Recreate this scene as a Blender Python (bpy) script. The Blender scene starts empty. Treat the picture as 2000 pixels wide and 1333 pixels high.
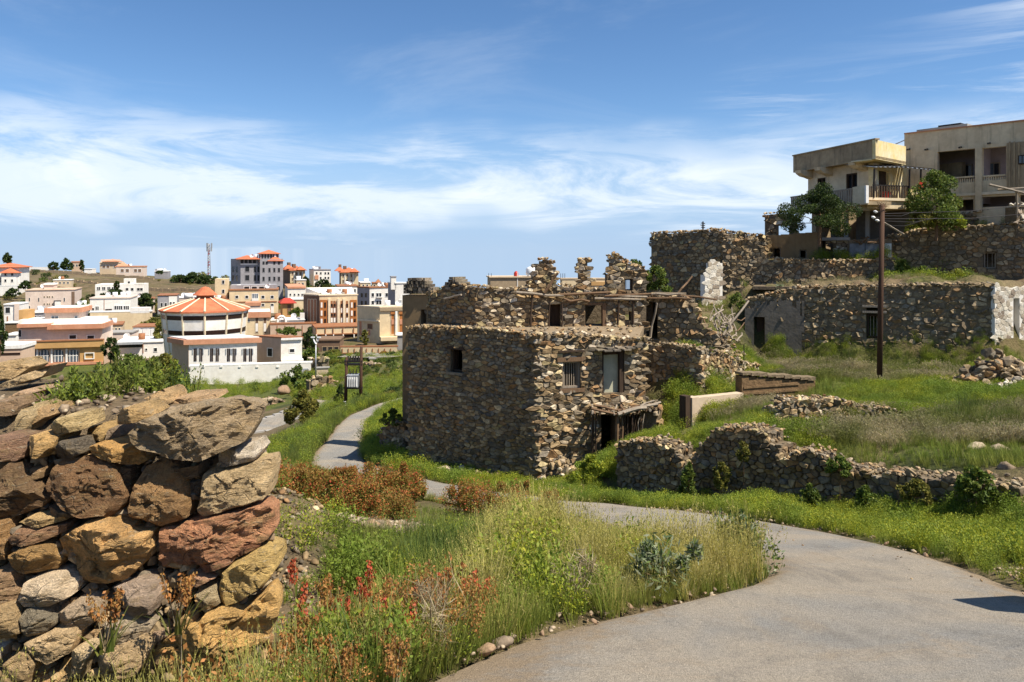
import bpy, math, random
import numpy as np
from mathutils import Vector, Matrix, noise
random.seed(7)
RNG = np.random.default_rng(7)
R = math.radians
SC = bpy.context.scene
COL = SC.collection

# ------------------------------------------------------------------ camera, sky, sun, exposure
cam_d = bpy.data.cameras.new('camera')
cam = bpy.data.objects.new('camera', cam_d)
COL.objects.link(cam)
cam.location = (0, 0, 0)
cam.rotation_euler = (R(90), 0, 0)
cam_d.sensor_width = 36
cam_d.lens = 26
cam_d.shift_y = -161.5 / 2000
cam_d.clip_start = 0.05
cam_d.clip_end = 20000
SC.camera = cam

SUN_DIR = Vector((0.885, -0.465, 0)).normalized()      # towards the sun, on the map
SUN_EL = 57.0
SUN_AZ = math.atan2(SUN_DIR.x, SUN_DIR.y)             # clockwise from +Y
world = bpy.data.worlds.new('World')
SC.world = world
world.use_nodes = True
wn = world.node_tree
wn.nodes.clear()


def wnode(t, **kw):
    n = wn.nodes.new(t)
    for k, v in kw.items():
        setattr(n, k, v)
    return n


def wmath(op, a, b=None, c=None):
    n = wnode('ShaderNodeMath', operation=op)
    for i, v in enumerate((a, b, c)):
        if v is None:
            continue
        if isinstance(v, (int, float)):
            n.inputs[i].default_value = v
        else:
            wn.links.new(v, n.inputs[i])
    return n.outputs[0]


def wmaprange(v, a, b, c=0.0, d=1.0):
    n = wnode('ShaderNodeMapRange', interpolation_type='SMOOTHSTEP')
    wn.links.new(v, n.inputs[0])
    for i, x in enumerate((a, b, c, d)):
        n.inputs[i + 1].default_value = x
    return n.outputs[0]


tc = wnode('ShaderNodeTexCoord')
sep = wnode('ShaderNodeSeparateXYZ')
wn.links.new(tc.outputs['Generated'], sep.inputs[0])
zc = wmath('MAXIMUM', sep.outputs[2], 0.012)
comb = wnode('ShaderNodeCombineXYZ')
wn.links.new(sep.outputs[0], comb.inputs[0])
wn.links.new(sep.outputs[1], comb.inputs[1])
wn.links.new(zc, comb.inputs[2])
sky = wnode('ShaderNodeTexSky', sky_type='NISHITA', sun_disc=False)
sky.sun_elevation = R(SUN_EL)
sky.sun_rotation = SUN_AZ
sky.altitude = 2000
sky.air_density = 1.0
sky.dust_density = 0.35
sky.ozone_density = 2.2
wn.links.new(comb.outputs[0], sky.inputs[0])
hsv = wnode('ShaderNodeHueSaturation')
hsv.inputs['Saturation'].default_value = 1.16
hsv.inputs['Value'].default_value = 1.12
wn.links.new(sky.outputs[0], hsv.inputs['Color'])


def wnoise(vec, scale, detail, rough, dist=0.0):
    n = wnode('ShaderNodeTexNoise')
    n.inputs['Scale'].default_value = scale
    n.inputs['Detail'].default_value = detail
    n.inputs['Roughness'].default_value = rough
    n.inputs['Distortion'].default_value = dist
    wn.links.new(vec, n.inputs['Vector'])
    return n.outputs[0]


def wmapping(vec, loc=(0, 0, 0), rot=(0, 0, 0), scl=(1, 1, 1)):
    n = wnode('ShaderNodeMapping')
    n.inputs['Location'].default_value = loc
    n.inputs['Rotation'].default_value = rot
    n.inputs['Scale'].default_value = scl
    wn.links.new(vec, n.inputs['Vector'])
    return n.outputs[0]


D = comb.outputs[0]
warp = wnoise(wmapping(D, (3, 1, 2), (0, 0, 0), (3, 3, 7)), 1.0, 3, 0.55)
zw = wmath('ADD', zc, wmath('MULTIPLY', wmath('SUBTRACT', warp, 0.5), 0.13))
# broad bright cirrus bank above the horizon
bank = wmath('MULTIPLY', wmaprange(zw, 0.03, 0.062), wmaprange(zw, 0.185, 0.105))
wisp = wnoise(wmapping(D, (1.3, 0, 4.2), (0, R(5), 0), (3.2, 3.2, 17)), 1.0, 8, 0.66, 0.9)
puff = wnoise(wmapping(D, (8.1, 2.0, 1.0), (0, R(-8), 0), (7, 7, 20)), 1.0, 6, 0.62, 0.6)
bank = wmath('MULTIPLY', bank, wmath('ADD', wmaprange(wisp, 0.36, 0.58, 0.05, 0.78), wmaprange(puff, 0.48, 0.72, 0.0, 0.28)))
# thin streaks drifting over the rest of the sky
st = wnoise(wmapping(D, (0.4, 2.0, 0.3), (0, R(-27), 0), (2.2, 2.2, 26)), 1.0, 8, 0.66, 0.8)
big = wnoise(wmapping(D, (5.4, 1.0, 0.0), (0, 0, 0), (1.6, 1.6, 2.6)), 1.0, 2, 0.5)
streak = wmath('MULTIPLY', wmaprange(st, 0.47, 0.72), wmaprange(big, 0.47, 0.66))
veil = wmath('MULTIPLY', wmaprange(wnoise(wmapping(D, (2, 7, 1), (0, R(-14), 0), (2.4, 2.4, 8)), 1.0, 7, 0.62, 0.7), 0.48, 0.78), 0.14)
low = wmath('MULTIPLY', wmaprange(zc, 0.20, 0.02), 0.88)
cov = wmath('MAXIMUM', wmath('MULTIPLY', bank, 0.90), wmath('MULTIPLY', streak, 0.75))
cov = wmath('MAXIMUM', cov, veil)


def wcmix(f, a, col):
    n = wnode('ShaderNodeMix', data_type='RGBA')
    wn.links.new(f, n.inputs['Factor'])
    wn.links.new(a, n.inputs[6])
    n.inputs[7].default_value = (*col, 1)
    return n.outputs[2]


cmix = wcmix(cov, wcmix(low, hsv.outputs[0], (3.0, 4.3, 6.3)), (7.4, 7.9, 8.4))
bg = wnode('ShaderNodeBackground')
bg.inputs['Strength'].default_value = 0.085
wn.links.new(cmix, bg.inputs[0])
wo = wnode('ShaderNodeOutputWorld')
wn.links.new(bg.outputs[0], wo.inputs[0])

sun_d = bpy.data.lights.new('sun', 'SUN')
sun_d.energy = 5.0
sun_d.angle = R(0.5)
sun_d.color = (1.0, 0.92, 0.79)
sun = bpy.data.objects.new('sun', sun_d)
COL.objects.link(sun)
sv = Vector((SUN_DIR.x * math.cos(R(SUN_EL)), SUN_DIR.y * math.cos(R(SUN_EL)), math.sin(R(SUN_EL))))
sun.rotation_euler = sv.to_track_quat('Z', 'Y').to_euler()
sun.location = (20, -10, 40)

SC.view_settings.view_transform = 'Standard'
SC.view_settings.look = 'None'
SC.view_settings.exposure = 0.68
SC.view_settings.gamma = 1
SC.view_settings.use_curve_mapping = False
SC.render.engine = 'CYCLES'
SC.cycles.max_bounces = 5
SC.cycles.diffuse_bounces = 3
SC.cycles.glossy_bounces = 2
SC.cycles.transmission_bounces = 2
SC.cycles.transparent_max_bounces = 4
SC.cycles.caustics_reflective = False
SC.cycles.caustics_refractive = False

# ------------------------------------------------------------------ geometry helpers
F, HOR = 1444.0, 505.0


def P(px, py, d):
    return Vector(((px - 1000) / F * d, d, (HOR - py) / F * d))


def XY(px, d):
    return ((px - 1000) / F * d, d)


class MB:
    """collects boxes, tubes and prisms for ONE mesh"""

    def __init__(self):
        self.v, self.f, self.m = [], [], []

    def add(self, vs, fs, mi=0):
        b = len(self.v)
        self.v += [tuple(p) for p in vs]
        for q in fs:
            self.f.append(tuple(b + i for i in q))
            self.m.append(mi)

    def hexa(self, c, mi=0):
        self.add(c, [(0, 3, 2, 1), (4, 5, 6, 7), (0, 1, 5, 4), (1, 2, 6, 5), (2, 3, 7, 6), (3, 0, 4, 7)], mi)

    def prism(self, poly, z0, z1, mi=0, top=None):
        n = len(poly)
        tp = top or poly
        vs = [(p[0], p[1], z0) for p in poly] + [(p[0], p[1], z1 if not callable(z1) else z1(p)) for p in tp]
        fs = [tuple(range(n - 1, -1, -1)), tuple(range(n, 2 * n))]
        fs += [(i, (i + 1) % n, n + (i + 1) % n, n + i) for i in range(n)]
        self.add(vs, fs, mi)

    def tube(self, pts, r0, r1=None, seg=6, mi=0):
        r1 = r0 if r1 is None else r1
        pts = [Vector(p) for p in pts]
        n = len(pts)
        vs = []
        for i, p in enumerate(pts):
            t = (pts[min(i + 1, n - 1)] - pts[max(i - 1, 0)]).normalized()
            a = t.cross(Vector((0, 0, 1)) if abs(t.z) < .9 else Vector((1, 0, 0))).normalized()
            b = t.cross(a)
            r = r0 + (r1 - r0) * i / max(1, n - 1)
            for k in range(seg):
                th = 2 * math.pi * k / seg
                vs.append(p + a * (r * math.cos(th)) + b * (r * math.sin(th)))
        fs = []
        for i in range(n - 1):
            for k in range(seg):
                k2 = (k + 1) % seg
                fs.append((i * seg + k, i * seg + k2, (i + 1) * seg + k2, (i + 1) * seg + k))
        fs.append(tuple(range(seg - 1, -1, -1)))
        fs.append(tuple((n - 1) * seg + k for k in range(seg)))
        self.add(vs, fs, mi)

    def build(self, name, mats, parent=None, smooth=False):
        if not isinstance(mats, (list, tuple)):
            mats = [mats]
        off = ORG.get(parent.name, Vector()) if parent else Vector()
        if not parent:
            off = Vector(self.v[0]) if False else Vector()
        me = bpy.data.meshes.new(name)
        me.from_pydata([(x - off[0], y - off[1], z - off[2]) for x, y, z in self.v], [], self.f)
        for m in mats:
            me.materials.append(m)
        if len(mats) > 1:
            me.polygons.foreach_set('material_index', self.m)
        if smooth:
            me.polygons.foreach_set('use_smooth', [True] * len(self.f))
        o = bpy.data.objects.new(name, me)
        COL.objects.link(o)
        if parent:
            o.parent = parent
            ORG[o.name] = off
        return o


ORG = {}          # world position of every Empty / parent, for building children in world coordinates


def thing(name, label, cat, loc, group=None):
    o = bpy.data.objects.new(name, None)
    COL.objects.link(o)
    o.empty_display_size = .2
    o.location = loc
    o['label'] = label
    o['category'] = cat
    if group:
        o['group'] = group
    ORG[o.name] = Vector(loc)
    return o


def tag(o, label=None, cat=None, group=None, kind=None):
    for k, v in (('label', label), ('category', cat), ('group', group), ('kind', kind)):
        if v:
            o[k] = v
    return o


def copy_tree(o, parent=None):
    c = o.copy()
    COL.objects.link(c)
    if parent:
        c.parent = parent
    for ch in list(o.children):
        copy_tree(ch, c)
    return c


def np_mesh(name, verts, faces, mats, mi=None, smooth=False):
    """verts (N,3), faces (M,k) arrays -> mesh"""
    verts = np.asarray(verts, dtype=np.float32)
    faces = np.asarray(faces, dtype=np.int32)
    me = bpy.data.meshes.new(name)
    m, k = faces.shape
    me.vertices.add(len(verts))
    me.vertices.foreach_set('co', verts.ravel())
    me.loops.add(m * k)
    me.loops.foreach_set('vertex_index', faces.ravel())
    me.polygons.add(m)
    me.polygons.foreach_set('loop_start', np.arange(0, m * k, k, dtype=np.int32))
    for mt in (mats if isinstance(mats, (list, tuple)) else [mats]):
        me.materials.append(mt)
    if mi is not None:
        me.polygons.foreach_set('material_index', np.asarray(mi, dtype=np.int32))
    if smooth:
        me.polygons.foreach_set('use_smooth', np.ones(m, dtype=bool))
    me.update(calc_edges=True)
    return me


def np_obj(name, verts, faces, mats, parent=None, mi=None, smooth=False):
    off = ORG.get(parent.name, Vector()) if parent else Vector()
    me = np_mesh(name, np.asarray(verts) - np.array(off), faces, mats, mi, smooth)
    o = bpy.data.objects.new(name, me)
    COL.objects.link(o)
    if parent:
        o.parent = parent
        ORG[o.name] = off
    return o


class Fr:
    """a vertical plane between two map points; u runs along it, n towards the camera side"""

    def __init__(s, pa, da, pb, db):
        s.A = Vector(XY(pa, da))
        s.B = Vector(XY(pb, db))
        s.init()

    def init(s):
        s.L = (s.B - s.A).length
        s.U = (s.B - s.A) / s.L
        s.n = Vector((s.U.y, -s.U.x))
        return s

    @classmethod
    def xy(c, a, b):
        s = c.__new__(c)
        s.A, s.B = Vector(a[:2]), Vector(b[:2])
        return s.init()

    def u(s, px, n=0.0):
        k = (px - 1000) / F
        ax, ay = s.A.x + s.n.x * n, s.A.y + s.n.y * n
        return (k * ay - ax) / (s.U.x - k * s.U.y)

    def z(s, px, py, n=0.0):
        y = s.A.y + s.U.y * s.u(px, n) + s.n.y * n
        return (HOR - py) / F * y

    def pt(s, u, n, z):
        return Vector((s.A.x + s.U.x * u + s.n.x * n, s.A.y + s.U.y * u + s.n.y * n, z))

    def box(s, mb, u0, u1, n0, n1, z0, z1, mi=0):
        mb.hexa([s.pt(u0, n1, z0), s.pt(u1, n1, z0), s.pt(u1, n0, z0), s.pt(u0, n0, z0),
                 s.pt(u0, n1, z1), s.pt(u1, n1, z1), s.pt(u1, n0, z1), s.pt(u0, n0, z1)], mi)

    def rect(s, px0, py0, px1, py1, n=0.0):
        pm = (px0 + px1) / 2
        return s.u(px0, n), s.u(px1, n), s.z(pm, py1, n), s.z(pm, py0, n)

    def rbox(s, mb, px0, py0, px1, py1, n0, n1, mi=0):
        u0, u1, z0, z1 = s.rect(px0, py0, px1, py1, n1)
        s.box(mb, u0, u1, n0, n1, z0, z1, mi)


# ------------------------------------------------------------------ materials
class NT:
    def __init__(s, name):
        s.m = bpy.data.materials.new(name)
        s.m.use_nodes = True
        s.t = s.m.node_tree
        s.b = s.t.nodes['Principled BSDF']
        s.b.inputs['Specular IOR Level'].default_value = 0.25
        s.geo = s.node('ShaderNodeNewGeometry')
        s.pos = s.geo.outputs['Position']

    def node(s, t, **kw):
        n = s.t.nodes.new(t)
        for k, v in kw.items():
            setattr(n, k, v)
        return n

    def set(s, sock, v):
        if hasattr(v, 'links'):
            s.t.links.new(v, sock)
        elif isinstance(v, (tuple, list)) and len(v) == 3 and sock.type == 'RGBA':
            sock.default_value = (*v, 1)
        else:
            sock.default_value = v

    def math(s, op, a, b=0.0, clamp=False):
        n = s.node('ShaderNodeMath', operation=op, use_clamp=clamp)
        s.set(n.inputs[0], a)
        s.set(n.inputs[1], b)
        return n.outputs[0]

    def map(s, vec, scl=(1, 1, 1), loc=(0, 0, 0), rot=(0, 0, 0)):
        n = s.node('ShaderNodeMapping')
        n.inputs['Scale'].default_value = scl
        n.inputs['Location'].default_value = loc
        n.inputs['Rotation'].default_value = rot
        s.set(n.inputs['Vector'], vec)
        return n.outputs[0]

    def noise(s, scale, detail=4, rough=.55, vec=None, dist=0.0):
        n = s.node('ShaderNodeTexNoise')
        s.set(n.inputs['Vector'], vec or s.pos)
        n.inputs['Scale'].default_value = scale
        n.inputs['Detail'].default_value = detail
        n.inputs['Roughness'].default_value = rough
        n.inputs['Distortion'].default_value = dist
        return n.outputs[0]

    def voro(s, scale, feature='F1', vec=None, out=0):
        n = s.node('ShaderNodeTexVoronoi', feature=feature)
        s.set(n.inputs['Vector'], vec or s.pos)
        n.inputs['Scale'].default_value = scale
        return n.outputs[out]

    def ramp(s, fac, stops, const=False):
        n = s.node('ShaderNodeValToRGB')
        cr = n.color_ramp
        if const:
            cr.interpolation = 'CONSTANT'
        while len(cr.elements) < len(stops):
            cr.elements.new(.5)
        for e, (p, c) in zip(cr.elements, stops):
            e.position = p
            e.color = (*c, 1) if len(c) == 3 else c
        s.set(n.inputs[0], fac)
        return n.outputs[0]

    def rng(s, v, a, b, c=0.0, d=1.0):
        n = s.node('ShaderNodeMapRange')
        s.set(n.inputs[0], v)
        for i, x in enumerate((a, b, c, d)):
            n.inputs[i + 1].default_value = x
        return n.outputs[0]

    def mix(s, fac, a, b, bt='MIX'):
        n = s.node('ShaderNodeMix', data_type='RGBA', blend_type=bt)
        s.set(n.inputs[0], fac)
        s.set(n.inputs[6], a)
        s.set(n.inputs[7], b)
        return n.outputs[2]

    def mul(s, col, v):
        """colour times a value"""
        n = s.node('ShaderNodeVectorMath', operation='SCALE')
        s.set(n.inputs[0], col)
        s.set(n.inputs['Scale'], v)
        return n.outputs[0]

    def bump(s, h, strength=.5, dist=.02):
        n = s.node('ShaderNodeBump')
        n.inputs['Strength'].default_value = strength
        n.inputs['Distance'].default_value = dist
        s.set(n.inputs['Height'], h)
        s.t.links.new(n.outputs[0], s.b.inputs['Normal'])

    def rand(s):
        oi = s.node('ShaderNodeObjectInfo')
        a = s.math('ADD', oi.outputs['Random'], s.math('MULTIPLY', s.geo.outputs['Random Per Island'], 7.31))
        return s.math('FRACT', a)

    def done(s, col, rough=.9, spec=None):
        s.set(s.b.inputs['Base Color'], col)
        s.set(s.b.inputs['Roughness'], rough)
        if spec is not None:
            s.b.inputs['Specular IOR Level'].default_value = spec
        return s.m


def palette(cols):
    n = len(cols)
    return [(i / n, c) for i, c in enumerate(cols)]


def stone_mat(name, cols, scale=9.0, lo=.55, hi=1.45, bump=.6):
    s = NT(name)
    c = s.ramp(s.rand(), palette(cols), True)
    n1 = s.noise(scale, 5, .65)
    n2 = s.noise(scale * .28, 3, .5)
    v = s.math('MULTIPLY', s.rng(n1, .3, .7, lo, hi), s.rng(n2, .3, .7, .8, 1.2))
    c = s.mul(c, v)
    s.bump(n1, bump, .03)
    return s.done(c, .92)


RUB = [(.145, .10, .056), (.20, .135, .068), (.105, .08, .05), (.24, .17, .092), (.16, .112, .062), (.28, .20, .11),
       (.12, .098, .07), (.21, .125, .06), (.17, .138, .094), (.18, .122, .065), (.13, .108, .08), (.25, .18, .10),
       (.115, .084, .053), (.34, .265, .16), (.18, .135, .078), (.145, .122, .088), (.22, .175, .092), (.10, .082, .06), (.155, .11, .06), (.19, .152, .105)]
RUB = [tuple(x * k for x, k in zip(c, (1.38, 1.36, 1.32))) for c in RUB]
MAT = {}
MAT['rubble'] = stone_mat('rubble_stone', RUB)
MAT['rubble_pale'] = stone_mat('rubble_stone_pale', [tuple(min(.62, x * 1.04) for x in c) for c in RUB] + [(.56, .46, .32), (.46, .38, .28), (.58, .48, .34), (.50, .40, .22)])
MAT['rubble_dark'] = stone_mat('rubble_stone_dark', [tuple(x * 1.38 for x in c) for c in [(.15, .112, .066), (.20, .145, .08), (.115, .09, .06), (.17, .125, .072), (.25, .185, .11), (.145, .11, .07), (.21, .13, .064), (.17, .142, .10), (.30, .225, .135)]])
MAT['white_stone'] = stone_mat('whitewashed_stone', [(.62, .56, .45), (.54, .47, .37), (.66, .61, .52), (.44, .37, .28), (.6, .53, .42), (.3, .24, .18)], 14, .7, 1.2)
MAT['gravel'] = stone_mat('gravel_stone', [(.24, .18, .12), (.32, .25, .17), (.17, .13, .09), (.40, .32, .22), (.27, .18, .11)], 12)


def mk_mortar(name, a, b):
    s = NT(name)
    n = s.noise(6, 6, .65)
    c = s.mix(s.rng(n, .3, .7), a, b)
    s.bump(n, .9, .06)
    return s.done(c, .95)


MAT['mortar'] = mk_mortar('dark_earth_mortar', (.12, .09, .056), (.185, .142, .092))
MAT['mortar_tan'] = mk_mortar('tan_earth_mortar', (.15, .112, .07), (.23, .175, .11))
MAT['earth_roof'] = mk_mortar('dry_earth_roof', (.21, .155, .095), (.29, .22, .14))
MAT['mud'] = mk_mortar('brown_mud_render', (.13, .08, .04), (.22, .14, .07))

# foreground boulders: colour comes from each object's own colour
s = NT('boulder_rock')
oi = s.node('ShaderNodeObjectInfo')
tco = s.node('ShaderNodeTexCoord').outputs['Object']
n1 = s.noise(6, 9, .72, s.map(tco, (1, 1, 2.2), rot=(.1, .45, .2)), .6)
n2 = s.noise(2.4, 5, .65, s.map(tco, (1, 1, 1.5)), .5)
n3 = s.noise(70, 5, .8, tco)
n4 = s.noise(13, 7, .75, s.map(tco, (1, 1, 5.5), rot=(0, .5, 0)), .5)
wv = s.node('ShaderNodeVectorMath', operation='ADD')
s.set(wv.inputs[0], tco)
sc_ = s.node('ShaderNodeVectorMath', operation='SCALE')
nz_ = s.node('ShaderNodeTexNoise')
nz_.inputs['Scale'].default_value = 7
s.set(nz_.inputs['Vector'], tco)
s.set(sc_.inputs[0], nz_.outputs['Color'])
sc_.inputs['Scale'].default_value = .14
s.set(wv.inputs[1], sc_.outputs[0])
frac = s.voro(6.5, 'DISTANCE_TO_EDGE', s.map(wv.outputs[0], (1, 1, 1.9), rot=(0, .45, 0)))
crack = s.rng(frac, 0, .035, 1, 0)
col = s.mix(s.rng(n2, .40, .62), s.mul(oi.outputs['Color'], 1.15), s.mul(oi.outputs['Color'], .68))
col = s.mix(s.rng(n1, .50, .66, 0, .75), col, (.40, .27, .12))
col = s.mix(s.rng(n4, .57, .66, 0, .7), col, (.56, .48, .34))
col = s.mix(s.rng(n1, .43, .32, 0, .65), col, (.075, .056, .038))
crack = s.math('MULTIPLY', crack, s.rng(s.noise(3.1, 3, .6, tco), .52, .62))
col = s.mix(s.math('MULTIPLY', crack, .6), col, (.05, .038, .027))
col = s.mul(col, s.rng(n3, .3, .7, .68, 1.36))
h = s.math('ADD', s.math('MULTIPLY', n1, 1.2), s.math('ADD', s.math('MULTIPLY', n3, .35), s.math('MULTIPLY', n4, .8)))
h = s.math('SUBTRACT', h, s.math('MULTIPLY', crack, .5))
s.bump(h, 1.0, .085)
MAT['boulder'] = s.done(col, .9)

s = NT('worn_asphalt')
n0 = s.noise(.5, 4, .6, None, .5)
n1 = s.noise(1.7, 7, .68, s.map(s.pos, (1, .5, 1), rot=(0, 0, .5)), .6)
n2 = s.noise(30, 4, .8)
n3 = s.noise(120, 3, .8)
c = s.mix(s.rng(n0, .40, .60), (.29, .25, .195), (.215, .205, .185))
c = s.mix(s.rng(n1, .50, .66, 0, .65), c, (.16, .145, .125))
c = s.mix(s.rng(s.noise(1.0, 7, .72, s.map(s.pos, (1, 1, 1), (9, 3, 1)), .7), .54, .66, 0, .6), c, (.27, .215, .15))
lines = s.noise(1.0, 5, .7, s.map(s.pos, (9, .5, 1), rot=(0, 0, .35)), .3)
c = s.mix(s.rng(lines, .56, .74, 0, .3), c, (.14, .13, .115))
ed = s.node('ShaderNodeAttribute', attribute_name='edge').outputs['Fac']
ef = s.math('ADD', ed, s.math('MULTIPLY', s.math('SUBTRACT', s.noise(3.2, 7, .7), .5), 1.5))
c = s.mix(s.rng(ef, .42, .78, 0, .85), c, (.25, .185, .115))
c = s.mul(c, s.math('MULTIPLY', s.rng(n2, .3, .7, .8, 1.2), s.rng(n3, .3, .7, .52, 1.48)))
crk = s.voro(.42, 'DISTANCE_TO_EDGE', s.map(s.pos, (1, 1, 1), (3.3, 1.2, 0)))
wob = s.math('ADD', crk, s.math('MULTIPLY', s.math('SUBTRACT', s.noise(3, 6, .7), .5), .34))
ck = s.rng(s.math('ABSOLUTE', wob), .0, .011, .85, 0)
ck = s.math('MULTIPLY', ck, s.rng(s.noise(.35, 2, .5), .53, .60, 0, .6))
s.bump(s.math('SUBTRACT', s.math('ADD', s.math('MULTIPLY', n3, .7), n2), ck), .75, .014)
MAT['asphalt'] = s.done(c, .92, .2)

s = NT('hill_ground')
n0 = s.noise(.05, 5, .6)
n1 = s.noise(.5, 5, .65)
n2 = s.noise(6, 5, .7)
dirt = s.mix(s.rng(n1, .35, .65), (.17, .12, .07), (.10, .075, .042))
dry = s.mix(s.rng(n1, .4, .6), (.145, .115, .05), (.085, .072, .028))
band = s.noise(1.0, 4, .6, s.map(s.pos, (.02, .03, .9)), .4)
dry = s.mix(s.rng(band, .52, .64, 0, .6), dry, (.22, .165, .10))
grn = s.mix(s.rng(n2, .35, .65), (.04, .062, .012), (.115, .125, .022))
at = s.node('ShaderNodeAttribute', attribute_name='green')
gfac = s.math('ADD', at.outputs['Fac'], s.math('MULTIPLY', s.math('SUBTRACT', n0, .5), .9))
gfac = s.math('ADD', gfac, s.math('MULTIPLY', s.math('SUBTRACT', n1, .5), .9))
c = s.mix(s.rng(gfac, .25, .5), dirt, dry)
c = s.mix(s.rng(gfac, .48, .72), c, grn)
spots = s.voro(.22, 'F1', s.pos)
c = s.mix(s.rng(spots, .32, .16, 0, .75), c, (.035, .045, .014))
c = s.mul(c, s.rng(n2, .3, .7, .7, 1.3))
s.bump(s.math('ADD', n2, s.math('MULTIPLY', n1, 2)), .8, .12)
MAT['ground'] = s.done(c, .95)


def leaf_mat(name, cols, noise_scale=.6, second=None, trans=.3, rough=.6):
    s = NT(name)
    r = s.rand()
    c = s.ramp(r, palette(cols), False)
    if second:
        n = s.noise(noise_scale, 3, .6)
        c = s.mix(s.rng(n, .42, .6), c, second)
    c = s.mul(c, s.rng(s.noise(noise_scale * 3.1, 2, .5), .3, .7, .72, 1.25))
    s.set(s.b.inputs['Base Color'], c)
    s.b.inputs['Roughness'].default_value = rough
    tr = s.node('ShaderNodeBsdfTranslucent')
    s.set(tr.inputs['Color'], c)
    mx = s.node('ShaderNodeMixShader')
    mx.inputs[0].default_value = trans
    s.t.links.new(s.b.outputs[0], mx.inputs[1])
    s.t.links.new(tr.outputs[0], mx.inputs[2])
    s.t.links.new(mx.outputs[0], s.t.nodes['Material Output'].inputs[0])
    return s.m


MAT['grass_green'] = leaf_mat('green_grass', [(.14, .21, .03), (.19, .26, .035), (.10, .16, .025), (.25, .28, .05)], .7, (.25, .27, .055), .38)
MAT['grass_deep'] = leaf_mat('deep_green_grass', [(.09, .14, .03), (.13, .18, .035), (.07, .115, .026)], .9, (.19, .21, .045), .35)
MAT['grass_dry'] = leaf_mat('dry_grass', [(.54, .46, .16), (.44, .40, .11), (.62, .52, .24), (.40, .36, .09)], 1.3, (.46, .42, .11), .4)
MAT['grass_pink'] = leaf_mat('bleached_grass', [(.50, .40, .25), (.42, .37, .20), (.32, .31, .12), (.55, .46, .31)], .5, (.22, .24, .06), .4)
MAT['herb_yellow'] = leaf_mat('yellow_green_herb', [(.36, .38, .03), (.27, .32, .03), (.46, .44, .04), (.18, .25, .03)], .9, (.18, .25, .035), .4)
MAT['leaf_broad'] = leaf_mat('broad_green_leaf', [(.08, .15, .022), (.13, .20, .034), (.055, .105, .017), (.18, .20, .04)], 2.2, (.15, .145, .035))
MAT['leaf_dark'] = leaf_mat('dark_tree_leaf', [(.03, .055, .014), (.045, .075, .016), (.022, .04, .012), (.07, .10, .02)], .5)
MAT['leaf_mid'] = leaf_mat('mid_tree_leaf', [(.08, .13, .022), (.12, .17, .028), (.05, .09, .018), (.17, .20, .035)], .5)
MAT['leaf_olive'] = leaf_mat('olive_shrub_leaf', [(.14, .15, .03), (.19, .18, .035), (.09, .11, .022), (.23, .20, .04)], .7)
MAT['leaf_grey'] = leaf_mat('grey_green_leaf', [(.14, .19, .09), (.22, .26, .15), (.09, .14, .05), (.32, .34, .22)], 2)
MAT['rust'] = leaf_mat('rust_seed', [(.44, .15, .045), (.52, .20, .06), (.34, .11, .035), (.36, .20, .045), (.24, .19, .04)], 1.6, (.27, .16, .04), .35)
MAT['red_seed'] = leaf_mat('red_seed', [(.52, .10, .05), (.45, .07, .04), (.5, .16, .06)], 2)
MAT['orange_seed'] = leaf_mat('orange_seed', [(.42, .19, .055), (.36, .14, .04), (.46, .24, .08), (.30, .17, .05)], 2)
MAT['straw'] = leaf_mat('straw_stem', [(.42, .33, .19), (.34, .26, .14), (.48, .4, .26)], 2)


def plaster(name, a, b, scale=.6, streak=.35, rough=.9, bump=.3, dark=(.10, .08, .06)):
    s = NT(name)
    n1 = s.noise(scale, 5, .65)
    n2 = s.noise(scale * 5, 5, .65)
    vs = s.noise(1.0, 4, .6, s.map(s.pos, (scale * 4, scale * 4, scale * .35)))
    c = s.mix(s.rng(n1, .35, .65), a, b)
    c = s.mix(s.rng(vs, .55, .8, 0, streak), c, dark)
    c = s.mul(c, s.rng(n2, .3, .7, .9, 1.08))
    s.bump(n2, bump, .02)
    return s.done(c, rough)


MAT['white'] = plaster('white_plaster', (.84, .81, .75), (.76, .71, .63), .35, .22, dark=(.36, .29, .22))
MAT['pinkish'] = plaster('pinkish_white_plaster', (.70, .57, .47), (.60, .48, .40), .35, .25, dark=(.34, .25, .19))
MAT['cream'] = plaster('cream_plaster', (.74, .59, .37), (.64, .50, .31), .35, .25, dark=(.34, .25, .15))
MAT['beige'] = plaster('beige_plaster', (.58, .46, .31), (.52, .40, .27), .25, .12)
MAT['salmon'] = plaster('tan_pink_plaster', (.60, .44, .32), (.54, .38, .27), .25, .12)
MAT['ochre_wall'] = plaster('ochre_plaster', (.56, .33, .13), (.48, .28, .11), .25, .12)
MAT['grey_block'] = plaster('bare_grey_blockwork', (.33, .32, .33), (.27, .26, .27), .3, .15)
MAT['brown_wall'] = plaster('brown_cladding', (.20, .13, .085), (.16, .10, .065), .3, .12)
MAT['rust_panel'] = plaster('rust_brown_panel', (.42, .17, .05), (.35, .13, .04), .3, .1)
MAT['concrete'] = plaster('grey_concrete', (.36, .34, .31), (.28, .265, .245), .5, .3)
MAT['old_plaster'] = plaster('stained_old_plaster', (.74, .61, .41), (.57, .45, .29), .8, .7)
MAT['old_parapet'] = plaster('stained_parapet_plaster', (.46, .35, .21), (.29, .215, .13), 1.3, .8)
MAT['yellow_lit'] = plaster('yellow_lit_plaster', (.72, .56, .24), (.74, .66, .46), 1.2, .3)  # yellow sunlight on the parapet end is put into this colour
MAT['tan_plaster'] = plaster('tan_mud_plaster', (.30, .205, .105), (.22, .15, .078), .8, .5)
MAT['grey_plaster'] = plaster('grey_old_render', (.20, .175, .145), (.135, .115, .09), 1.1, .55, bump=.8)
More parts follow.
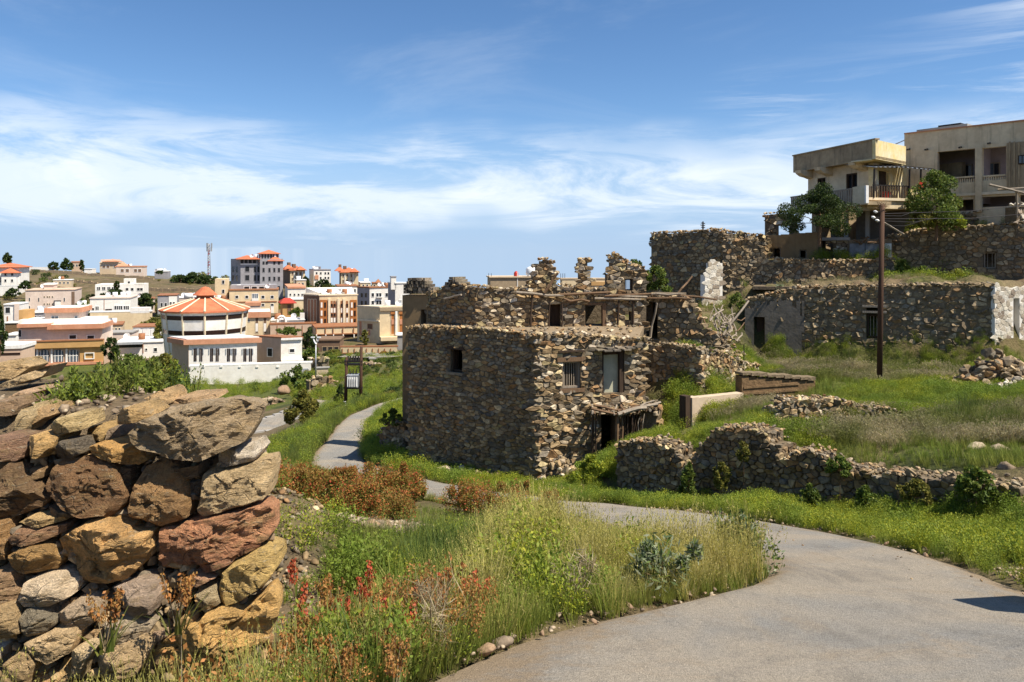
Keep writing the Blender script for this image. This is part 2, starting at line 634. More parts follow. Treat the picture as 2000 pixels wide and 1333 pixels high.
MAT['pale_panel'] = plaster('pale_green_plaster', (.46, .45, .33), (.38, .37, .27), 1.2, .4)
MAT['cream_panel'] = plaster('cream_mud_plaster', (.58, .47, .34), (.48, .37, .26), 1.0, .55, dark=(.25, .13, .07))
MAT['violet_shade_wall'] = plaster('lilac_shade_wall', (.36, .31, .34), (.29, .25, .27), .6, .3)  # the loggias' purple interior shade is put into this colour
MAT['tile'] = plaster('orange_roof_tile', (.55, .18, .085), (.43, .125, .06), .7, .3)
MAT['tile_red'] = plaster('red_roof_tile', (.42, .06, .04), (.36, .05, .035), .5, .1)
MAT['tile_peach'] = plaster('peach_roof_tile', (.60, .30, .18), (.50, .23, .13), .6, .25)


def plain(name, col, rough=.7, metal=0.0, n=.15):
    s = NT(name)
    c = s.mul(s.mix(0, col, col), s.rng(s.noise(3, 4, .6), .3, .7, 1 - n, 1 + n))
    s.b.inputs['Metallic'].default_value = metal
    return s.done(c, rough)


MAT['glass'] = plain('dark_window_glass', (.025, .028, .032), .12)
MAT['glass_blue'] = plain('bluish_window_glass', (.10, .13, .16), .12)
MAT['black_band'] = plain('dark_band_window', (.03, .017, .014), .25)
MAT['trim_white'] = plain('white_trim', (.78, .76, .72), .7)
MAT['trim_cream'] = plain('cream_trim', (.72, .60, .42), .7)
MAT['brown_trim'] = plain('brown_trim', (.30, .13, .06), .7)
MAT['steel'] = plain('galvanised_steel', (.42, .43, .45), .45, .6)
MAT['grey_paint'] = plain('grey_paint', (.34, .36, .38), .5)
MAT['dark_metal'] = plain('dark_metal', (.035, .03, .028), .55, .3)
MAT['red_paint'] = plain('red_paint', (.45, .035, .025), .45)
MAT['plastic_white'] = plain('white_plastic', (.8, .8, .78), .4)
MAT['tarp'] = plain('grey_sheet_metal', (.17, .185, .21), .5, .2, .3)
MAT['rubber'] = plain('black_rubber', (.02, .02, .02), .8)
MAT['tan_block'] = plain('tan_block_wall', (.36, .27, .17), .9)


def wood(name, a, b):
    s = NT(name)
    n = s.noise(1, 6, .7, s.map(s.pos, (14, 14, 1.6)))
    c = s.mix(s.rng(n, .3, .7), a, b)
    s.bump(n, .8, .02)
    return s.done(c, .85)


MAT['wood_dark'] = wood('dark_weathered_wood', (.035, .022, .015), (.075, .048, .03))
MAT['wood_grey'] = wood('grey_weathered_wood', (.22, .18, .135), (.36, .30, .23))
MAT['wood_brown'] = wood('brown_timber', (.12, .07, .04), (.20, .125, .07))
MAT['pole_wood'] = wood('tarred_pole_wood', (.05, .026, .016), (.095, .05, .03))
MAT['slate'] = stone_mat('slate_slab', [(.20, .165, .115), (.13, .11, .085), (.27, .22, .16), (.09, .075, .055)], 10)
# ------------------------------------------------------------------ the lane and the ground
ZL_D = [-30, -8, 0, 4.2, 5.2, 7, 8.6, 10.2, 13.5, 17, 19.5, 22.5, 27.5, 33, 41, 46, 55, 70]
ZL_Z = [3.0, -.4, -1.42, -2.41, -2.68, -3.13, -3.54, -3.95, -4.8, -5.65, -6.2, -6.86, -7.6, -8.1, -8.66, -8.92, -9.4, -9.9]


def zl(d):
    return np.interp(d, ZL_D, ZL_Z)


LANE = [((-3.0, -1.5), (4.0, -3)), ((-2.0, 1.2), (4.7, -.3)), ((-1.1, 3.1), (4.9, 2.2)), ((-.34, 4.5), (4.9, 4.2)), ((.3, 5.45), (4.85, 6)),
        ((1.4, 6.4), (4.85, 7.2)), ((2.4, 7.3), (5.05, 8.2)), ((2.87, 8.4), (5.2, 9.5)), ((2.75, 9.8), (5.1, 11.4)), ((2.0, 11.6), (4.62, 13.5)),
        ((.9, 13.6), (3.5, 15.6)), ((-.4, 15.8), (2.1, 17.2)), ((-1.8, 18), (.4, 19)), ((-3.3, 20.5), (-1.2, 21.4)), ((-5.0, 23.2), (-3.2, 24.2)),
        ((-6.9, 26), (-5.0, 26.6)), ((-7.75, 28.7), (-5.8, 28.7)), ((-8.25, 33), (-6.65, 33)), ((-8.75, 37), (-7.2, 36.8)), ((-8.9, 41), (-7.45, 40.5)),
        ((-8.2, 45), (-6.9, 44.5)), ((-7.0, 48.5), (-5.8, 47.6)), ((-4.6, 52), (-3.6, 51.2)), ((-1, 56), (0, 55))]


def smooth_line(pts, k):
    """Catmull-Rom resample"""
    p = np.array([pts[0]] + list(pts) + [pts[-1]], float)
    out = []
    for i in range(1, len(p) - 2):
        for j in range(k):
            t = j / k
            a, b, c, d = p[i - 1], p[i], p[i + 1], p[i + 2]
            out.append(.5 * (2 * b + (c - a) * t + (2 * a - 5 * b + 4 * c - d) * t * t + (3 * b - a - 3 * c + d) * t ** 3))
    out.append(p[-2])
    return np.array(out)


LL = smooth_line([a for a, b in LANE], 6)
RL = smooth_line([b for a, b in LANE], 6)

CT = []


def c(px, py, d):
    p = P(px, py, d)
    CT.append(tuple(p))


def g(x, y, z):
    CT.append((x, y, z))


for (a, b) in LANE:
    for t in (-.18, 0, .33, .66, 1, 1.15):
        x, y = a[0] + (b[0] - a[0]) * t, a[1] + (b[1] - a[1]) * t
        g(x, y, float(zl(y)))
# island of grass inside the bend, and the bank beside the boulder wall
for x, y, dz in ((-.9, 6, 0), (-.2, 8, .05), (.8, 9, .08), (-1, 11, .05), (-2.6, 14, 0), (-4.3, 18, -.15), (-6.4, 22, -.2), (-1.4, 8.5, .05),
                 (1.6, 8.2, .06), (-.9, 4.4, .0), (-1.2, 3.3, -.02), (-2.2, 3.3, -.1), (-3.2, 3.2, -.15), (-4, 3, -.2)):
    g(x, y, float(zl(y)) + dz)
for px, py, d in ((575, 1010, 8), (605, 1060, 7.8), (560, 960, 8.6), (640, 1010, 12), (560, 935, 17), (520, 900, 24)):
    c(px, py, d)
for x, y, z in ((-3.4, 9.5, -3.2), (-5.5, 10, -3.4), (-8, 12, -4.0), (-12, 14, -5), (-5, 14, -5.0), (-9, 18, -6.5), (-14, 20, -7), (-18, 14, -5.2),
                (-2.6, 5.2, -3.0), (-4, 5.5, -3.1), (-6, 5.5, -3.0), (-9, 24, -8.0), (-14, 26, -9.5), (-20, 26, -9.8), (-28, 20, -7.5)):
    g(x, y, z)
# bank left of the lane, falling to the valley
for x, y, z in ((-9.7, 28.5, -7.8), (-10.4, 33, -8.3), (-10.6, 37, -8.9), (-10.4, 41, -9.0), (-9.8, 46, -9.3), (-13, 29, -9.6), (-14.5, 35, -11.4),
                (-15, 42, -12.6), (-14, 48, -12.4), (-20, 35, -12.6), (-22, 45, -14.2), (-30, 35, -13), (-32, 50, -15.4)):
    g(x, y, z)
# valley road, field, the slopes below the town
for px, py, d in ((520, 840, 66), (560, 826, 68), (640, 800, 70), (500, 855, 62), (430, 850, 62), (300, 850, 60), (470, 800, 82), (560, 780, 84),
                  (690, 796, 53), (660, 800, 58), (740, 775, 58), (775, 770, 58), (720, 742, 80), (775, 735, 80), (640, 745, 95), (600, 760, 92), (700, 715, 108), (770, 705, 105),
                  (450, 742, 112), (380, 742, 110), (540, 738, 112), (600, 722, 115), (640, 700, 120), (420, 772, 95), (330, 735, 112), (250, 720, 118), (150, 715, 120), (60, 720, 120),
                  (100, 690, 140), (250, 690, 138), (20, 690, 140), (-150, 700, 130), (-400, 700, 120), (230, 634, 172), (100, 625, 185), (20, 620, 185), (290, 634, 175), (330, 625, 180),
                  (620, 690, 135), (700, 690, 132), (770, 690, 130), (830, 690, 130), (500, 640, 165), (600, 635, 168), (700, 655, 150), (780, 655, 150), (500, 600, 200), (620, 595, 215), (700, 590, 225), (780, 590, 230),
                  (440, 590, 205), (60, 585, 235), (150, 585, 240), (300, 590, 235), (230, 578, 245), (100, 545, 290), (200, 552, 290), (300, 562, 280), (400, 562, 280), (40, 565, 250),
                  (20, 530, 345), (100, 526, 350), (180, 532, 350), (240, 535, 350), (300, 538, 345), (360, 546, 330), (410, 543, 330), (480, 560, 290), (560, 556, 290), (640, 556, 300), (720, 562, 300), (800, 565, 300),
                  (-300, 540, 300), (-600, 560, 250)):
    c(px, py, d)
for px, z, d in ((100, -12, 420), (400, -16, 420), (700, -18, 420), (-500, -14, 450), (1000, -20, 420), (1000, -14, 120), (900, -11, 75), (1000, -8, 60), (1200, -6, 90), (1500, -2, 120), (1100, -14, 200),
                 (200, -40, 700), (1000, -45, 700), (1800, -40, 700), (-2000, -30, 300), (3200, -5, 120), (3500, 2, 50)):
    x, y = XY(px, d)
    g(x, y, z)
# verge, terraces and the ruin hill on the right
for px, py, d in ((1050, 945, 23.3), (900, 925, 24.6), (790, 905, 26.7), (1150, 935, 21.4), (1210, 962, 19.6), (1330, 972, 18.0), (1500, 985, 16.0), (1700, 992, 14.8), (1960, 1012, 12.6),
                  (2100, 1040, 11.6), (1180, 880, 23.4), (1240, 868, 23.4), (1290, 850, 24.3), (1300, 800, 25.5), (1260, 760, 27), (1330, 800, 24.5), (1400, 775, 26.3), (1330, 862, 20.8), (1420, 838, 21), (1520, 838, 19.9),
                  (1270, 858, 21.2), (1500, 800, 22), (1400, 820, 22.6), (1480, 790, 24), (1620, 830, 20.2), (1760, 815, 20.8), (1600, 890, 17.6), (1720, 900, 16.6), (1850, 870, 16.6), (1950, 930, 14.2), (1850, 930, 15.2),
                  (2050, 900, 14.6), (1950, 850, 17.2), (2000, 800, 20), (1900, 790, 21.5), (1720, 745, 27), (1620, 745, 26), (1540, 790, 23.6), (1800, 745, 26), (1950, 745, 25), (2050, 740, 25),
                  (1700, 695, 32), (1560, 712, 33), (1480, 690, 33.6), (1840, 690, 31.2), (1945, 690, 30.0), (2060, 690, 29), (1440, 690, 31), (1340, 672, 30), (1270, 660, 29.4), (1450, 735, 27.5), (1360, 742, 27)):
    c(px, py, d)
for px in (1500, 1580, 1660, 1740, 1820, 1900, 1960):
    c(px, 738, 28)
    c(px, 724, 29.2)
for px in (1480, 1560, 1640):
    c(px, 714, 31)
for px, z, d in ((1560, -1.35, 34.6), (1700, -1.3, 34.2), (1850, -1.2, 33.4), (1950, -1.1, 32.6), (2080, -1.0, 32), (1500, -1.5, 35.4), (1440, -1.9, 36), (1380, -2.2, 36.4), (1290, -2.2, 36.5), (1300, -2.6, 31.5),
                 (1200, -2.5, 30.5), (1050, -3.5, 31.5), (900, -5.5, 32), (800, -7.4, 32), (900, -8, 42), (1100, -5, 45), (1760, 1.3, 37.6), (1850, 1.5, 36.8), (1980, 1.6, 36),
                 (2100, 1.8, 36), (1600, 1.0, 42), (1750, 1.5, 43), (1950, 2.2, 44), (1350, .2, 43), (1350, -1, 50), (1700, 2, 60), (2200, 3, 50), (2400, 1, 34), (2500, -2, 20), (2600, -2, 8), (1200, -4, 60), (1600, 0, 80)):
    x, y = XY(px, d)
    g(x, y, z)
for x, y, z in ((7, 6, -2.9), (7.5, 9, -3.7), (9, 3, -1.9), (8, 0, -1.2), (15, 3, -1.0), (18, 10, -2.6), (10, 13, -4.2), (-15, -10, .5), (0, -20, 1.5), (20, -15, 2), (60, 10, 1), (-60, 10, -6)):
    g(x, y, z)



def step(a, b, zlo, zhi, thick=.6, m=7, front=.3):
    """ground pressed flat in front of a retaining wall (zlo at its two ends) and level behind it (zhi)"""
    fr = Fr(*a, *b)
    for i in range(m + 1):
        t = i / m
        for n_, z_ in ((front, zlo), (-thick - .25, zhi)):
            p = fr.pt(fr.L * t, n_, 0)
            g(p.x, p.y, z_[0] + (z_[1] - z_[0]) * t)


def zpx(px, py, d):
    return (HOR - py) / F * d


step((1455, 33.9), (1946, 30.4), (zpx(1455, 700, 33.9), zpx(1946, 692, 30.4)), (-1.35, -1.15), .8, 10)
step((1952, 30.4), (2040, 31.2), (zpx(1952, 694, 30.4), zpx(2040, 694, 31.2)), (-1.15, -1.1), .7, 4)
step((1257, 26.5), (1365, 25.2), (zpx(1257, 762, 26.5), zpx(1365, 780, 25.2)), (-3.3, -3.25), .7, 4)
step((1364, 25.2), (1480, 28.4), (zpx(1364, 780, 25.2), zpx(1480, 745, 28.4)), (-3.4, -4.05), .7, 4)
step((1412, 37.3), (1745, 36.0), (-1.9, -1.5), (-.05, .1), .8, 8)
for px_ in (1480, 1520, 1560, 1600, 1640, 1680, 1720):
    g(*XY(px_, 37.9), -.15)
    g(*XY(px_, 39.1), -.1)
step((1741, 37.6), (2040, 34.2), (-1.25, -1.05), (1.35, 1.55), .9, 8)
step((1868, 37.6), (2040, 35.9), (1.35, 1.4), (2.15, 2.3), .8, 5)
step((1272, 39.6), (1420, 37.4), (-2.4, -2.2), (-.9, -.4), 1.0, 5)
step((1206, 20.4), (1338, 18.7), (zpx(1206, 965, 20.4), zpx(1338, 978, 18.7)), (-5.35, -5.1), .9, 4)
step((1332, 18.7), (1522, 16.9), (zpx(1332, 976, 18.7), zpx(1522, 988, 16.9)), (-4.6, -4.45), 1.0, 6)
step((1515, 16.9), (1700, 15.4), (zpx(1515, 988, 16.9), zpx(1700, 996, 15.4)), (-4.5, -4.45), .9, 6)
step((1695, 15.4), (2030, 12.6), (zpx(1695, 996, 15.4), zpx(2030, 1016, 12.6)), (-4.45, -3.85), .8, 8)
step((1050, 23.5), (1261, 24.5), (zpx(1050, 948, 23.5), zpx(1261, 872, 24.5)), (-6.6, -6.0), 1.5, 5, .25)
step((787, 27.0), (1050, 23.5), (zpx(787, 905, 27), zpx(1050, 948, 23.5)), (-7.5, -7.0), 1.5, 6, .25)
# neighbours closer than half a metre are merged, so that no two readings fight
CT = np.array(CT)
_keep, _use = [], np.ones(len(CT), bool)
for i in range(len(CT)):
    if not _use[i]:
        continue
    q = _use & (np.hypot(*(CT[:, :2] - CT[i, :2]).T) < .012 * np.hypot(*CT[i, :2]) + .22)
    _keep.append(CT[q].mean(0))
    _use &= ~q
CT = np.array(_keep)
WS, WC = 15.0, .12


def warp_xy(p):
    r = np.hypot(p[:, 0], p[:, 1]) + 1e-9
    return p * (WS * np.arcsinh(r / WS) / r)[:, None]


CW = warp_xy(CT[:, :2])
_n = len(CW)
_K = -np.sqrt(((CW[:, None] - CW[None]) ** 2).sum(-1) + WC ** 2)
_Pm = np.c_[np.ones(_n), CW]
_A = np.zeros((_n + 3, _n + 3))
_A[:_n, :_n] = _K - np.eye(_n) * .012
_A[:_n, _n:] = _Pm
_A[_n:, :_n] = _Pm.T
_W = np.linalg.solve(_A, np.r_[CT[:, 2], 0, 0, 0])


def ground_z(p):
    p = np.atleast_2d(np.asarray(p, float))[:, :2]
    out = np.empty(len(p))
    for i in range(0, len(p), 20000):
        w = warp_xy(p[i:i + 20000])
        k = -np.sqrt(((w[:, None] - CW[None]) ** 2).sum(-1) + WC ** 2)
        out[i:i + 20000] = k @ _W[:_n] + _W[_n] + w @ _W[_n + 1:]
    # the terrace held up by the boulder wall
    x, y = p[:, 0], p[:, 1]
    top = -1.0 + .012 * np.clip(-x - 2, -1, 4) - .03 * np.clip(y - 4.7, 0, 1.2) - .75 * np.clip(y - (5.4 + .45 * np.clip(-x - 2, 0, 3)), 0, 9)
    m = np.clip((y - 4.55) / .22, 0, 1) * np.clip((-.352 * y - x) / .25, 0, 1)
    out = np.where((m > 0) & (y < 14), np.maximum(out, out + (top - out) * m), out)
    far = np.clip((np.hypot(p[:, 0], p[:, 1]) - 450) / 300, 0, 1)
    out = out * (1 - far) + (-.07 * np.hypot(p[:, 0], p[:, 1])) * far
    return out


def gz(x, y):
    return float(ground_z([[x, y]])[0])


def in_poly(p, poly):
    poly = np.asarray(poly, float)
    x, y = p[:, 0], p[:, 1]
    ins = np.zeros(len(p), bool)
    j = len(poly) - 1
    for i in range(len(poly)):
        xi, yi = poly[i]
        xj, yj = poly[j]
        cnd = ((yi > y) != (yj > y)) & (x < (xj - xi) * (y - yi) / (yj - yi + 1e-12) + xi)
        ins ^= cnd
        j = i
    return ins


LANE_POLY = np.r_[LL, RL[::-1]]


def lane_dist(p):
    """signed-ish distance to the lane: negative inside"""
    p = np.asarray(p, float)
    best = np.full(len(p), 1e9)
    for line in (LL, RL):
        a, b = line[:-1:2], line[2::2]
        m = min(len(a), len(b))
        for q, r in zip(a[:m], b[:m]):
            ab = r - q
            t = np.clip(((p - q) @ ab) / (ab @ ab), 0, 1)
            best = np.minimum(best, np.hypot(*(p - q - t[:, None] * ab).T))
    return np.where(in_poly(p, LANE_POLY), -best, best)


def vnoise(p, s, seed=0):
    """cheap smooth noise for relief"""
    r = np.random.default_rng(seed)
    o = np.zeros(len(p))
    for k in range(7):
        a = r.uniform(0, 6.28)
        f = s * r.uniform(.6, 1.9)
        o += np.sin((p[:, 0] * np.cos(a) + p[:, 1] * np.sin(a)) * f + r.uniform(0, 6.28))
    return o / 7


def axis(a, b, step, lo, hi, gr):
    v = list(np.arange(a, b + 1e-6, step))
    s = step
    while v[-1] < hi:
        s *= gr
        v.append(v[-1] + s)
    s = step
    while v[0] > lo:
        s *= gr
        v.insert(0, v[0] - s)
    return np.array(v)


gxs = axis(-14, 18, .25, -5000, 5000, 1.075)
gys = axis(-1, 38, .25, -400, 6500, 1.06)
GX, GY = np.meshgrid(gxs, gys)
pts = np.c_[GX.ravel(), GY.ravel()]
zz = ground_z(pts)
ld = np.full(len(pts), 1e9)
near = (np.abs(pts[:, 0]) < 16) & (pts[:, 1] > -6) & (pts[:, 1] < 62)
ld[near] = lane_dist(pts[near])
zz += np.where(ld > .1, np.clip(ld, 0, 1) * .07 * vnoise(pts, 2.3, 1), 0)
rr = np.hypot(pts[:, 0], pts[:, 1])
zz += np.clip((rr - 60) / 60, 0, 1) * .5 * vnoise(pts, .12, 2)
zz -= .10 * np.clip((.35 - ld) / .35, 0, 1)
nx, ny = len(gxs), len(gys)
ii = np.arange(nx * ny).reshape(ny, nx)
fc = np.stack([ii[:-1, :-1], ii[:-1, 1:], ii[1:, 1:], ii[1:, :-1]], -1).reshape(-1, 4)
ground = np_obj('ground', np.c_[pts, zz], fc, MAT['ground'], smooth=True)
tag(ground, 'grassy earth hillside running down to the valley and up to the town', 'ground', kind='structure')
gr = np.full(len(pts), .34)


def patch(poly, v, soft=1.0):
    gr[in_poly(pts, poly)] = v


def pxpoly(l):
    return [XY(px, d) for px, d in l]


patch([(-12, 2), (16, 2), (22, 36), (-16, 50)], .50)
patch([(4.5, 20), (10, 14), (20, 14), (22, 33), (9, 33)], .64)
patch(pxpoly([(250, 70), (600, 80), (610, 113), (250, 125), (100, 118)]), .80)
patch(pxpoly([(600, 70), (790, 55), (790, 125), (600, 125)]), .64)
patch(pxpoly([(-400, 170), (420, 170), (420, 380), (-400, 380)]), .40)
patch([(-6.5, 4.2), (-1.5, 4.2), (-1.7, 7.5), (-6.5, 7.8)], .1)
at = ground.data.attributes.new('green', 'FLOAT', 'POINT')
at.data.foreach_set('value', gr.astype(np.float32))

M_ = 10
vs, fs = [], []
for a, b in zip(LL, RL):
    for k in range(M_ + 1):
        t = k / M_
        x, y = a + (b - a) * t
        vs.append((x, y, 0))
vs = np.array(vs)
edge = np.minimum(np.tile(np.arange(M_ + 1), len(LL)), M_ - np.tile(np.arange(M_ + 1), len(LL)))
vs[:, 2] = ground_z(vs) + .035 + .012 * vnoise(vs, 1.5, 5) - np.where(edge == 0, .06, 0)
ii = np.arange(len(vs)).reshape(len(LL), M_ + 1)
fs = np.stack([ii[:-1, :-1], ii[:-1, 1:], ii[1:, 1:], ii[1:, :-1]], -1).reshape(-1, 4)
EDGE = np.clip(1 - edge / M_ * 4.2, 0, 1)
lane = np_obj('lane', vs, fs, MAT['asphalt'], smooth=True)
tag(lane, 'worn grey asphalt lane bending downhill round a grassy island', 'road', kind='structure')
at = lane.data.attributes.new('edge', 'FLOAT', 'POINT')
at.data.foreach_set('value', EDGE.astype(np.float32))

# ------------------------------------------------------------------ stones and stone walls
def rock_variant(seed, sub=2):
    import bmesh
    r = random.Random(seed)
    bm = bmesh.new()
    bmesh.ops.create_icosphere(bm, subdivisions=sub, radius=1)
    planes = []
    for _ in range(11):
        v = Vector((r.gauss(0, 1), r.gauss(0, 1), r.gauss(0, 1))).normalized()
        planes.append((v, r.uniform(.42, .80)))
    for v in bm.verts:
        p = v.co.copy()
        for n_, d_ in planes:
            e = p.dot(n_) - d_
            if e > 0:
                p -= n_ * e
        p *= 1 + .05 * noise.noise(p * 2.3 + Vector((seed * 3.1, 0, 0)))
        v.co = p
    vs = np.array([v.co[:] for v in bm.verts])
    fs = np.array([[v.index for v in f.verts] for f in bm.faces])
    bm.free()
    return vs, fs


ROCKS = [rock_variant(i, 1) for i in range(16)]          # 80 triangles before joining
ROCKS_LOW = [(v, f) for v, f in ROCKS]
ROCKS_HI = [rock_variant(50 + i, 2) for i in range(10)]


def rot_mat(r, flat=1.0):
    return np.array(Matrix.Rotation(r.uniform(0, 6.28), 3, 'Z') @ Matrix.Rotation(r.gauss(0, .35 * flat), 3, 'X') @ Matrix.Rotation(r.gauss(0, .35 * flat), 3, 'Y'))


def clip_poly(poly, mx, my, nx, ny):
    """keep the side where (p-m).n <= 0"""
    out = []
    n = len(poly)
    pd = [(p[0] - mx) * nx + (p[1] - my) * ny for p in poly]
    for i in range(n):
        j = (i + 1) % n
        a, b = pd[i], pd[j]
        if a <= 0:
            out.append(poly[i])
        if (a < 0 < b) or (b < 0 < a):
            t = a / (a - b)
            out.append((poly[i][0] + (poly[j][0] - poly[i][0]) * t, poly[i][1] + (poly[j][1] - poly[i][1]) * t))
    return out


def face_stones(fr, top, bot, size, ops=(), aspect=1.45, prot=.055, gap=.90, seed=1, u0=0.0, u1=None, n_base=0.0, drop=.17, relief=.95):
    """rubble facing of one wall plane: interlocking stones as (area, verts, faces)"""
    r = random.Random(seed)
    u1 = fr.L if u1 is None else u1
    su, sv = size * math.sqrt(aspect), size / math.sqrt(aspect)
    tu, tz = np.array(top).T
    bu, bz = np.array(bot).T
    zmin, zmax = bz.min() - 2 * sv, tz.max() + 2 * sv
    ni, nj = int((u1 - u0) / su) + 5, int((zmax - zmin) / sv) + 3
    sites = {}
    for j in range(nj):
        sh = .5 * (j % 2)
        for i in range(ni):
            if r.random() < drop:
                continue
            sites[i, j] = (u0 + (i - 2 + sh + r.uniform(-.42, .42)) * su, zmin + (j + r.uniform(-.30, .30)) * sv)
    res = []
    ks = (su / sv)
    for (i, j), (su_, sz_) in sites.items():
        if su_ < u0 or su_ > u1:
            continue
        if sz_ > np.interp(su_, tu, tz) or sz_ < np.interp(su_, bu, bz):
            continue
        if any(a - .22 * size < su_ < b + .22 * size and c_ - .15 * size < sz_ < d_ + .15 * size for a, b, c_, d_ in ops):
            continue
        poly = [(su_ - 1.6 * su, sz_ - 1.6 * sv), (su_ + 1.6 * su, sz_ - 1.6 * sv), (su_ + 1.6 * su, sz_ + 1.6 * sv), (su_ - 1.6 * su, sz_ + 1.6 * sv)]
        for dj in (-2, -1, 0, 1, 2):
            for di in (-2, -1, 0, 1, 2):
                q = sites.get((i + di, j + dj))
                if q is None or (di == 0 and dj == 0):
                    continue
                # distances measured with z stretched, so stones come out wider than tall
                nx_, ny_ = (q[0] - su_), (q[1] - sz_) * ks * ks
                poly = clip_poly(poly, (q[0] + su_) / 2, (q[1] + sz_) / 2, nx_, ny_)
                if len(poly) < 3:
                    break
            if len(poly) < 3:
                break
        if len(poly) < 3:
            continue
        for a, b, c_, d_ in ops:                                # trim at the openings
            if a < su_ < b:
                if sz_ > d_:
                    poly = clip_poly(poly, 0, d_, 0, -1)
                elif sz_ < c_:
                    poly = clip_poly(poly, 0, c_, 0, 1)
            elif c_ < sz_ < d_:
                if su_ > b:
                    poly = clip_poly(poly, b, 0, -1, 0)
                elif su_ < a:
                    poly = clip_poly(poly, a, 0, 1, 0)
        # chamfer corners of long edges so that the outline is not a clean polygon
        m = len(poly)
        if m < 3:
            continue
        cu, cz = sum(p[0] for p in poly) / m, sum(p[1] for p in poly) / m
        pl = []
        for k in range(m):
            p, q, o = poly[k], poly[(k + 1) % m], poly[k - 1]
            if m <= 6:
                t = r.uniform(.07, .2)
                pl.append((p[0] + (o[0] - p[0]) * t, p[1] + (o[1] - p[1]) * t))
                pl.append((p[0] + (q[0] - p[0]) * t, p[1] + (q[1] - p[1]) * t))
            else:
                pl.append(p)
        poly = pl
        m = len(poly)
        area = .5 * abs(sum(poly[k][0] * poly[(k + 1) % m][1] - poly[(k + 1) % m][0] * poly[k][1] for k in range(m)))
        if area < .08 * su * sv:
            continue
        gp = gap * r.uniform(.93, 1.04)
        pr = prot * r.uniform(.35, 1.55)
        ta, tb = r.gauss(0, .30) * relief, r.gauss(0, .30) * relief
        in_ = r.uniform(.72, .92)
        vs = []
        for sc, nn in ((gp, -.05), (gp * .985, pr * .45), (gp * in_, pr)):
            for p in poly:
                du, dz = (p[0] - cu) * sc, (p[1] - cz) * sc
                n_ = nn
                if nn > 0:
                    n_ = max(-.03, nn + (du * ta + dz * tb) * (1 if nn == pr else .5) + r.gauss(0, .07) * pr)
                vs.append(fr.pt(cu + du, n_base + n_, cz + dz))
        n_ = pr * (1 + r.uniform(-.3, .12))
        vs.append(fr.pt(cu + r.gauss(0, .06) * su, n_base + n_, cz + r.gauss(0, .06) * sv))
        fs = []
        for a in (0, m):
            fs += [(a + k, a + (k + 1) % m, a + m + (k + 1) % m, a + m + k) for k in range(m)]
        fs += [(2 * m + k, 2 * m + (k + 1) % m, 3 * m) for k in range(m)]
        res.append((area, vs, fs))
    return res


def cap_stones(fr, top, thick, size, seed=3, step=.8, u0=0.0, u1=None, n1=.08):
    """loose stones lying along a wall top"""
    r = random.Random(seed)
    tu, tz = np.array(top).T
    u = u0
    u1 = fr.L if u1 is None else u1
    res = []
    while u < u1:
        n_ = n1
        while n_ > -thick:
            s_ = size * r.uniform(.45, 1.0)
            vs, fs = ROCKS[r.randrange(len(ROCKS))]
            m = rot_mat(r) @ np.diag([s_ * .72, s_ * .55, s_ * .36])
            z = np.interp(u, tu, tz) + s_ * r.uniform(-.05, .25)
            o = fr.pt(u + r.gauss(0, .2) * size, n_ + r.gauss(0, .15) * size, z)
            res.append((s_ * s_ * .6, (vs @ m.T + np.array(o)).tolist(), fs.tolist()))
            n_ -= size * r.uniform(.7, 1.2)
        u += size * step * r.uniform(.7, 1.3)
    return res


def core(mb, fr, top, bot, thick, ops=(), step=.3, n1=0.0, inset=.06, mi=0):
    """the wall body behind the facing, with real openings"""
    tu, tz = np.array(top).T
    bu, bz = np.array(bot).T
    cuts = set(np.linspace(0, fr.L, max(2, int(fr.L / step) + 1)).tolist())
    for a, b, c_, d_ in ops:
        cuts |= {min(max(a, 0), fr.L), min(max(b, 0), fr.L)}
    cuts = sorted(cuts)
    for a, b in zip(cuts[:-1], cuts[1:]):
        if b - a < 1e-4:
            continue
        m = (a + b) / 2
        zt = min(np.interp(a, tu, tz), np.interp(b, tu, tz)) - inset
        iv = [(np.interp(m, bu, bz) - .5, zt)]
        for oa, ob, oc, od in ops:
            if oa < m < ob:
                nv = []
                for z0, z1 in iv:
                    if oc > z0:
                        nv.append((z0, min(z1, oc)))
                    if od < z1:
                        nv.append((max(z0, od), z1))
                iv = nv
        for z0, z1 in iv:
            if z1 - z0 > .01:
                fr.box(mb, a, b, -thick, n1, z0, z1, mi)


def emit(T, stones, mat, nmax=300, mat_rest=None, name='stone'):
    """the largest stones as parts, the rest joined"""
    stones = sorted(stones, key=lambda s_: -s_[0])
    o0 = ORG[T.name]
    for _, vs, fs in stones[:nmax]:
        v = np.array(vs)
        c_ = v.mean(0)
        me = bpy.data.meshes.new(name)
        me.from_pydata((v - c_).tolist(), [], fs)
        me.materials.append(mat)
        o = bpy.data.objects.new(name, me)
        COL.objects.link(o)
        o.parent = T
        o.location = Vector(c_) - o0
    rest = stones[nmax:]
    if rest:
        mb = MB()
        for _, vs, fs in rest:
            mb.add(vs, fs)
        o = mb.build('small_stones' if nmax else 'stones', mat_rest or mat, T)
        o['kind'] = 'stuff'


def pxline(fr, l, n=0.0):
    """[(px,py)...] -> [(u,z)...] on the frame"""
    return sorted((fr.u(x, n), fr.z(x, y, n)) for x, y in l)


def low_line(fr, dz=-.15, m=12):
    ps = [fr.pt(fr.L * i / m, .1, 0) for i in range(m + 1)]
    z = ground_z([[p.x, p.y] for p in ps])
    return [(fr.L * i / m, float(z[i]) + dz) for i in range(m + 1)]


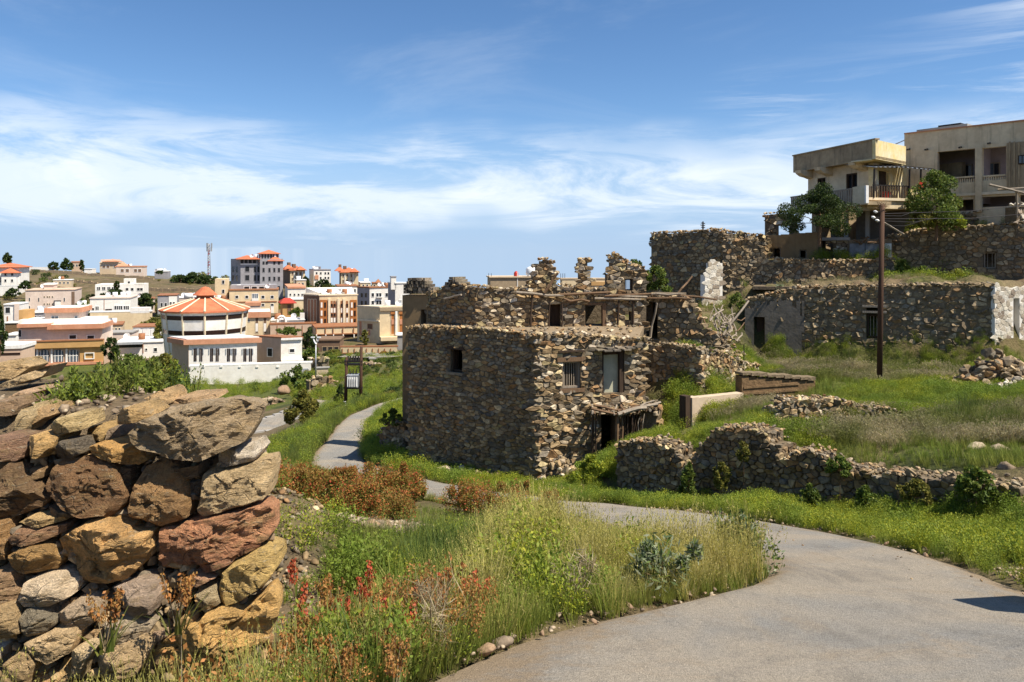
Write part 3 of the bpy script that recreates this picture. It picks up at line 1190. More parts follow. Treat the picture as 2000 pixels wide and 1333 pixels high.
def stone_wall(label, a, b, top, size, name='stone_wall', cat='stone wall', thick=.5, ops=(), parts=300, mat='rubble', core_mat='mortar',
               bot=None, prot=.042, gap=.93, ends='', cap=True, seed=1, aspect=1.45, ragged=.0, batter=0, group=None, capsize=None, relief=.95, drop=.17):
    """a whole free-standing rubble wall as one thing; a, b, top, ops in photograph pixels (with depth for a, b)"""
    fr = Fr(a[0], a[1], b[0], b[1])
    tp = pxline(fr, top)
    if ragged:
        rr_ = random.Random(seed + 9)
        us = np.linspace(0, fr.L, max(4, int(fr.L / (size * 2))))
        tu, tz = np.array(tp).T
        tp = [(float(u), float(np.interp(u, tu, tz)) + rr_.uniform(-ragged, ragged * .5)) for u in us]
    bt = pxline(fr, bot) if bot else low_line(fr)
    o4 = [fr.rect(*q[:4]) for q in ops]
    T = thing(name, label, cat, fr.pt(fr.L / 2, -thick / 2, bt[len(bt) // 2][1]), group)
    st = face_stones(fr, tp, bt, size, o4, aspect, prot, gap, seed, relief=relief, drop=drop)
    for e in ends:
        f2 = Fr.xy(fr.pt(fr.L, 0, 0), fr.pt(fr.L, -thick, 0)) if e == 'R' else Fr.xy(fr.pt(0, -thick, 0), fr.pt(0, 0, 0))
        zt, zb = (tp[-1][1], bt[-1][1]) if e == 'R' else (tp[0][1], bt[0][1])
        st += face_stones(f2, [(0, zt), (f2.L, zt)], [(0, zb), (f2.L, zb)], size, (), aspect, prot, gap, seed + 5)
    if cap:
        st += cap_stones(fr, tp, thick * .8, capsize or size * 1.1, seed + 7)
    mb = MB()
    core(mb, fr, tp, bt, thick, o4)
    mb.build('wall_core', MAT[core_mat], T)
    emit(T, st, MAT[mat], parts)
    return T, fr, tp, bt


def rubble_pile(label, center, rx, ry, h, n, size, name='stone_heap', cat='rubble heap', mat='rubble', seed=1, parts=300, yaw=0.0):
    r = random.Random(seed)
    cx, cy = center
    T = thing(name, label, cat, (cx, cy, gz(cx, cy)))
    st = []
    xy = []
    for _ in range(n):
        a, q = r.uniform(0, 6.28), math.sqrt(r.random())
        dx, dy = math.cos(a) * q * rx, math.sin(a) * q * ry
        xy.append((cx + dx * math.cos(yaw) - dy * math.sin(yaw), cy + dx * math.sin(yaw) + dy * math.cos(yaw), q))
    zs = ground_z([[p[0], p[1]] for p in xy])
    for (x, y, q), z in zip(xy, zs):
        s_ = size * r.choice((.5, .7, .8, 1, 1.3)) * r.uniform(.8, 1.2)
        v, f = ROCKS[r.randrange(len(ROCKS))]
        m = rot_mat(r, 1.6) @ np.diag([s_ * .6, s_ * .5, s_ * .36])
        zz_ = z + h * (1 - q ** 1.5) * r.uniform(.45, 1.0) + s_ * .1
        st.append((s_, (v @ m.T + np.array([x, y, zz_])).tolist(), f.tolist()))
    # earth under the pile
    mb = MB()
    k = 14
    ring = [(cx + .8 * rx * math.cos(t) * math.cos(yaw) - .8 * ry * math.sin(t) * math.sin(yaw), cy + .8 * rx * math.cos(t) * math.sin(yaw) + .8 * ry * math.sin(t) * math.cos(yaw)) for t in np.linspace(0, 6.283, k, endpoint=False)]
    zr = ground_z(ring)
    vs_ = [(x, y, float(z) - .2) for (x, y), z in zip(ring, zr)] + [(cx + (x - cx) * .55, cy + (y - cy) * .55, float(z) + h * .45) for (x, y), z in zip(ring, zr)] + [(cx, cy, gz(cx, cy) + h * .6)]
    fs_ = [(i, (i + 1) % k, k + (i + 1) % k, k + i) for i in range(k)] + [(k + i, k + (i + 1) % k, 2 * k) for i in range(k)]
    mb.add(vs_, fs_)
    mb.build('earth_core', MAT['mortar'], T)
    emit(T, st, MAT[mat], parts)
    return T


# ------------------------------------------------------------------ the boulder wall in the foreground
def boulder(T, outline, d, col, thick=.3, bulge=.15, seed=0, flat=.5, tilt=0.0, label=None):
    """one big stone: photograph outline at its own depth, with a faceted front and real thickness"""
    r = random.Random(seed)
    pts = [P(x, y, d) for x, y in outline]
    n = len(pts)
    q2 = [(p.x, p.z) for p in pts]
    # round the outline a little, resample evenly
    den = []
    for i in range(n):
        a, b, o_ = q2[i], q2[(i + 1) % n], q2[i - 1]
        den.append((a[0] * .97 + o_[0] * .015 + b[0] * .015, a[1] * .97 + o_[1] * .015 + b[1] * .015))
    seg = []
    tot = sum(math.dist(den[i], den[(i + 1) % n]) for i in range(n))
    M = 72
    i, acc = 0, 0.0
    per = tot / M
    cur = 0.0
    out = []
    lens = [math.dist(den[i], den[(i + 1) % n]) for i in range(n)]
    for k in range(M):
        t = k * per
        j, s0 = 0, 0.0
        while s0 + lens[j] < t and j < n - 1:
            s0 += lens[j]
            j += 1
        f = (t - s0) / lens[j]
        a, b = den[j], den[(j + 1) % n]
        out.append((a[0] + (b[0] - a[0]) * f, a[1] + (b[1] - a[1]) * f))
    out = np.array(out)
    cx, cz = out.mean(0)
    rad = np.hypot(out[:, 0] - cx, out[:, 1] - cz).mean()
    pl = []
    for _ in range(8):                                           # broken facets
        a = r.uniform(0, 6.28)
        s_ = r.uniform(.15, 1.5) * flat
        pl.append((math.cos(a) * s_, math.sin(a) * s_, bulge * r.uniform(.55, 1.0) + s_ * rad * r.uniform(.0, .35)))
    K = 18
    vs = []
    nz = Vector((seed * 7.7, seed * 3.1, 0))
    for k in range(K + 1):                                       # back rim -> front centre
        if k < 4:
            sc, h = (.55, -thick) if k == 0 else ((.88, -thick * .8) if k == 1 else ((.97, -thick * .4) if k == 2 else (1.0, -.02)))
        else:
            t = (k - 3) / (K - 3)
            sc = 1 - t * .985 if k > 4 else .985
            h = None
        for (x, z) in out:
            dx, dz = (x - cx) * sc, (z - cz) * sc
            hh = h
            if hh is None:
                hh = bulge * (1 - max(0, sc) ** 20) ** .75
                for a, b, e in pl:
                    hh = min(hh, e + (a * dx + b * dz))
                hh = max(hh, bulge * .12 * (1 - sc))
                hh += dz * tilt
            p = Vector((cx + dx, d - hh, cz + dz))
            w = noise.fractal(Vector((p.x * 2.2, p.y * 2.2, p.z * 3.4)) * 1.5 + nz, 1.0, 2.1, 4)
            w2 = noise.noise(Vector((p.x * 3, p.y * 3, p.z * 13)) + nz * 1.7)
            w3 = noise.fractal(p * 11 + nz, .7, 2.0, 4)
            tr_ = (p.z * 9 + p.x * 3 + w * .9) % 1.0
            w2 += (.35 if tr_ > .5 else -.35) * .6
            am = min(.055, rad * .22)
            w4 = abs(noise.noise(Vector((p.x * 5.5, 0, p.z * 7)) + nz * 2.3))
            w5 = noise.fractal(Vector((p.x * 3.2 + p.z * 1.3, 0, p.z * 6.5)) + nz * 1.3, 1.0, 2.0, 2)
            w5 = math.floor(w5 * 3.2) / 3.2
            p.y -= (w * .28 + w2 * .16 + w5 * .75 + w3 * .42 - max(0, .07 - w4) * 6) * am * (1 if k > 2 else .5)
            p.x += w5 * am * .3 + w3 * am * .3
            p.z += w5 * am * .2 + w3 * am * .3
            vs.append(p)
    vs.append(sum((vs[K * M + i] for i in range(M)), Vector()) / M)
    vs.append(sum((vs[i] for i in range(M)), Vector()) / M)
    fs = []
    for k in range(K):
        fs += [(k * M + i, k * M + (i + 1) % M, (k + 1) * M + (i + 1) % M, (k + 1) * M + i) for i in range(M)]
    fs += [(K * M + i, K * M + (i + 1) % M, (K + 1) * M) for i in range(M)]
    fs += [((i + 1) % M, i, (K + 1) * M + 1) for i in range(M)]
    # outline given clockwise on screen or not: make faces point outwards
    ar = sum(out[i][0] * out[(i + 1) % M][1] - out[(i + 1) % M][0] * out[i][1] for i in range(M))
    if ar < 0:
        fs = [tuple(reversed(f)) for f in fs]
    c_ = Vector((cx, d, cz))
    me = bpy.data.meshes.new('stone')
    me.from_pydata([tuple(v - c_) for v in vs], [], fs)
    me.materials.append(MAT['boulder'])
    me.polygons.foreach_set('use_smooth', [True] * len(fs))
    me.set_sharp_from_angle(angle=R(22))
    o = bpy.data.objects.new('stone', me)
    COL.objects.link(o)
    o.parent = T
    o.location = c_ - ORG[T.name]
    o.color = (*col, 1)
    if label:
        o['label'] = label
    return o


BROWN, TAN, GREY, DGREY, OCH, RED, WHITE, PALE, PURP, GOLD = ((.16, .10, .055), (.26, .17, .085), (.20, .175, .135), (.10, .092, .078), (.36, .23, .09), (.30, .165, .10),
                                                              (.66, .63, .57), (.48, .39, .25), (.19, .125, .09), (.40, .275, .115))
STONES = [
    ([(246, 850), (269, 824), (322, 802), (386, 787), (462, 782), (515, 795), (504, 824), (487, 858), (462, 869), (406, 892), (372, 889), (330, 883), (280, 875)], (.24, .20, .14), 'large grey boulder with a cream top overhanging the wall'),
    ([(426, 880), (498, 865), (508, 883), (501, 897), (428, 914)], WHITE, 'white quartz stone'),
    ([(398, 942), (403, 920), (420, 914), (428, 922), (510, 900), (529, 897), (532, 922), (526, 970), (406, 1001), (393, 990), (400, 964)], (.34, .28, .18), None),
    ([(266, 948), (280, 914), (322, 900), (350, 904), (370, 931), (377, 1004), (330, 1019), (263, 1001), (258, 984)], (.25, .165, .085), None),
    ([(92, 948), (101, 914), (120, 897), (179, 892), (224, 911), (238, 936), (256, 967), (249, 984), (232, 1001), (179, 1002), (140, 984), (112, 964)], BROWN, None),
    ([(-40, 920), (17, 901), (42, 917), (62, 936), (99, 976), (84, 990), (34, 1006), (-40, 1006)], (.13, .09, .055), None),
    ([(174, 872), (207, 864), (266, 869), (291, 899), (274, 908), (224, 897), (179, 883)], OCH, None),
    ([(115, 869), (123, 858), (160, 857), (169, 883), (151, 892), (115, 893)], DGREY, None),
    ([(-20, 855), (42, 855), (56, 872), (45, 897), (-20, 900)], PURP, None),
    ([(56, 852), (95, 843), (119, 852), (112, 872), (92, 892), (76, 886)], (.40, .28, .13), None),
    ([(101, 830), (120, 813), (162, 808), (168, 838), (118, 850)], (.36, .30, .17), None),
    ([(227, 813), (238, 799), (269, 789), (297, 805), (302, 810), (280, 822), (230, 829)], (.34, .25, .13), None),
    ([(323, 892), (333, 885), (367, 904), (347, 906)], (.3, .2, .1), None),
    ([(375, 936), (398, 934), (398, 962), (378, 967)], DGREY, None),
    ([(56, 914), (92, 911), (90, 931), (73, 934)], (.24, .17, .1), None),
    ([(46, 1015), (64, 1005), (134, 1004), (137, 1012), (84, 1025)], (.34, .26, .14), None),
    ([(27, 1046), (42, 1029), (134, 1022), (132, 1037), (84, 1055), (34, 1054)], (.22, .14, .09), None),
    ([(-30, 1011), (17, 1014), (24, 1056), (20, 1090), (-30, 1099)], TAN, None),
    ([(27, 1078), (56, 1059), (92, 1060), (106, 1071), (123, 1092), (112, 1112), (42, 1116), (31, 1098)], (.27, .18, .08), None),
    ([(115, 1050), (179, 1014), (213, 1008), (260, 1022), (263, 1034), (298, 1041), (291, 1056), (306, 1062), (291, 1092), (260, 1123), (182, 1139), (157, 1134), (148, 1095), (123, 1087)], (.42, .28, .13), None),
    ([(309, 1035), (364, 1020), (459, 1000), (515, 985), (532, 995), (540, 1031), (527, 1050), (470, 1075), (459, 1083), (330, 1107), (313, 1100), (309, 1070)], RED, 'long reddish stone'),
    ([(434, 1140), (440, 1112), (462, 1095), (512, 1070), (540, 1081), (540, 1112), (521, 1137), (476, 1168), (445, 1179), (437, 1160)], (.52, .40, .17), None),
    ([(288, 1286), (308, 1260), (350, 1230), (392, 1213), (403, 1196), (437, 1185), (476, 1193), (526, 1153), (543, 1174), (543, 1202), (524, 1252), (476, 1290), (459, 1310), (406, 1340), (336, 1320)], GOLD, 'huge golden boulder at the wall foot'),
    ([(48, 1165), (53, 1134), (92, 1123), (120, 1118), (154, 1132), (151, 1157), (112, 1174), (56, 1178)], (.50, .44, .35), None),
    ([(45, 1202), (56, 1185), (87, 1179), (118, 1202), (118, 1213), (95, 1232), (64, 1235)], (.17, .16, .13), None),
    ([(119, 1193), (146, 1174), (179, 1165), (202, 1179), (196, 1207), (168, 1227), (126, 1213)], (.33, .28, .22), None),
    ([(218, 1148), (269, 1132), (308, 1140), (316, 1157), (308, 1190), (269, 1192), (252, 1168)], (.26, .22, .19), None),
    ([(336, 1179), (367, 1162), (371, 1174), (350, 1202), (333, 1207)], (.24, .21, .16), None),
    ([(384, 1157), (423, 1140), (435, 1174), (417, 1185), (389, 1179)], (.32, .28, .19), None),
    ([(351, 1209), (370, 1190), (389, 1188), (392, 1202), (356, 1217)], (.38, .28, .14), None),
    ([(375, 1120), (428, 1123), (392, 1139), (375, 1137)], (.35, .22, .15), None),
    ([(-20, 1120), (25, 1115), (46, 1165), (36, 1176), (-20, 1179)], (.28, .20, .13), None),
    ([(-15, 1179), (31, 1175), (53, 1230), (28, 1240), (-15, 1244)], (.32, .25, .15), None),
    ([(56, 1249), (112, 1227), (151, 1224), (160, 1232), (146, 1269), (112, 1286), (84, 1277)], (.46, .37, .24), None),
    ([(143, 1269), (174, 1252), (202, 1249), (179, 1283), (168, 1319), (146, 1314)], (.52, .44, .30), None),
    ([(66, 1315), (90, 1304), (109, 1316), (108, 1350), (66, 1350)], (.38, .26, .15), None),
    ([(-10, 1258), (14, 1260), (11, 1280), (-10, 1300)], WHITE, None),
    ([(179, 1230), (207, 1221), (213, 1241), (179, 1251)], (.3, .22, .13), None),
    ([(300, 1232), (328, 1227), (333, 1238), (302, 1251)], (.26, .2, .15), None),
    ([(462, 1067), (512, 1053), (510, 1066), (470, 1083)], (.15, .075, .045), None),
    ([(384, 1101), (468, 1081), (459, 1095), (403, 1114)], (.2, .11, .07), None),
    ([(14, 1290), (60, 1262), (80, 1290), (60, 1345), (5, 1345)], (.36, .28, .17), None),
    ([(205, 1262), (288, 1240), (300, 1262), (276, 1310), (205, 1330), (190, 1290)], (.35, .28, .18), None),
    ([(205, 1215), (262, 1200), (300, 1222), (290, 1240), (215, 1255)], (.3, .27, .22), None),
    ([(120, 1290), (145, 1290), (150, 1345), (112, 1345)], (.4, .3, .16), None),
    ([(232, 908), (262, 912), (262, 945), (248, 945)], (.10, .075, .05), None),
    ([(302, 895), (326, 893), (345, 910), (372, 922), (392, 905), (395, 928), (374, 930), (352, 905)], (.14, .10, .06), None),
    ([(96, 988), (140, 992), (176, 1006), (140, 1002), (100, 1004)], (.12, .09, .06), None),
]
bw = thing('boulder_wall', 'dry stone wall of big rough boulders beside the lane, nearest the camera', 'stone wall', (-2.3, 4.35, -2.35))
for k, (ol, col_, lab) in enumerate(STONES):
    my = sum(y for _, y in ol) / len(ol)
    w_ = max(x for x, _ in ol) - min(x for x, _ in ol)
    d_ = 4.02 + (1333 - my) / 540 * .42 + (-.10 if k == 0 else 0) + (.05 if w_ < 50 else 0)
    jit = random.Random(k).uniform(.92, 1.08)
    boulder(bw, ol, d_, tuple(x * jit * k_ * min(1, .40 / max(col_)) ** .75 for x, k_ in zip(col_, (2.1, 1.85, 1.55))), thick=.30 if w_ > 60 else .16, bulge=.07 + min(.12, w_ / 1500), seed=k + 1, flat=.62,
            tilt=-.55 if k == 0 else random.Random(k + 5).uniform(-.3, .12), label=lab)
# small stones and earth filling the joints, set well back
st = []
r_ = random.Random(5)
for _ in range(1300):
    px, py = r_.uniform(-30, 528), r_.uniform(872, 1350)
    d_ = 4.02 + (1333 - py) / 540 * .42 + r_.uniform(.03, .22)
    s_ = r_.uniform(.02, .085)
    v, f = ROCKS[r_.randrange(16)]
    st.append((s_, (v @ (rot_mat(r_, 2) @ np.diag([s_, s_ * .8, s_ * .55])).T + np.array(P(px, py, d_))).tolist(), f.tolist()))
emit(bw, st, MAT['rubble'], 0)
mb = MB()
for py0, py1, dd in ((872, 1000, .36), (1000, 1100, .34), (1100, 1220, .32), (1220, 1400, .30)):
    da = 4.02 + (1333 - (py0 + py1) / 2) / 540 * .42 + dd
    fr_ = Fr.xy((-3.6, da), (-1.74, da))
    fr_.box(mb, 0, fr_.L, -.22, 0, (HOR - py1) / F * da, (HOR - py0) / F * da)
mb.build('earth_core', MAT['mortar'], bw)

# slabs and loose stones lying on top of the wall
TOP = [
    ([(-20, 712), (39, 700), (60, 717), (36, 737), (-20, 750)], 5.9, (.50, .38, .22), 'pale flat slab at the left end of the boulder wall top'),
    ([(4, 751), (36, 735), (98, 713), (83, 735), (36, 752), (8, 756)], 5.6, (.54, .43, .27), 'thin pale slab leaning below the topmost flat slab'),
    ([(22, 774), (42, 763), (73, 766), (50, 778)], 5.2, (.50, .36, .24), 'small pinkish slab lying on the gravel of the wall top'),
    ([(-15, 785), (28, 780), (36, 794), (31, 810), (-15, 812)], 4.85, (.28, .2, .13), 'dark brown stone at the left edge of the wall top'),
    ([(280, 779), (316, 761), (328, 771), (335, 787), (308, 793)], 5.0, (.5, .36, .2), 'tan pointed stone behind the large grey boulder'),
    ([(330, 790), (345, 776), (420, 771), (424, 779), (400, 788), (345, 797)], 5.1, (.46, .33, .2), 'flat pinkish slab behind the large grey boulder'),
    ([(36, 800), (60, 790), (74, 812), (64, 840), (40, 838)], 4.75, (.46, .37, .22), 'upright yellowish stone near the left edge of the wall top'),
    ([(62, 800), (85, 795), (100, 812), (80, 826), (64, 820)], 4.8, (.44, .31, .17), 'small ochre stone beside the upright yellowish stone'),
    ([(168, 838), (200, 830), (222, 842), (212, 858), (176, 856)], 4.6, (.46, .33, .15), 'ochre stone in the gravel left of the large grey boulder'),
    ([(214, 838), (236, 828), (248, 846), (238, 866), (216, 858)], 4.58, (.26, .21, .16), 'grey stone touching the left end of the large grey boulder'),
]
for k, (ol, d_, col_, lab) in enumerate(TOP):
    t_ = thing('loose_stone', lab, 'stone', P(sum(x for x, _ in ol) / len(ol), max(y for _, y in ol), d_ + .1))
    o_ = boulder(t_, ol, d_, tuple(x * q_ for x, q_ in zip(col_, (1.45, 1.32, 1.15))), thick=.34, bulge=.09, seed=80 + k, flat=.6, tilt=-.7)
# gravel and chips over the wall top, the bank below it, and the lane edges
def pebbles(name, label, poly, n, s0, s1, mat, seed, dz=0.0, flat=1.0):
    r = np.random.default_rng(seed)
    poly = np.array(poly)
    p = r.uniform(poly.min(0), poly.max(0), (n * 3, 2))
    p = p[in_poly(p, poly)][:n]
    z = ground_z(p)
    s_ = s0 + (s1 - s0) * r.random(len(p)) ** 2.2
    V, Fc = [], []
    b = 0
    rr_ = random.Random(seed)
    for (x, y), zz_, q in zip(p, z, s_):
        v, f = ROCKS[rr_.randrange(16)]
        V.append(v @ (rot_mat(rr_, flat) @ np.diag([q, q * .8, q * .5])).T + np.array([x, y, zz_ + q * .15 + dz]))
        Fc.append(f + b)
        b += len(v)
    o = np_obj(name, np.concatenate(V), np.concatenate(Fc), MAT[mat])
    tag(o, label, 'gravel', kind='stuff')
    return o


pebbles('gravel', 'loose stones and earth over the top of the boulder wall', [(-5.5, 4.4), (-1.5, 4.4), (-1.6, 6), (-2, 7.2), (-5.8, 7.4)], 1300, .008, .06, 'gravel', 1, .0)
pebbles('gravel', 'grey rubble bank between the boulder wall and the rust-coloured bushes', [(-1.9, 6.0), (-1.35, 5.8), (-1.7, 7.6), (-2.4, 9.2), (-2.1, 12), (-3.2, 13.5), (-5.4, 14), (-5.4, 9), (-3.2, 6.8)], 4200, .014, .085, 'rubble', 2, .0)
pebbles('gravel', 'grey rubble spread below the rust-coloured bushes', [(-2.0, 9.2), (-.9, 10.4), (-1.3, 12.2), (-2.6, 13.8), (-4.6, 15), (-5.0, 13.6), (-3.4, 11)], 2200, .02, .12, 'gravel', 12, .0)
pebbles('gravel', 'gravel spill along the right edge of the lane', [(4.75, 6.0), (5.3, 5.5), (6.6, 5.6), (6.8, 7.6), (5.8, 8.2), (5.2, 8.0), (4.95, 7.2)], 1900, .008, .05, 'gravel', 3, .02)
pebbles('gravel', 'scattered stone chips along the lane verge below the terrace walls', [(5.0, 9.0), (5.5, 9.2), (5.3, 12), (4.8, 14), (3.6, 16), (2.3, 17.6), (2.0, 17.2), (3.3, 15.6), (4.5, 13.4), (5.0, 11.4)], 420, .012, .07, 'gravel', 4, .02)
pebbles('gravel', 'small stones along the island edge of the lane', [(-.7, 4.1), (.2, 5.2), (1.3, 6.15), (2.3, 7.1), (2.2, 7.4), (1.2, 6.6), (0, 5.7), (-.9, 4.3)], 260, .008, .05, 'gravel', 6, .02)
for k, (px, py, s_, lab) in enumerate(((948, 1286, .085, 'rough brown stone at the grass edge nearest the camera'), (984, 1268, .10, 'flat dark stone behind the rough brown stone at the grass edge'),
                                       (1230, 1176, .06, 'tan stone at the grass edge below the spiky grey-green plant'), (1195, 1172, .04, 'small pale stone left of the tan stone at the grass edge'),
                                       (1390, 1172, .045, 'pale pebble at the grass edge near the leafy bush'))):
    d_ = float(np.interp((py - 505) / F, [-z_ / d for d, z_ in zip(ZL_D[3:], ZL_Z[3:])][::-1], ZL_D[3:][::-1]))
    x, y = XY(px, d_)
    v, f = ROCKS_HI[k]
    o_ = np_obj('loose_stone', v @ np.diag([s_, s_ * .8, s_ * .5]).T + np.array([x, y, gz(x, y) + s_ * .42]), f, MAT['gravel'])
    tag(o_, lab, 'stone')

pebbles('gravel', 'few loose stones lying on the lane', [(3.4, 5.6), (4.7, 5.6), (4.9, 9), (4.4, 12), (3.4, 11.5), (4.0, 9)], 40, .008, .035, 'rubble', 13, .03)
# ------------------------------------------------------------------ the stone house in the middle
def bars_window(T, fr, px, n, bars=6, wood_m='wood_grey', frame_w=.07):
    """timber frame with upright bars set in a wall opening"""
    u0, u1, z0, z1 = fr.rect(*px)
    mb = MB()
    fr.box(mb, u0, u0 + frame_w, n - .08, n + .02, z0, z1)
    fr.box(mb, u1 - frame_w, u1, n - .08, n + .02, z0, z1)
    fr.box(mb, u0 + frame_w, u1 - frame_w, n - .08, n + .02, z0, z0 + frame_w)
    fr.box(mb, u0 + frame_w, u1 - frame_w, n - .08, n + .02, z1 - frame_w, z1)
    w = mb.build('window', MAT[wood_m], T)
    for i in range(bars):
        mb = MB()
        u = u0 + frame_w + (u1 - u0 - 2 * frame_w) * (i + .5) / bars
        fr.box(mb, u - .012, u + .012, n - .05, n - .02, z0 + frame_w, z1 - frame_w)
        mb.build('bar', MAT['wood_grey'], w)
    return w


def log(mb, a, b, r, jit=.03, seed=0, seg=6, taper=.8):
    rr_ = random.Random(seed)
    a, b = Vector(a), Vector(b)
    pts = [a.lerp(b, t) + Vector((rr_.gauss(0, jit), rr_.gauss(0, jit), rr_.gauss(0, jit))) * (0 if t in (0, 1) else 1) for t in (0, .33, .66, 1)]
    mb.tube(pts, r, r * taper, seg)


def beam(T, name, a, b, r, mat='wood_grey', seed=0, jit=.02, seg=6):
    mb = MB()
    log(mb, a, b, r, jit, seed, seg)
    return mb.build(name, MAT[mat], T)


H = thing('stone_house', 'two-faced rubble stone house with a flat earth roof standing at the bend of the lane', 'stone house', (0.6, 25.5, gz(.6, 25.5)))
HL = Fr(797, 26.87, 1050, 23.5)
HR = Fr(1050, 23.5, 1261, 24.5)
hl_top = pxline(HL, [(797, 640), (830, 638), (870, 640), (930, 641), (1000, 648), (1050, 655)])
hr_top = pxline(HR, [(1050, 655), (1100, 652), (1150, 656), (1200, 660), (1261, 664)])
hl_bot, hr_bot = low_line(HL, -.4), low_line(HR, -.4)
w_left = (880, 683, 903, 727)
w_right = (1099, 706, 1134, 759)
p_right = (1176, 684, 1219, 768)
d_right = (1174, 806, 1203, 880)
d_right2 = (1222, 812, 1258, 868)
opL = [HL.rect(*w_left)]
opR = [HR.rect(*q) for q in (w_right, p_right, d_right, d_right2)]
st = face_stones(HL, hl_top, hl_bot, .155, opL, 2.1, .034, .95, 11, u0=-.05)
stR = face_stones(HR, hr_top, hr_bot, .175, opR, 2.2, .036, .96, 12)
mb = MB()
core(mb, HL, hl_top, hl_bot, .45, opL)
core(mb, HR, hr_top, hr_bot, .45, opR)
mb.build('wall_core', MAT['mortar'], H)
mb = MB()
bkL, bkR = (-3.2, 30.2), (5.2, 29.0)
zt = float(np.interp(.0, *zip(*[(0, -2.55)])))
foot = [tuple(HL.pt(.1, -.3, 0)[:2]), tuple(HL.pt(HL.L, -.35, 0)[:2]), tuple(HR.pt(HR.L - .1, -.3, 0)[:2]), bkR, bkL]
vs_ = [(x, y, -2.80) for x, y in foot] + [(x, y, -2.58 - (.05 if i in (1, 2) else 0) + (.0 if i < 3 else .0)) for i, (x, y) in enumerate(foot)]
n5 = 5
mb.add(vs_, [tuple(range(4, -1, -1)), tuple(range(5, 10))] + [(i, (i + 1) % 5, 5 + (i + 1) % 5, 5 + i) for i in range(5)])
mb.build('roof', MAT['earth_roof'], H)
mb = MB()
b1 = Fr.xy(foot[2], bkR)
b1.box(mb, 0, b1.L, -.5, 0, -8, -2.8)
b2 = Fr.xy(bkR, bkL)
b2.box(mb, 0, b2.L, -.5, 0, -9, -2.8)
b3 = Fr.xy(bkL, foot[0])
b3.box(mb, 0, b3.L, -.5, 0, -9, -2.8)
mb.build('rear_walls', MAT['mortar'], H)
st += cap_stones(HL, hl_top, .4, .22, 13, .55)
stR += cap_stones(HR, hr_top, .4, .2, 14, .6)
emit(H, st, MAT['rubble'], 150)
emit(H, stR, MAT['rubble_pale'], 150)  # paler palette puts the right face's sunlight into the stone colour
sl = []
rs = random.Random(19)
for i in range(170):
    v, f = ROCKS[rs.randrange(16)]
    px = rs.uniform(815, 1255)
    d_ = rs.uniform(24.6, 28.2)
    x, y = XY(px, d_)
    s_ = rs.uniform(.03, .13)
    if in_poly(np.array([[x, y]]), foot)[0]:
        sl.append((s_, (v @ (rot_mat(rs, .6) @ np.diag([s_, s_ * .8, s_ * .5])).T + np.array([x, y, -2.58 + s_ * .2])).tolist(), f.tolist()))
emit(H, sl, MAT['rubble_pale'], 0)
# windows, lintels, blocked doorway with its slate hood
u0, u1, z0, z1 = opL[0]
mb = MB()
HL.box(mb, u0 - .12, u1 + .12, -.3, .06, z1, z1 + .1)
mb.build('lintel', MAT['wood_dark'], H)
mb = MB()
HL.box(mb, u0, u0 + .06, -.35, -.12, z0, z1)
HL.box(mb, u1 - .06, u1, -.35, -.12, z0, z1)
HL.box(mb, u0 + .06, u1 - .06, -.35, -.12, z0, z0 + .06)
mb.build('window_frame', MAT['wood_dark'], H)
mb = MB()
HL.box(mb, u0 - .1, u1 + .1, -.2, .12, z0 - .09, z0)
mb.build('sill', MAT['slate'], H)
bars_window(H, HR, w_right, -.10, 6)
u0, u1, z0, z1 = opR[0]
mb = MB()
HR.box(mb, u0 - .2, u1 + .14, -.3, .07, z1, z1 + .13)
mb.build('lintel', MAT['wood_brown'], H)
mb = MB()
HR.box(mb, u0 - .16, u1 + .1, -.3, .11, z1 + .30, z1 + .36)
mb.build('lintel', MAT['wood_dark'], H)
mb = MB()
HR.box(mb, u0 - .1, u1 + .12, -.25, .06, z0 - .12, z0)
mb.build('sill', MAT['wood_brown'], H)
u0, u1, z0, z1 = opR[1]
mb = MB()
HR.box(mb, u0 + .06, u1 - .16, -.34, -.16, z0, z1)
mb.build('blocking_panel', MAT['pale_panel'], H)
mb = MB()
HR.box(mb, u1 - .16, u1 - .03, -.3, .0, z0, z1)
HR.box(mb, u0, u0 + .06, -.3, -.02, z0, z1)
HR.box(mb, u0 + .06, u1 - .16, -.3, -.10, z1 - .16, z1)
mb.build('door_frame', MAT['wood_dark'], H)
rs = random.Random(4)
for i in range(9):
    mb = MB()
    a = HR.u(1163) + i * (HR.u(1244) - HR.u(1163)) / 9
    zz_ = HR.z(1200, 683) + rs.uniform(-.01, .07)
    HR.box(mb, a + rs.uniform(-.05, 0), a + (HR.u(1244) - HR.u(1163)) / 9 + rs.uniform(0, .09), -.3, .42 + rs.uniform(-.14, .12), zz_, zz_ + .045)
    mb.build('hood_slab', MAT['slate'], H)
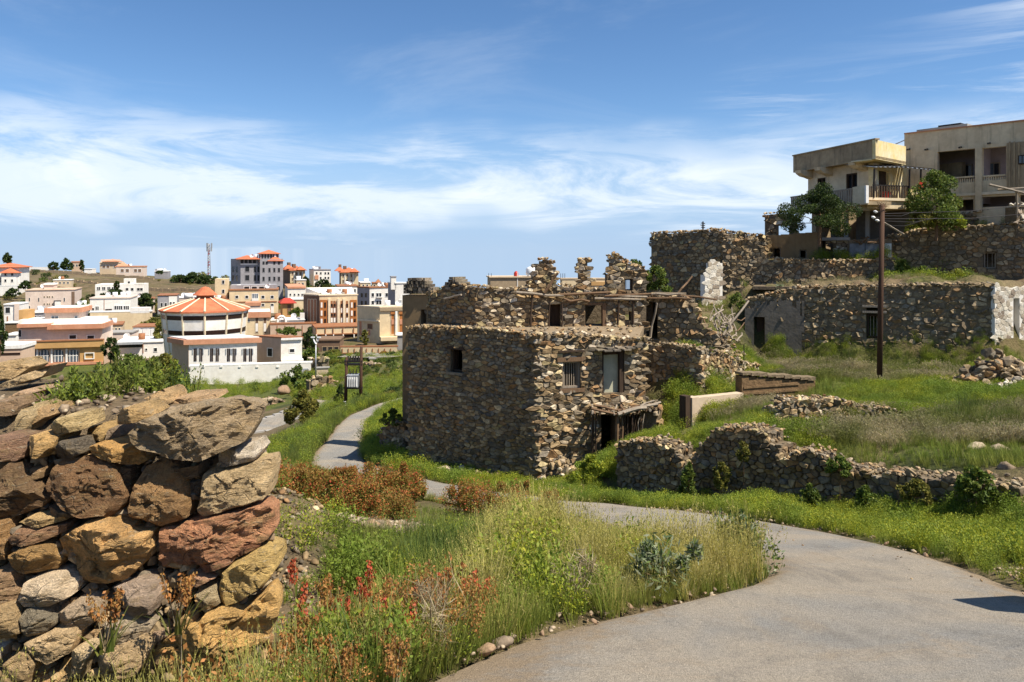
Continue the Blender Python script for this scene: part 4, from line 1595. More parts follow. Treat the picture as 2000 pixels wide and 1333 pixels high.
# lean-to of poles and brushwood by the lower door
gl = lambda px, n: HR.u(px, n)
zf = gz(*HR.pt(HR.u(1180), .8, 0)[:2])
zr = HR.z(1200, 800)
for i, (px, n, r_) in enumerate(((1156, .55, .05), (1163, .62, .035), (1204, .95, .075), (1212, .9, .05), (1250, .85, .05))):
    p = HR.pt(gl(px, n), n, 0)
    b_ = gz(p.x, p.y) - .2
    beam(H, 'porch_post', (p.x, p.y, b_), (p.x + .03, p.y, HR.z(px, 806 if px < 1170 else 812, n)), r_, 'wood_dark' if px < 1170 else 'wood_brown', i, .02)
for i in range(17):
    px = 1156 + i * 8.1
    p0 = HR.pt(HR.u(px), .0, HR.z(px, 794) + rs.uniform(-.03, .06))
    q = px + rs.uniform(-6, 6)
    n_ = 1.0 + rs.uniform(-.15, .2)
    p1 = HR.pt(HR.u(q, n_), n_, HR.z(q, 810 - 10 * max(0, (px - 1215) / 70), n_) + rs.uniform(-.03, .05))
    beam(H, 'roof_pole', p0, p1, rs.uniform(.03, .055), rs.choice(('wood_brown', 'wood_grey', 'wood_dark')), i, .03)
for i, (xa, ya, xb, yb, n_, r_, m_) in enumerate(((1155, 798, 1212, 812, 1.0, .05, 'wood_brown'), (1207, 810, 1262, 797, 1.1, .075, 'wood_grey'), (1218, 806, 1284, 790, 1.0, .06, 'wood_grey'), (1240, 800, 1290, 786, .8, .05, 'wood_grey'),
                                                  (1160, 792, 1225, 800, .7, .04, 'wood_brown'), (1228, 797, 1278, 783, .6, .04, 'wood_grey'), (1206, 803, 1250, 792, .8, .04, 'wood_brown'))):
    beam(H, 'roof_beam', HR.pt(HR.u(xa, n_), n_, HR.z(xa, ya, n_)), HR.pt(HR.u(xb, n_), n_, HR.z(xb, yb, n_)), r_, m_, 50 + i, .04)
for i in range(13):
    xa = 1213 + i * 3.3
    n_ = .95 + rs.uniform(-.08, .08)
    p = HR.pt(HR.u(xa, n_), n_, 0)
    xb = xa + rs.uniform(-7, 7)
    beam(H, 'brushwood_stick', (p.x, p.y, HR.z(xa, 866 - i * .8, n_)), HR.pt(HR.u(xb, n_), n_, HR.z(xb, 808, n_)), rs.uniform(.014, .03), rs.choice(('wood_grey', 'wood_dark', 'wood_dark')), 80 + i, .03, 5)
sl = []
for i in range(90):
    v, f = ROCKS[rs.randrange(16)]
    px = rs.uniform(1156, 1282)
    n_ = rs.uniform(.0, .85)
    s_ = rs.uniform(.08, .2)
    p = HR.pt(HR.u(px, n_), n_, HR.z(px, 795, 0) - n_ * .14 + .07 + max(0, (px - 1220)) * .0022 + rs.uniform(0, .06))
    sl.append((s_, (v @ (rot_mat(rs, .5) @ np.diag([s_, s_ * .7, s_ * .28])).T + np.array(p)).tolist(), f.tolist()))
emit(H, sl, MAT['rubble'], 60, name='roof_slab')
fck = Fr.xy(HR.pt(HR.u(1256), .95, 0), HR.pt(HR.u(1292, .5), .5, 0))
ck_b = low_line(fck, -.3)
ck_t = [(0, HR.z(1270, 800, .7)), (fck.L, HR.z(1285, 790, .6))]
emit(H, face_stones(fck, ck_t, ck_b, .2, (), 1.6, .05, .9, 21), MAT['rubble'], 60)
mb = MB()
core(mb, fck, ck_t, ck_b, .5)
mb.build('porch_wall_core', MAT['mortar'], H)

rubble_pile('heap of tumbled stones against the near corner of the stone house', XY(1088, 22.4), .75, .6, .95, 150, .24, seed=4, mat='rubble_pale')
rubble_pile('low spill of stones along the foot of the shaded house wall', XY(940, 24.4), 1.8, .4, .30, 110, .2, seed=5, mat='rubble_pale', yaw=-.6)

# ------------------------------------------------------------------ the ruined upper storey behind it
U = thing('ruined_house', 'roofless ruin behind the stone house with broken wall stumps, doorways and a plastered corner', 'ruin', (1.5, 29, -3))
UF = Fr(930, 27.9, 1262, 28.3)
UL = Fr(832, 29.7, 932, 27.9)
ut = [(832, 572), (862, 568), (868, 560), (905, 558), (940, 560), (985, 566), (1008, 562), (1030, 560), (1036, 550), (1042, 525), (1050, 508), (1066, 506), (1080, 514), (1088, 540), (1092, 556), (1122, 562), (1127, 548),
      (1129, 514), (1134, 506), (1152, 507), (1155, 545), (1158, 564), (1182, 562), (1186, 530), (1188, 502), (1200, 495), (1212, 502), (1226, 512), (1244, 520), (1262, 530)]
utop = pxline(UF, [q for q in ut if q[0] > 925] + [(930, 560)])
ultop = pxline(UL, [q for q in ut if q[0] < 945])
ubot = [(0, -3.4), (UF.L, -3.4)]
uops_px = [(1071, 595, 1095, 652), (1143, 592, 1183, 652), (1221, 609, 1233, 627), (1220, 545, 1236, 568)]
uops = [UF.rect(*q) for q in uops_px]
st = face_stones(UF, utop, ubot, .19, uops, 2.1, .036, .95, 31)
stA = face_stones(UL, ultop, [(0, -3.4), (UL.L, -3.4)],   .18, (), 2.1, .034, .95, 32) + cap_stones(UL, ultop, .35, .2, 34, .7)
stB = st
stB += cap_stones(UF, utop, .35, .2, 33, .7)
emit(U, stA, MAT['rubble'], 100)
emit(U, stB, MAT['rubble_pale'], 200)  # paler stones than the shaded left part, sunlight put into the colour
mb = MB()
core(mb, UF, utop, ubot, .45, uops, .15)
core(mb, UL, ultop, [(0, -3.4), (UL.L, -3.4)], .45, (), .15)
mb.build('wall_core', MAT['mortar'], U)
# rooms behind the doorways: side and back walls, no roof but a half-fallen ceiling
mb = MB()
UF.box(mb, 0, UF.L, -3.2, -2.9, -3.6, -1.55)
UF.box(mb, UF.u(1110), UF.u(1114), -2.9, -.45, -3.6, -1.5)
UF.box(mb, UF.u(1058), UF.u(1205), -2.9, -.45, -1.42, -1.28)
mb.build('inner_walls', MAT['mortar'], U)
for i, (xa, ya, xb, yb) in enumerate(((1008, 571, 1100, 577), (1090, 576, 1190, 571), (1150, 572, 1262, 580), (1180, 578, 1270, 574), (1160, 583, 1250, 585), (1100, 583, 1150, 589))):
    beam(U, 'lintel_log', UF.pt(UF.u(xa), .14, UF.z(xa, ya)), UF.pt(UF.u(xb), .16, UF.z(xb, yb)), .06, 'wood_brown' if i % 2 else 'wood_grey', i, .03)
for i, (xa, ya, yb) in enumerate(((1036, 572, 640), (1205, 580, 655), (1234, 580, 656), (1071, 590, 650), (1095, 592, 650))):
    beam(U, 'upright_post', UF.pt(UF.u(xa), .12, UF.z(xa, yb)), UF.pt(UF.u(xa + 2), .12, UF.z(xa, ya)), .05 if i < 3 else .035, 'wood_dark', 20 + i, .01)
beam(U, 'fallen_beam', UF.pt(UF.u(1062), .2, UF.z(1062, 572)), UF.pt(UF.u(1088), .25, UF.z(1088, 533)), .06, 'wood_brown', 31)
beam(U, 'roof_spout', UL.pt(UL.u(868, .3), .3, UL.z(868, 584, .3)), UL.pt(UL.u(901, .5), .5, UL.z(901, 576, .5)), .05, 'wood_grey', 32)
u0, u1, z0, z1 = uops[1]
mb = MB()
UF.box(mb, u1 - .12, u1, -.3, .03, z0, z1)
UF.box(mb, u0, u1 - .12, -.3, .02, z1 - .09, z1)
mb.build('door_frame', MAT['wood_brown'], U)
mb = MB()
u0, u1, z0, z1 = uops[0]
UF.box(mb, u0 + .12, u1, -.4, -.3, z0, z1)
mb.build('door', MAT['wood_dark'], U)
bars_window(U, UF, uops_px[3], -.1, 3, 'wood_dark', .05)
# plastered corner pier with its slate crown
UP = Fr(786, 29.9, 836, 29.6)
mb = MB()
opw = [UP.rect(822, 605, 834, 638)]
core(mb, UP, pxline(UP, [(788, 574), (836, 574)]), [(0, -8.6), (UP.L, -8.6)], 1.0, opw, .2)
mb.build('plastered_pier', MAT['tan_plaster'], U)
rs = random.Random(8)


def slate_crown(fr, x0, x1, ytop, ybot, seed):
    r = random.Random(seed)
    rows = 5
    for j in range(rows):
        ya, yb = ybot + (ytop - ybot) * j / rows, ybot + (ytop - ybot) * (j + 1) / rows
        xs, xe = x0 + (2 * j if j > 2 else 0), x1 - (4 * j if j > 1 else 0)
        x = xs
        upright = j in (2, 3)
        while x < xe:
            w_ = (2.0 if upright else 9.0) * r.uniform(.8, 1.3)
            mb_ = MB()
            fr.rbox(mb_, x, ya - .0 + (yb - ya) * .92, min(x + w_ * .82, xe), ya, -.55, .10 + r.uniform(-.05, .06))
            mb_.build('slate', MAT['slate'], U)
            x += w_


slate_crown(UP, 788, 846, 543, 574, 1)
UQ = Fr(868, 29.0, 906, 28.4)
slate_crown(UQ, 869, 904, 541, 566, 2)

# collapsed house to the right of it: dark doorway, sloping broken wall, heap of timbers
C, CF, ct, cb = stone_wall('broken house wall with a tall black doorway sloping down into fallen rubble', (1256, 29.2), (1404, 28.2), [(1256, 576), (1285, 582), (1330, 580), (1352, 590), (1368, 612), (1384, 640), (1404, 668)], .24,
                           name='collapsed_house', cat='ruin', ops=[(1257, 590, 1284, 662)], parts=220, seed=41, mat='rubble_dark', thick=.5)
mb = MB()
CF.box(mb, .1, CF.L - 1.2, -2.8, -2.5, -3.6, -1.7)
CF.box(mb, .0, .3, -2.5, -.5, -3.6, -1.6)
CF.box(mb, CF.L * .42, CF.L * .46, -2.5, -.5, -3.6, -1.7)
CF.box(mb, .0, CF.L * .46, -2.8, -.5, -1.6, -1.45)
mb.build('inner_walls', MAT['mortar'], C)
for i, (xa, ya, xb, yb, n_) in enumerate(((1256, 583, 1352, 584, .2), (1262, 577, 1330, 574, .1), (1300, 575, 1400, 586, -.3), (1270, 660, 1283, 592, .25))):
    beam(C, 'lintel_log', CF.pt(CF.u(xa, n_), n_, CF.z(xa, ya, n_)), CF.pt(CF.u(xb, n_), n_, CF.z(xb, yb, n_)), .05, 'wood_grey' if i % 2 else 'wood_brown', i + 60, .03)
tp_ = thing('timber_heap', 'tangle of pale broken roof timbers fallen over rubble between two ruins', 'timber heap', (8.2, 29.6, gz(8.2, 29.6)))
rs = random.Random(12)
for i in range(34):
    big = i < 3
    xa, ya = (rs.uniform(1385, 1440), rs.uniform(625, 668))
    if i == 0:
        xa, ya, xb, yb, d_ = 1412, 655, 1462, 588, 29.4
    elif i == 1:
        xa, ya, xb, yb, d_ = 1322, 576, 1352, 540, 31.5
    else:
        xb, yb, d_ = xa + rs.uniform(-32, 32), ya - rs.uniform(4, 40), rs.uniform(29.0, 30.6)
    beam(tp_, 'timber', P(xa, ya, d_), P(xb, yb, d_ + rs.uniform(.2, .8)), .055 if big else rs.uniform(.018, .045), 'wood_grey' if rs.random() < .8 else 'wood_brown', 100 + i, .05, 5)
rubble_pile('pale rubble spilling below the broken roof timbers', XY(1425, 29.6), 1.0, .8, .6, 110, .22, seed=6, mat='rubble_pale')
rubble_pile('short line of tumbled stones in front of the plastered doorway ruin', XY(1432, 31.4), 1.3, .5, .55, 90, .24, seed=7, mat='rubble_pale')

# garden walls below the ruins
stone_wall('shaded dry stone wall joining the right side of the stone house', (1257, 26.5), (1365, 25.2), [(1257, 672), (1300, 672), (1340, 676), (1365, 684)], .18, ends='LR', seed=51, mat='rubble_dark', parts=300)
stone_wall('sunlit broken dry stone wall stepping down behind the cream mud panel', (1364, 25.2), (1480, 28.4), [(1364, 684), (1420, 686), (1426, 698), (1450, 706), (1480, 714)], .17, ends='LR', seed=52, parts=260, mat='rubble_pale', ragged=.06)
# brown mud wall and cream panel
mw = thing('mud_wall', 'brown rammed earth wall with a pale coping in the grass', 'mud wall', (8.6, 24.6, -4.9))
MF = Fr(1449, 24.2, 1592, 25.2)
mb = MB()
core(mb, MF, pxline(MF, [(1449, 730), (1500, 735), (1592, 741)]), low_line(MF), .35, (), .25)
mb.build('earth_body', MAT['mud'], mw)
mb = MB()
tl = pxline(MF, [(1449, 727), (1500, 731), (1592, 739)])
for i in range(9):
    a, b = MF.L * i / 9, MF.L * (i + 1) / 9
    z_ = float(np.interp((a + b) / 2, *np.array(tl).T))
    MF.box(mb, a, b - .02, -.38, .05 + .02 * (i % 2), z_ - .08, z_ + .015 * (i % 3))
mb.build('coping', MAT['mortar_tan'], mw)
for i in range(4):
    mb = MB()
    y0 = 752 + i * 12
    u0, u1 = MF.u(1452), MF.u(1560)
    MF.box(mb, u0, u1, .0, .035, MF.z(1500, y0 + 4), MF.z(1500, y0))
    mb.build('mud_course', MAT['mud'], mw)
cp = thing('mud_panel', 'cream plastered low mud wall with a rust-stained edge in the grass', 'mud wall', (6.2, 23.4, -5.1))
PF = Fr(1352, 22.9, 1452, 24.0)
mb = MB()
core(mb, PF, pxline(PF, [(1352, 776), (1375, 776), (1452, 768)]), low_line(PF), .3, (), .25, 0, 0)
mb.build('plaster_body', MAT['cream_panel'], cp)
mb = MB()
PF.box(mb, -.22, -.02, -.34, -.05, gz(*PF.A) - .2, PF.z(1352, 774))
mb.build('end_post', MAT['wood_dark'], cp)

# terrace walls along the lane
stone_wall('rounded dry stone terrace wall beside the house porch, leftmost along the lane', (1206, 20.4), (1338, 18.7), [(1206, 872), (1225, 862), (1262, 858), (1300, 864), (1325, 880), (1338, 900)], .14, ends='LR', seed=61, parts=300, thick=.8, ragged=.05, prot=.05)
stone_wall('highest dry stone terrace wall with a humped top and green weeds in its face', (1332, 18.7), (1522, 16.9), [(1332, 925), (1345, 905), (1365, 880), (1382, 850), (1400, 840), (1440, 836), (1480, 838), (1505, 842), (1520, 856), (1522, 870)], .14, ends='LR', seed=62, parts=300, thick=.9, ragged=.05, prot=.05)
stone_wall('dry stone terrace wall with a pale broken crest, third along the lane', (1515, 16.9), (1700, 15.4), [(1515, 905), (1545, 886), (1570, 876), (1590, 880), (1620, 898), (1650, 912), (1700, 922)], .14, ends='LR', seed=63, parts=300, thick=.8, ragged=.05, prot=.06)
stone_wall('overgrown low terrace wall at the right end of the lane verge', (1695, 15.4), (1985, 12.9), [(1695, 922), (1760, 924), (1850, 930), (1900, 934), (1985, 946)], .15, ends='LR', seed=64, parts=300, thick=.7, ragged=.05, mat='rubble_dark')
stone_wall('small curved dry stone wall of pale stones standing in the terrace grass', (1520, 20.6), (1768, 21.2), [(1520, 800), (1532, 778), (1560, 778), (1620, 780), (1665, 786), (1690, 796), (1740, 797), (1768, 810)], .145, ends='LR', seed=65, parts=300, thick=.8, ragged=.05, mat='rubble_pale', prot=.05)
stone_wall('rubble retaining wall below the lane, left of the stone house', (742, 29.4), (792, 28.4), [(742, 850), (755, 832), (770, 824), (792, 826)], .2, seed=66, parts=120, thick=.6, mat='rubble_dark')
rubble_pile('dark heap of tumbled slabs below the whitewashed wall end', XY(1945, 24.2), 1.55, .9, 1.15, 230, .36, seed=8, mat='rubble_dark', yaw=.1)
rubble_pile('line of whitish stones at the foot of the dark slab heap', XY(1975, 22.9), 1.1, .3, .35, 60, .24, seed=9, mat='white_stone')
rubble_pile('tail of dark stones reaching left from the slab heap', XY(1860, 25.0), .95, .28, .3, 60, .24, seed=10, mat='rubble_dark')
# broken concrete gutter block in the grass
gb = thing('concrete_block', 'broken grey concrete gutter piece lying in the terrace grass', 'concrete block', P(1885, 880, 16.4))
GF = Fr(1850, 16.8, 1925, 16.2)
mb = MB()
GF.rbox(mb, 1851, 878, 1902, 888, -.25, .0)
mb.build('slab', MAT['concrete'], gb)
mb = MB()
GF.rbox(mb, 1901, 873, 1923, 899, -.3, .06)
mb.build('upstand', MAT['concrete'], gb)
for k, (px, py, d_, s_, lab, mm) in enumerate(((1905, 900, 16.0, .28, 'pale flat boulder below the broken concrete piece', 'gravel'), (1950, 897, 15.8, .26, 'grey boulder right of the broken concrete piece', 'gravel'),
                                               (1965, 935, 14.2, .24, 'tan upright boulder at the end of the overgrown terrace wall', 'gravel'), (1852, 692, 29.5, .34, 'pale yellowish boulder in the grass below the long wall', 'gravel'),
                                               (822, 915, 25.3, .62, 'long pale boulder at the lane verge below the house', 'gravel'), (868, 922, 24.9, .5, 'flat pale boulder right of the long pale boulder', 'gravel'),
                                               (1748, 928, 15.2, .2, 'whitish stone lying on the overgrown terrace wall', 'white_stone'), (1480, 972, 15.9, .2, 'white stone at the foot of the highest terrace wall', 'white_stone'),
                                               (1990, 1030, 10.4, .25, 'pale boulder at the right end of the yellow-green verge', 'gravel'))):
    p = P(px, py, d_)
    v, f = ROCKS_HI[k % 10]
    o_ = np_obj('boulder', v @ np.array(Matrix.Rotation(k * 1.3, 3, 'Z')).T @ np.diag([s_, s_ * .7, s_ * .5]).T + np.array([p.x, p.y, gz(p.x, p.y) + s_ * .12]), f, MAT[mm])
    tag(o_, lab, 'boulder')

# ------------------------------------------------------------------ long wall and tiers on the hill
L_, LF, lt, lb = stone_wall('long mortared ruin wall with a dark doorway and a barred window behind the grass terrace', (1455, 33.9), (1946, 30.4), [(1455, 588), (1475, 580), (1560, 562), (1700, 558), (1850, 556), (1946, 556)], .24,
                            name='long_ruin_wall', ops=[(1473, 619, 1493, 692), (1692, 600, 1722, 662)], parts=300, mat='rubble_dark', core_mat='mortar_tan', prot=.028, gap=.86, seed=71, thick=.6, aspect=1.7, bot=[(1455, 700), (1560, 722), (1700, 702), (1946, 698)])
mb = MB()
u0, u1, z0, z1 = LF.rect(1473, 619, 1493, 692)
ubp = [0, u0, u1, LF.u(1548)]
ztop = lambda u: float(np.interp(u, *np.array(lt).T))
rs = random.Random(77)
ua = 0.0
while ua < LF.u(1566):
    ub = ua + rs.uniform(.05, .13)
    q_ = max(0, (ua - LF.u(1535)) / (LF.u(1566) - LF.u(1535)))
    zt_ = ztop(ua) - .3 - rs.uniform(0, .16) - 1.2 * q_ * rs.random()
    zb_ = -5.4 + (rs.uniform(.3, 2.2) * q_ if q_ > 0 else rs.uniform(0, .5))
    nn_ = .10
    if u0 - .02 < (ua + ub) / 2 < u1 + .02:
        LF.box(mb, ua, ub, -.02, nn_, z1, zt_)
    elif zt_ > zb_:
        LF.box(mb, ua, ub, -.02, nn_, zb_, zt_)
    ua = ub
mb.build('grey_render', MAT['grey_plaster'], L_)
mb = MB()
LF.box(mb, u0 + .1, u1 - .02, -.3, -.22, z0, z1 - .04)
mb.build('door', MAT['wood_dark'], L_)
bars_window(L_, LF, (1694, 615, 1720, 660), -.12, 3, 'wood_dark', .07)
for y_ in (600, 611):
    mb = MB()
    LF.rbox(mb, 1684, y_ - 3, 1732, y_ + 1, -.3, .14)
    mb.build('lintel', MAT['wood_grey'], L_)
mb = MB()
LF.box(mb, .3, LF.L - .3, -3.3, -3.0, -5.2, -1.6)
LF.box(mb, .3, LF.L - .3, -3.0, -.6, -1.45, -1.3)
mb.build('room_shell', MAT['mortar'], L_)
whw = stone_wall('whitewashed sunlit wall end with a dark slit doorway at the right edge', (1943, 30.3), (2040, 31.2), [(1943, 556), (1975, 560), (2040, 562)], .2, name='whitewashed_wall', ops=[(1979, 583, 1991, 690)], parts=300, mat='white_stone', core_mat='white', prot=.012, gap=.995, seed=72, cap=False, relief=.12, thick=.5, drop=.1)
mb = MB()
Fr(1943, 30.3, 2040, 31.2).rbox(mb, 1978, 580, 1992, 694, -.3, -.24)
mb.build('door', MAT['wood_dark'], whw[0])  # dark board added for the shade inside the slit
M_, MFR, mt_, mbt = stone_wall('middle tier stone wall below the small tan building', (1412, 37.3), (1745, 36.0), [(1412, 470), (1480, 468), (1495, 505), (1560, 508), (1640, 510), (1745, 508)], .22, parts=300, seed=73, mat='rubble_dark', thick=.7)
stone_wall('tall windowless ruin wall at the left of the upper tier', (1272, 39.6), (1420, 37.4), [(1272, 455), (1330, 452), (1392, 450), (1400, 446), (1420, 462)], .21, name='ruin_wall', parts=300, seed=74, mat='rubble', thick=.9, cap=True, ragged=.05)
stone_wall('pale broken top course of the upper tier ruin', (1396, 38.4), (1502, 38.8), [(1396, 447), (1430, 453), (1470, 458), (1502, 462)], .2, name='ruin_wall', parts=120, seed=75, mat='rubble_pale', thick=.9, bot=[(1396, 500), (1502, 500)])
w_, wf, _, _ = stone_wall('bright whitewashed pillar stub standing against the middle tier', (1377, 35.6), (1411, 35.9), [(1377, 535), (1388, 512), (1400, 508), (1411, 512)], .22, name='whitewashed_pillar', cat='pillar', parts=80, seed=76, mat='white_stone', core_mat='white', thick=.4, cap=False, prot=.012, gap=.99, relief=.12)
rubble_pile('loose stones along the foot of the upper tier ruin', XY(1330, 36.0), 1.6, .5, .5, 90, .3, seed=12, mat='rubble')
UWl, UWF, _, _ = stone_wall('dark upper stone wall with one small window at the right edge of the hill', (1741, 37.6), (2030, 34.2), [(1741, 462), (1790, 450), (1850, 444), (1920, 442), (2030, 432)], .23, name='upper_wall', ops=[(1920, 492, 1946, 526)], parts=300, seed=77, mat='rubble_dark', thick=.8)
bars_window(UWl, UWF, (1921, 493, 1945, 525), -.2, 2, 'wood_grey', .06)
stone_wall('topmost stone wall under the beige building', (1868, 37.6), (2030, 35.9), [(1868, 418), (1900, 414), (1960, 406), (2030, 398)], .22, name='upper_wall', parts=150, seed=78, mat='rubble_dark', thick=.8)
stone_wall('pale stone corner at the right edge below the beige building', (1985, 34.6), (2040, 35.0), [(1985, 402), (2040, 400)], .3, name='wall_corner', parts=40, seed=79, mat='white_stone', thick=.6, bot=[(1985, 445), (2040, 445)])
# small tan building with two windows, its stone bay and the sheet-metal lean-to
tb = thing('tan_outbuilding', 'small tan plastered outbuilding with two openings on the middle tier', 'outbuilding', P(1550, 507, 38.6))
TF = Fr(1501, 39.2, 1597, 38.2)
TR = Fr(1597, 38.2, 1612, 39.4)
mb = MB()
o2 = [TF.rect(1503, 484, 1525, 504), TF.rect(1561, 488, 1575, 505)]
core(mb, TF, pxline(TF, [(1501, 460), (1597, 453)]), [(0, -.4), (TF.L, -.4)], .3, o2, .5, 0, 0)
mb.build('front_wall', MAT['tan_plaster'], tb)
mb = MB()
core(mb, TR, pxline(TR, [(1597, 453), (1612, 456)]), [(0, -.4), (TR.L, -.4)], .28, (), .4, 0, 0)
TF.box(mb, .0, TF.L - .35, -2.6, -2.3, -.4, 1.1)
TF.box(mb, .0, .25, -2.3, -.3, -.4, 1.1)
mb.build('side_walls', MAT['mortar_tan'], tb)
mb = MB()
TF.box(mb, .26, TF.L - .35, -2.3, -.31, 1.0, 1.12)
mb.build('roof', MAT['earth_roof'], tb)
for q in o2:
    mb = MB()
    TF.box(mb, q[0], q[0] + .05, -.2, -.1, q[2], q[3])
    TF.box(mb, q[1] - .05, q[1], -.2, -.1, q[2], q[3])
    TF.box(mb, q[0] + .05, q[1] - .05, -.2, -.1, q[3] - .05, q[3])
    mb.build('window_frame', MAT['wood_grey'], tb)
sb_, SBF, _, _ = stone_wall('sunlit stone bay with a flat slab roof beside the tan outbuilding', (1611, 38.8), (1657, 38.4), [(1611, 470), (1657, 470)], .16, name='stone_bay', cat='ruin', ops=[(1613, 476, 1627, 510)], parts=150, seed=80, mat='white_stone', thick=.4, cap=False)
mb = MB()
SBF.rbox(mb, 1605, 464, 1660, 470, -1.5, .35)
mb.build('roof_slab', MAT['concrete'], sb_)
ln = thing('lean_to', 'grey sheet-metal lean-to under a slumping roof of sticks and slabs', 'lean-to', P(1700, 505, 37.6))
NF = Fr(1657, 38.0, 1742, 37.2)
for x0, x1, mm in ((1659, 1689, 'tarp'), (1690, 1724, 'tarp'), (1725, 1741, 'trim_white')):
    mb = MB()
    NF.rbox(mb, x0, 476, x1, 503, -.06, .03 * (x0 % 2))
    mb.build('metal_sheet', MAT[mm], ln)
rs = random.Random(3)
for i in range(16):
    xa = rs.uniform(1656, 1735)
    xb = xa + rs.uniform(15, 42)
    n_ = rs.uniform(-1.2, .35)
    beam(ln, 'roof_pole', NF.pt(NF.u(xa, n_), n_, NF.z(xa, 472 + rs.uniform(-7, 5), n_)), NF.pt(NF.u(xb, n_), n_, NF.z(xb, 470 + rs.uniform(-9, 7), n_)), rs.uniform(.035, .07), rs.choice(('wood_grey', 'wood_brown')), i, .04, 5)
mb = MB()
NF.rbox(mb, 1657, 468, 1742, 476, -2.0, -.1)
mb.build('earth_roof', MAT['earth_roof'], ln)
for x0 in (1657, 1741):
    mb = MB()
    NF.box(mb, NF.u(x0) - .06, NF.u(x0) + .06, -1.9, -.1, -.5, NF.z(x0, 476))
    mb.build('side_wall', MAT['mortar_tan'], ln)
stone_wall('ruined stone gable with an empty square window above the tan outbuilding', (1495, 40.6), (1556, 40.2), [(1495, 418), (1530, 415), (1556, 420)], .24, name='ruined_gable', cat='ruin', ops=[(1521, 441, 1543, 461)], parts=150, seed=81, thick=.5, mat='rubble_pale')
# ------------------------------------------------------------------ the abandoned beige building on the hill
B = thing('beige_building', 'abandoned beige two-storey building with balconies and open loggias on the hilltop', 'building', (20, 40, 1.5))


def part(name, m, fn):
    mb_ = MB()
    fn(mb_)
    return mb_.build(name, MAT[m], B)


WF = Fr(1578, 41.3, 1706, 37.0)                       # left wing wall
WR = Fr.xy(WF.B, Vector(XY(1772, 39.6)))
zpt = 5.78
z_fl = WF.z(1640, 396)
opw = [WF.rect(1596, 348, 1612, 386), WF.rect(1652, 339, 1674, 382)]
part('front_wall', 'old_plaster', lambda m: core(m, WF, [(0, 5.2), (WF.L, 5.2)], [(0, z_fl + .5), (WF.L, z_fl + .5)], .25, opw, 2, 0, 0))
part('side_wall', 'yellow_lit', lambda m: core(m, WR, [(0, 5.2), (WR.L, 5.2)], [(0, z_fl + .5), (WR.L, z_fl + .5)], .25, [WR.rect(1716, 334, 1735, 396), WR.rect(1740, 318, 1752, 328)], 2, 0, 0))
# roof slab with deep parapet and scalloped brackets
PL = Fr(1549, 41.9, 1710, 36.0)
PR_ = Fr.xy(PL.B, Vector(XY(1769, 38.2)))
foot = [PL.A, PL.B, PR_.B, PR_.B + (PL.A - PL.B)]
part('roof_slab', 'old_parapet', lambda m: m.prism([tuple(p) for p in foot], 4.86, 5.0))
part('parapet', 'old_parapet', lambda m: PL.box(m, 0, PL.L - .16, -.16, 0, 4.98, zpt))
part('parapet', 'yellow_lit', lambda m: (PR_.box(m, 0, PR_.L, -.16, .0, 4.84, zpt),))
part('roof_edge', 'old_parapet', lambda m: PL.box(m, -.03, PL.L + .03, -.22, .05, zpt, zpt + .07))
part('soffit', 'yellow_lit', lambda m: PR_.box(m, .0, PR_.L - .1, -1.2, -.17, 4.80, 4.855))
for i, px in enumerate((1582, 1620, 1688)):
    def br(m, px=px):
        u = WF.u(px)
        prof = [(.0, 4.86), (.85, 4.86), (.8, 4.7), (.55, 4.55), (.25, 4.5), (0, 4.42)]
        w_ = .22
        vs_ = [WF.pt(u - w_, n_, z_) for n_, z_ in prof] + [WF.pt(u + w_, n_, z_) for n_, z_ in prof]
        k = len(prof)
        m.add(vs_, [tuple(range(k)), tuple(range(2 * k - 1, k - 1, -1))] + [(j, k + j, k + (j + 1) % k, (j + 1) % k) for j in range(k)])
    part('bracket', 'old_plaster', br)
for q in opw:
    w_ = part('window', 'wood_dark', lambda m: [WF.box(m, q[0], q[0] + .07, -.16, -.04, q[2], q[3]), WF.box(m, q[1] - .07, q[1], -.16, -.04, q[2], q[3]), WF.box(m, q[0] + .07, q[1] - .07, -.16, -.04, q[2], q[2] + .07),
                                                  WF.box(m, q[0] + .07, q[1] - .07, -.16, -.04, q[3] - .07, q[3]), WF.box(m, (q[0] + q[1]) / 2 - .03, (q[0] + q[1]) / 2 + .03, -.15, -.05, q[2] + .07, q[3] - .07)])
    mb = MB()
    WF.box(mb, q[0] + .02, q[1] - .02, -.22, -.18, q[2], q[3])
    mb.build('pane', MAT['glass'], w_)
part('shutter', 'old_plaster', lambda m: WF.rbox(m, 1588, 349, 1596, 386, .0, .05))
# balcony of the left wing
BF = Fr(1543, 42.3, 1692, 36.0)
zb0, zb1 = BF.z(1640, 401), BF.z(1640, 371)
part('balcony_slab', 'old_parapet', lambda m: BF.box(m, 0, BF.L, -1.4, 0, zb0 - .12, zb0 + .05))
part('rail', 'wood_grey', lambda m: BF.box(m, 0, BF.L - 1.0, -.06, .0, zb1 - .06, zb1))
for i in range(30):
    u = .05 + (BF.L - 1.1) * i / 30
    part('baluster', 'wood_grey', lambda m: BF.box(m, u, u + .11, -.05, -.01, zb0 + .05, zb1 - .06))
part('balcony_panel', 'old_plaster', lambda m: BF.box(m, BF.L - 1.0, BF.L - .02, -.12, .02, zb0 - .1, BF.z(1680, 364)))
part('white_rail_post', 'trim_white', lambda m: BF.box(m, BF.L - .06, BF.L + .04, -.1, .05, zb0 - .05, BF.z(1690, 363)))
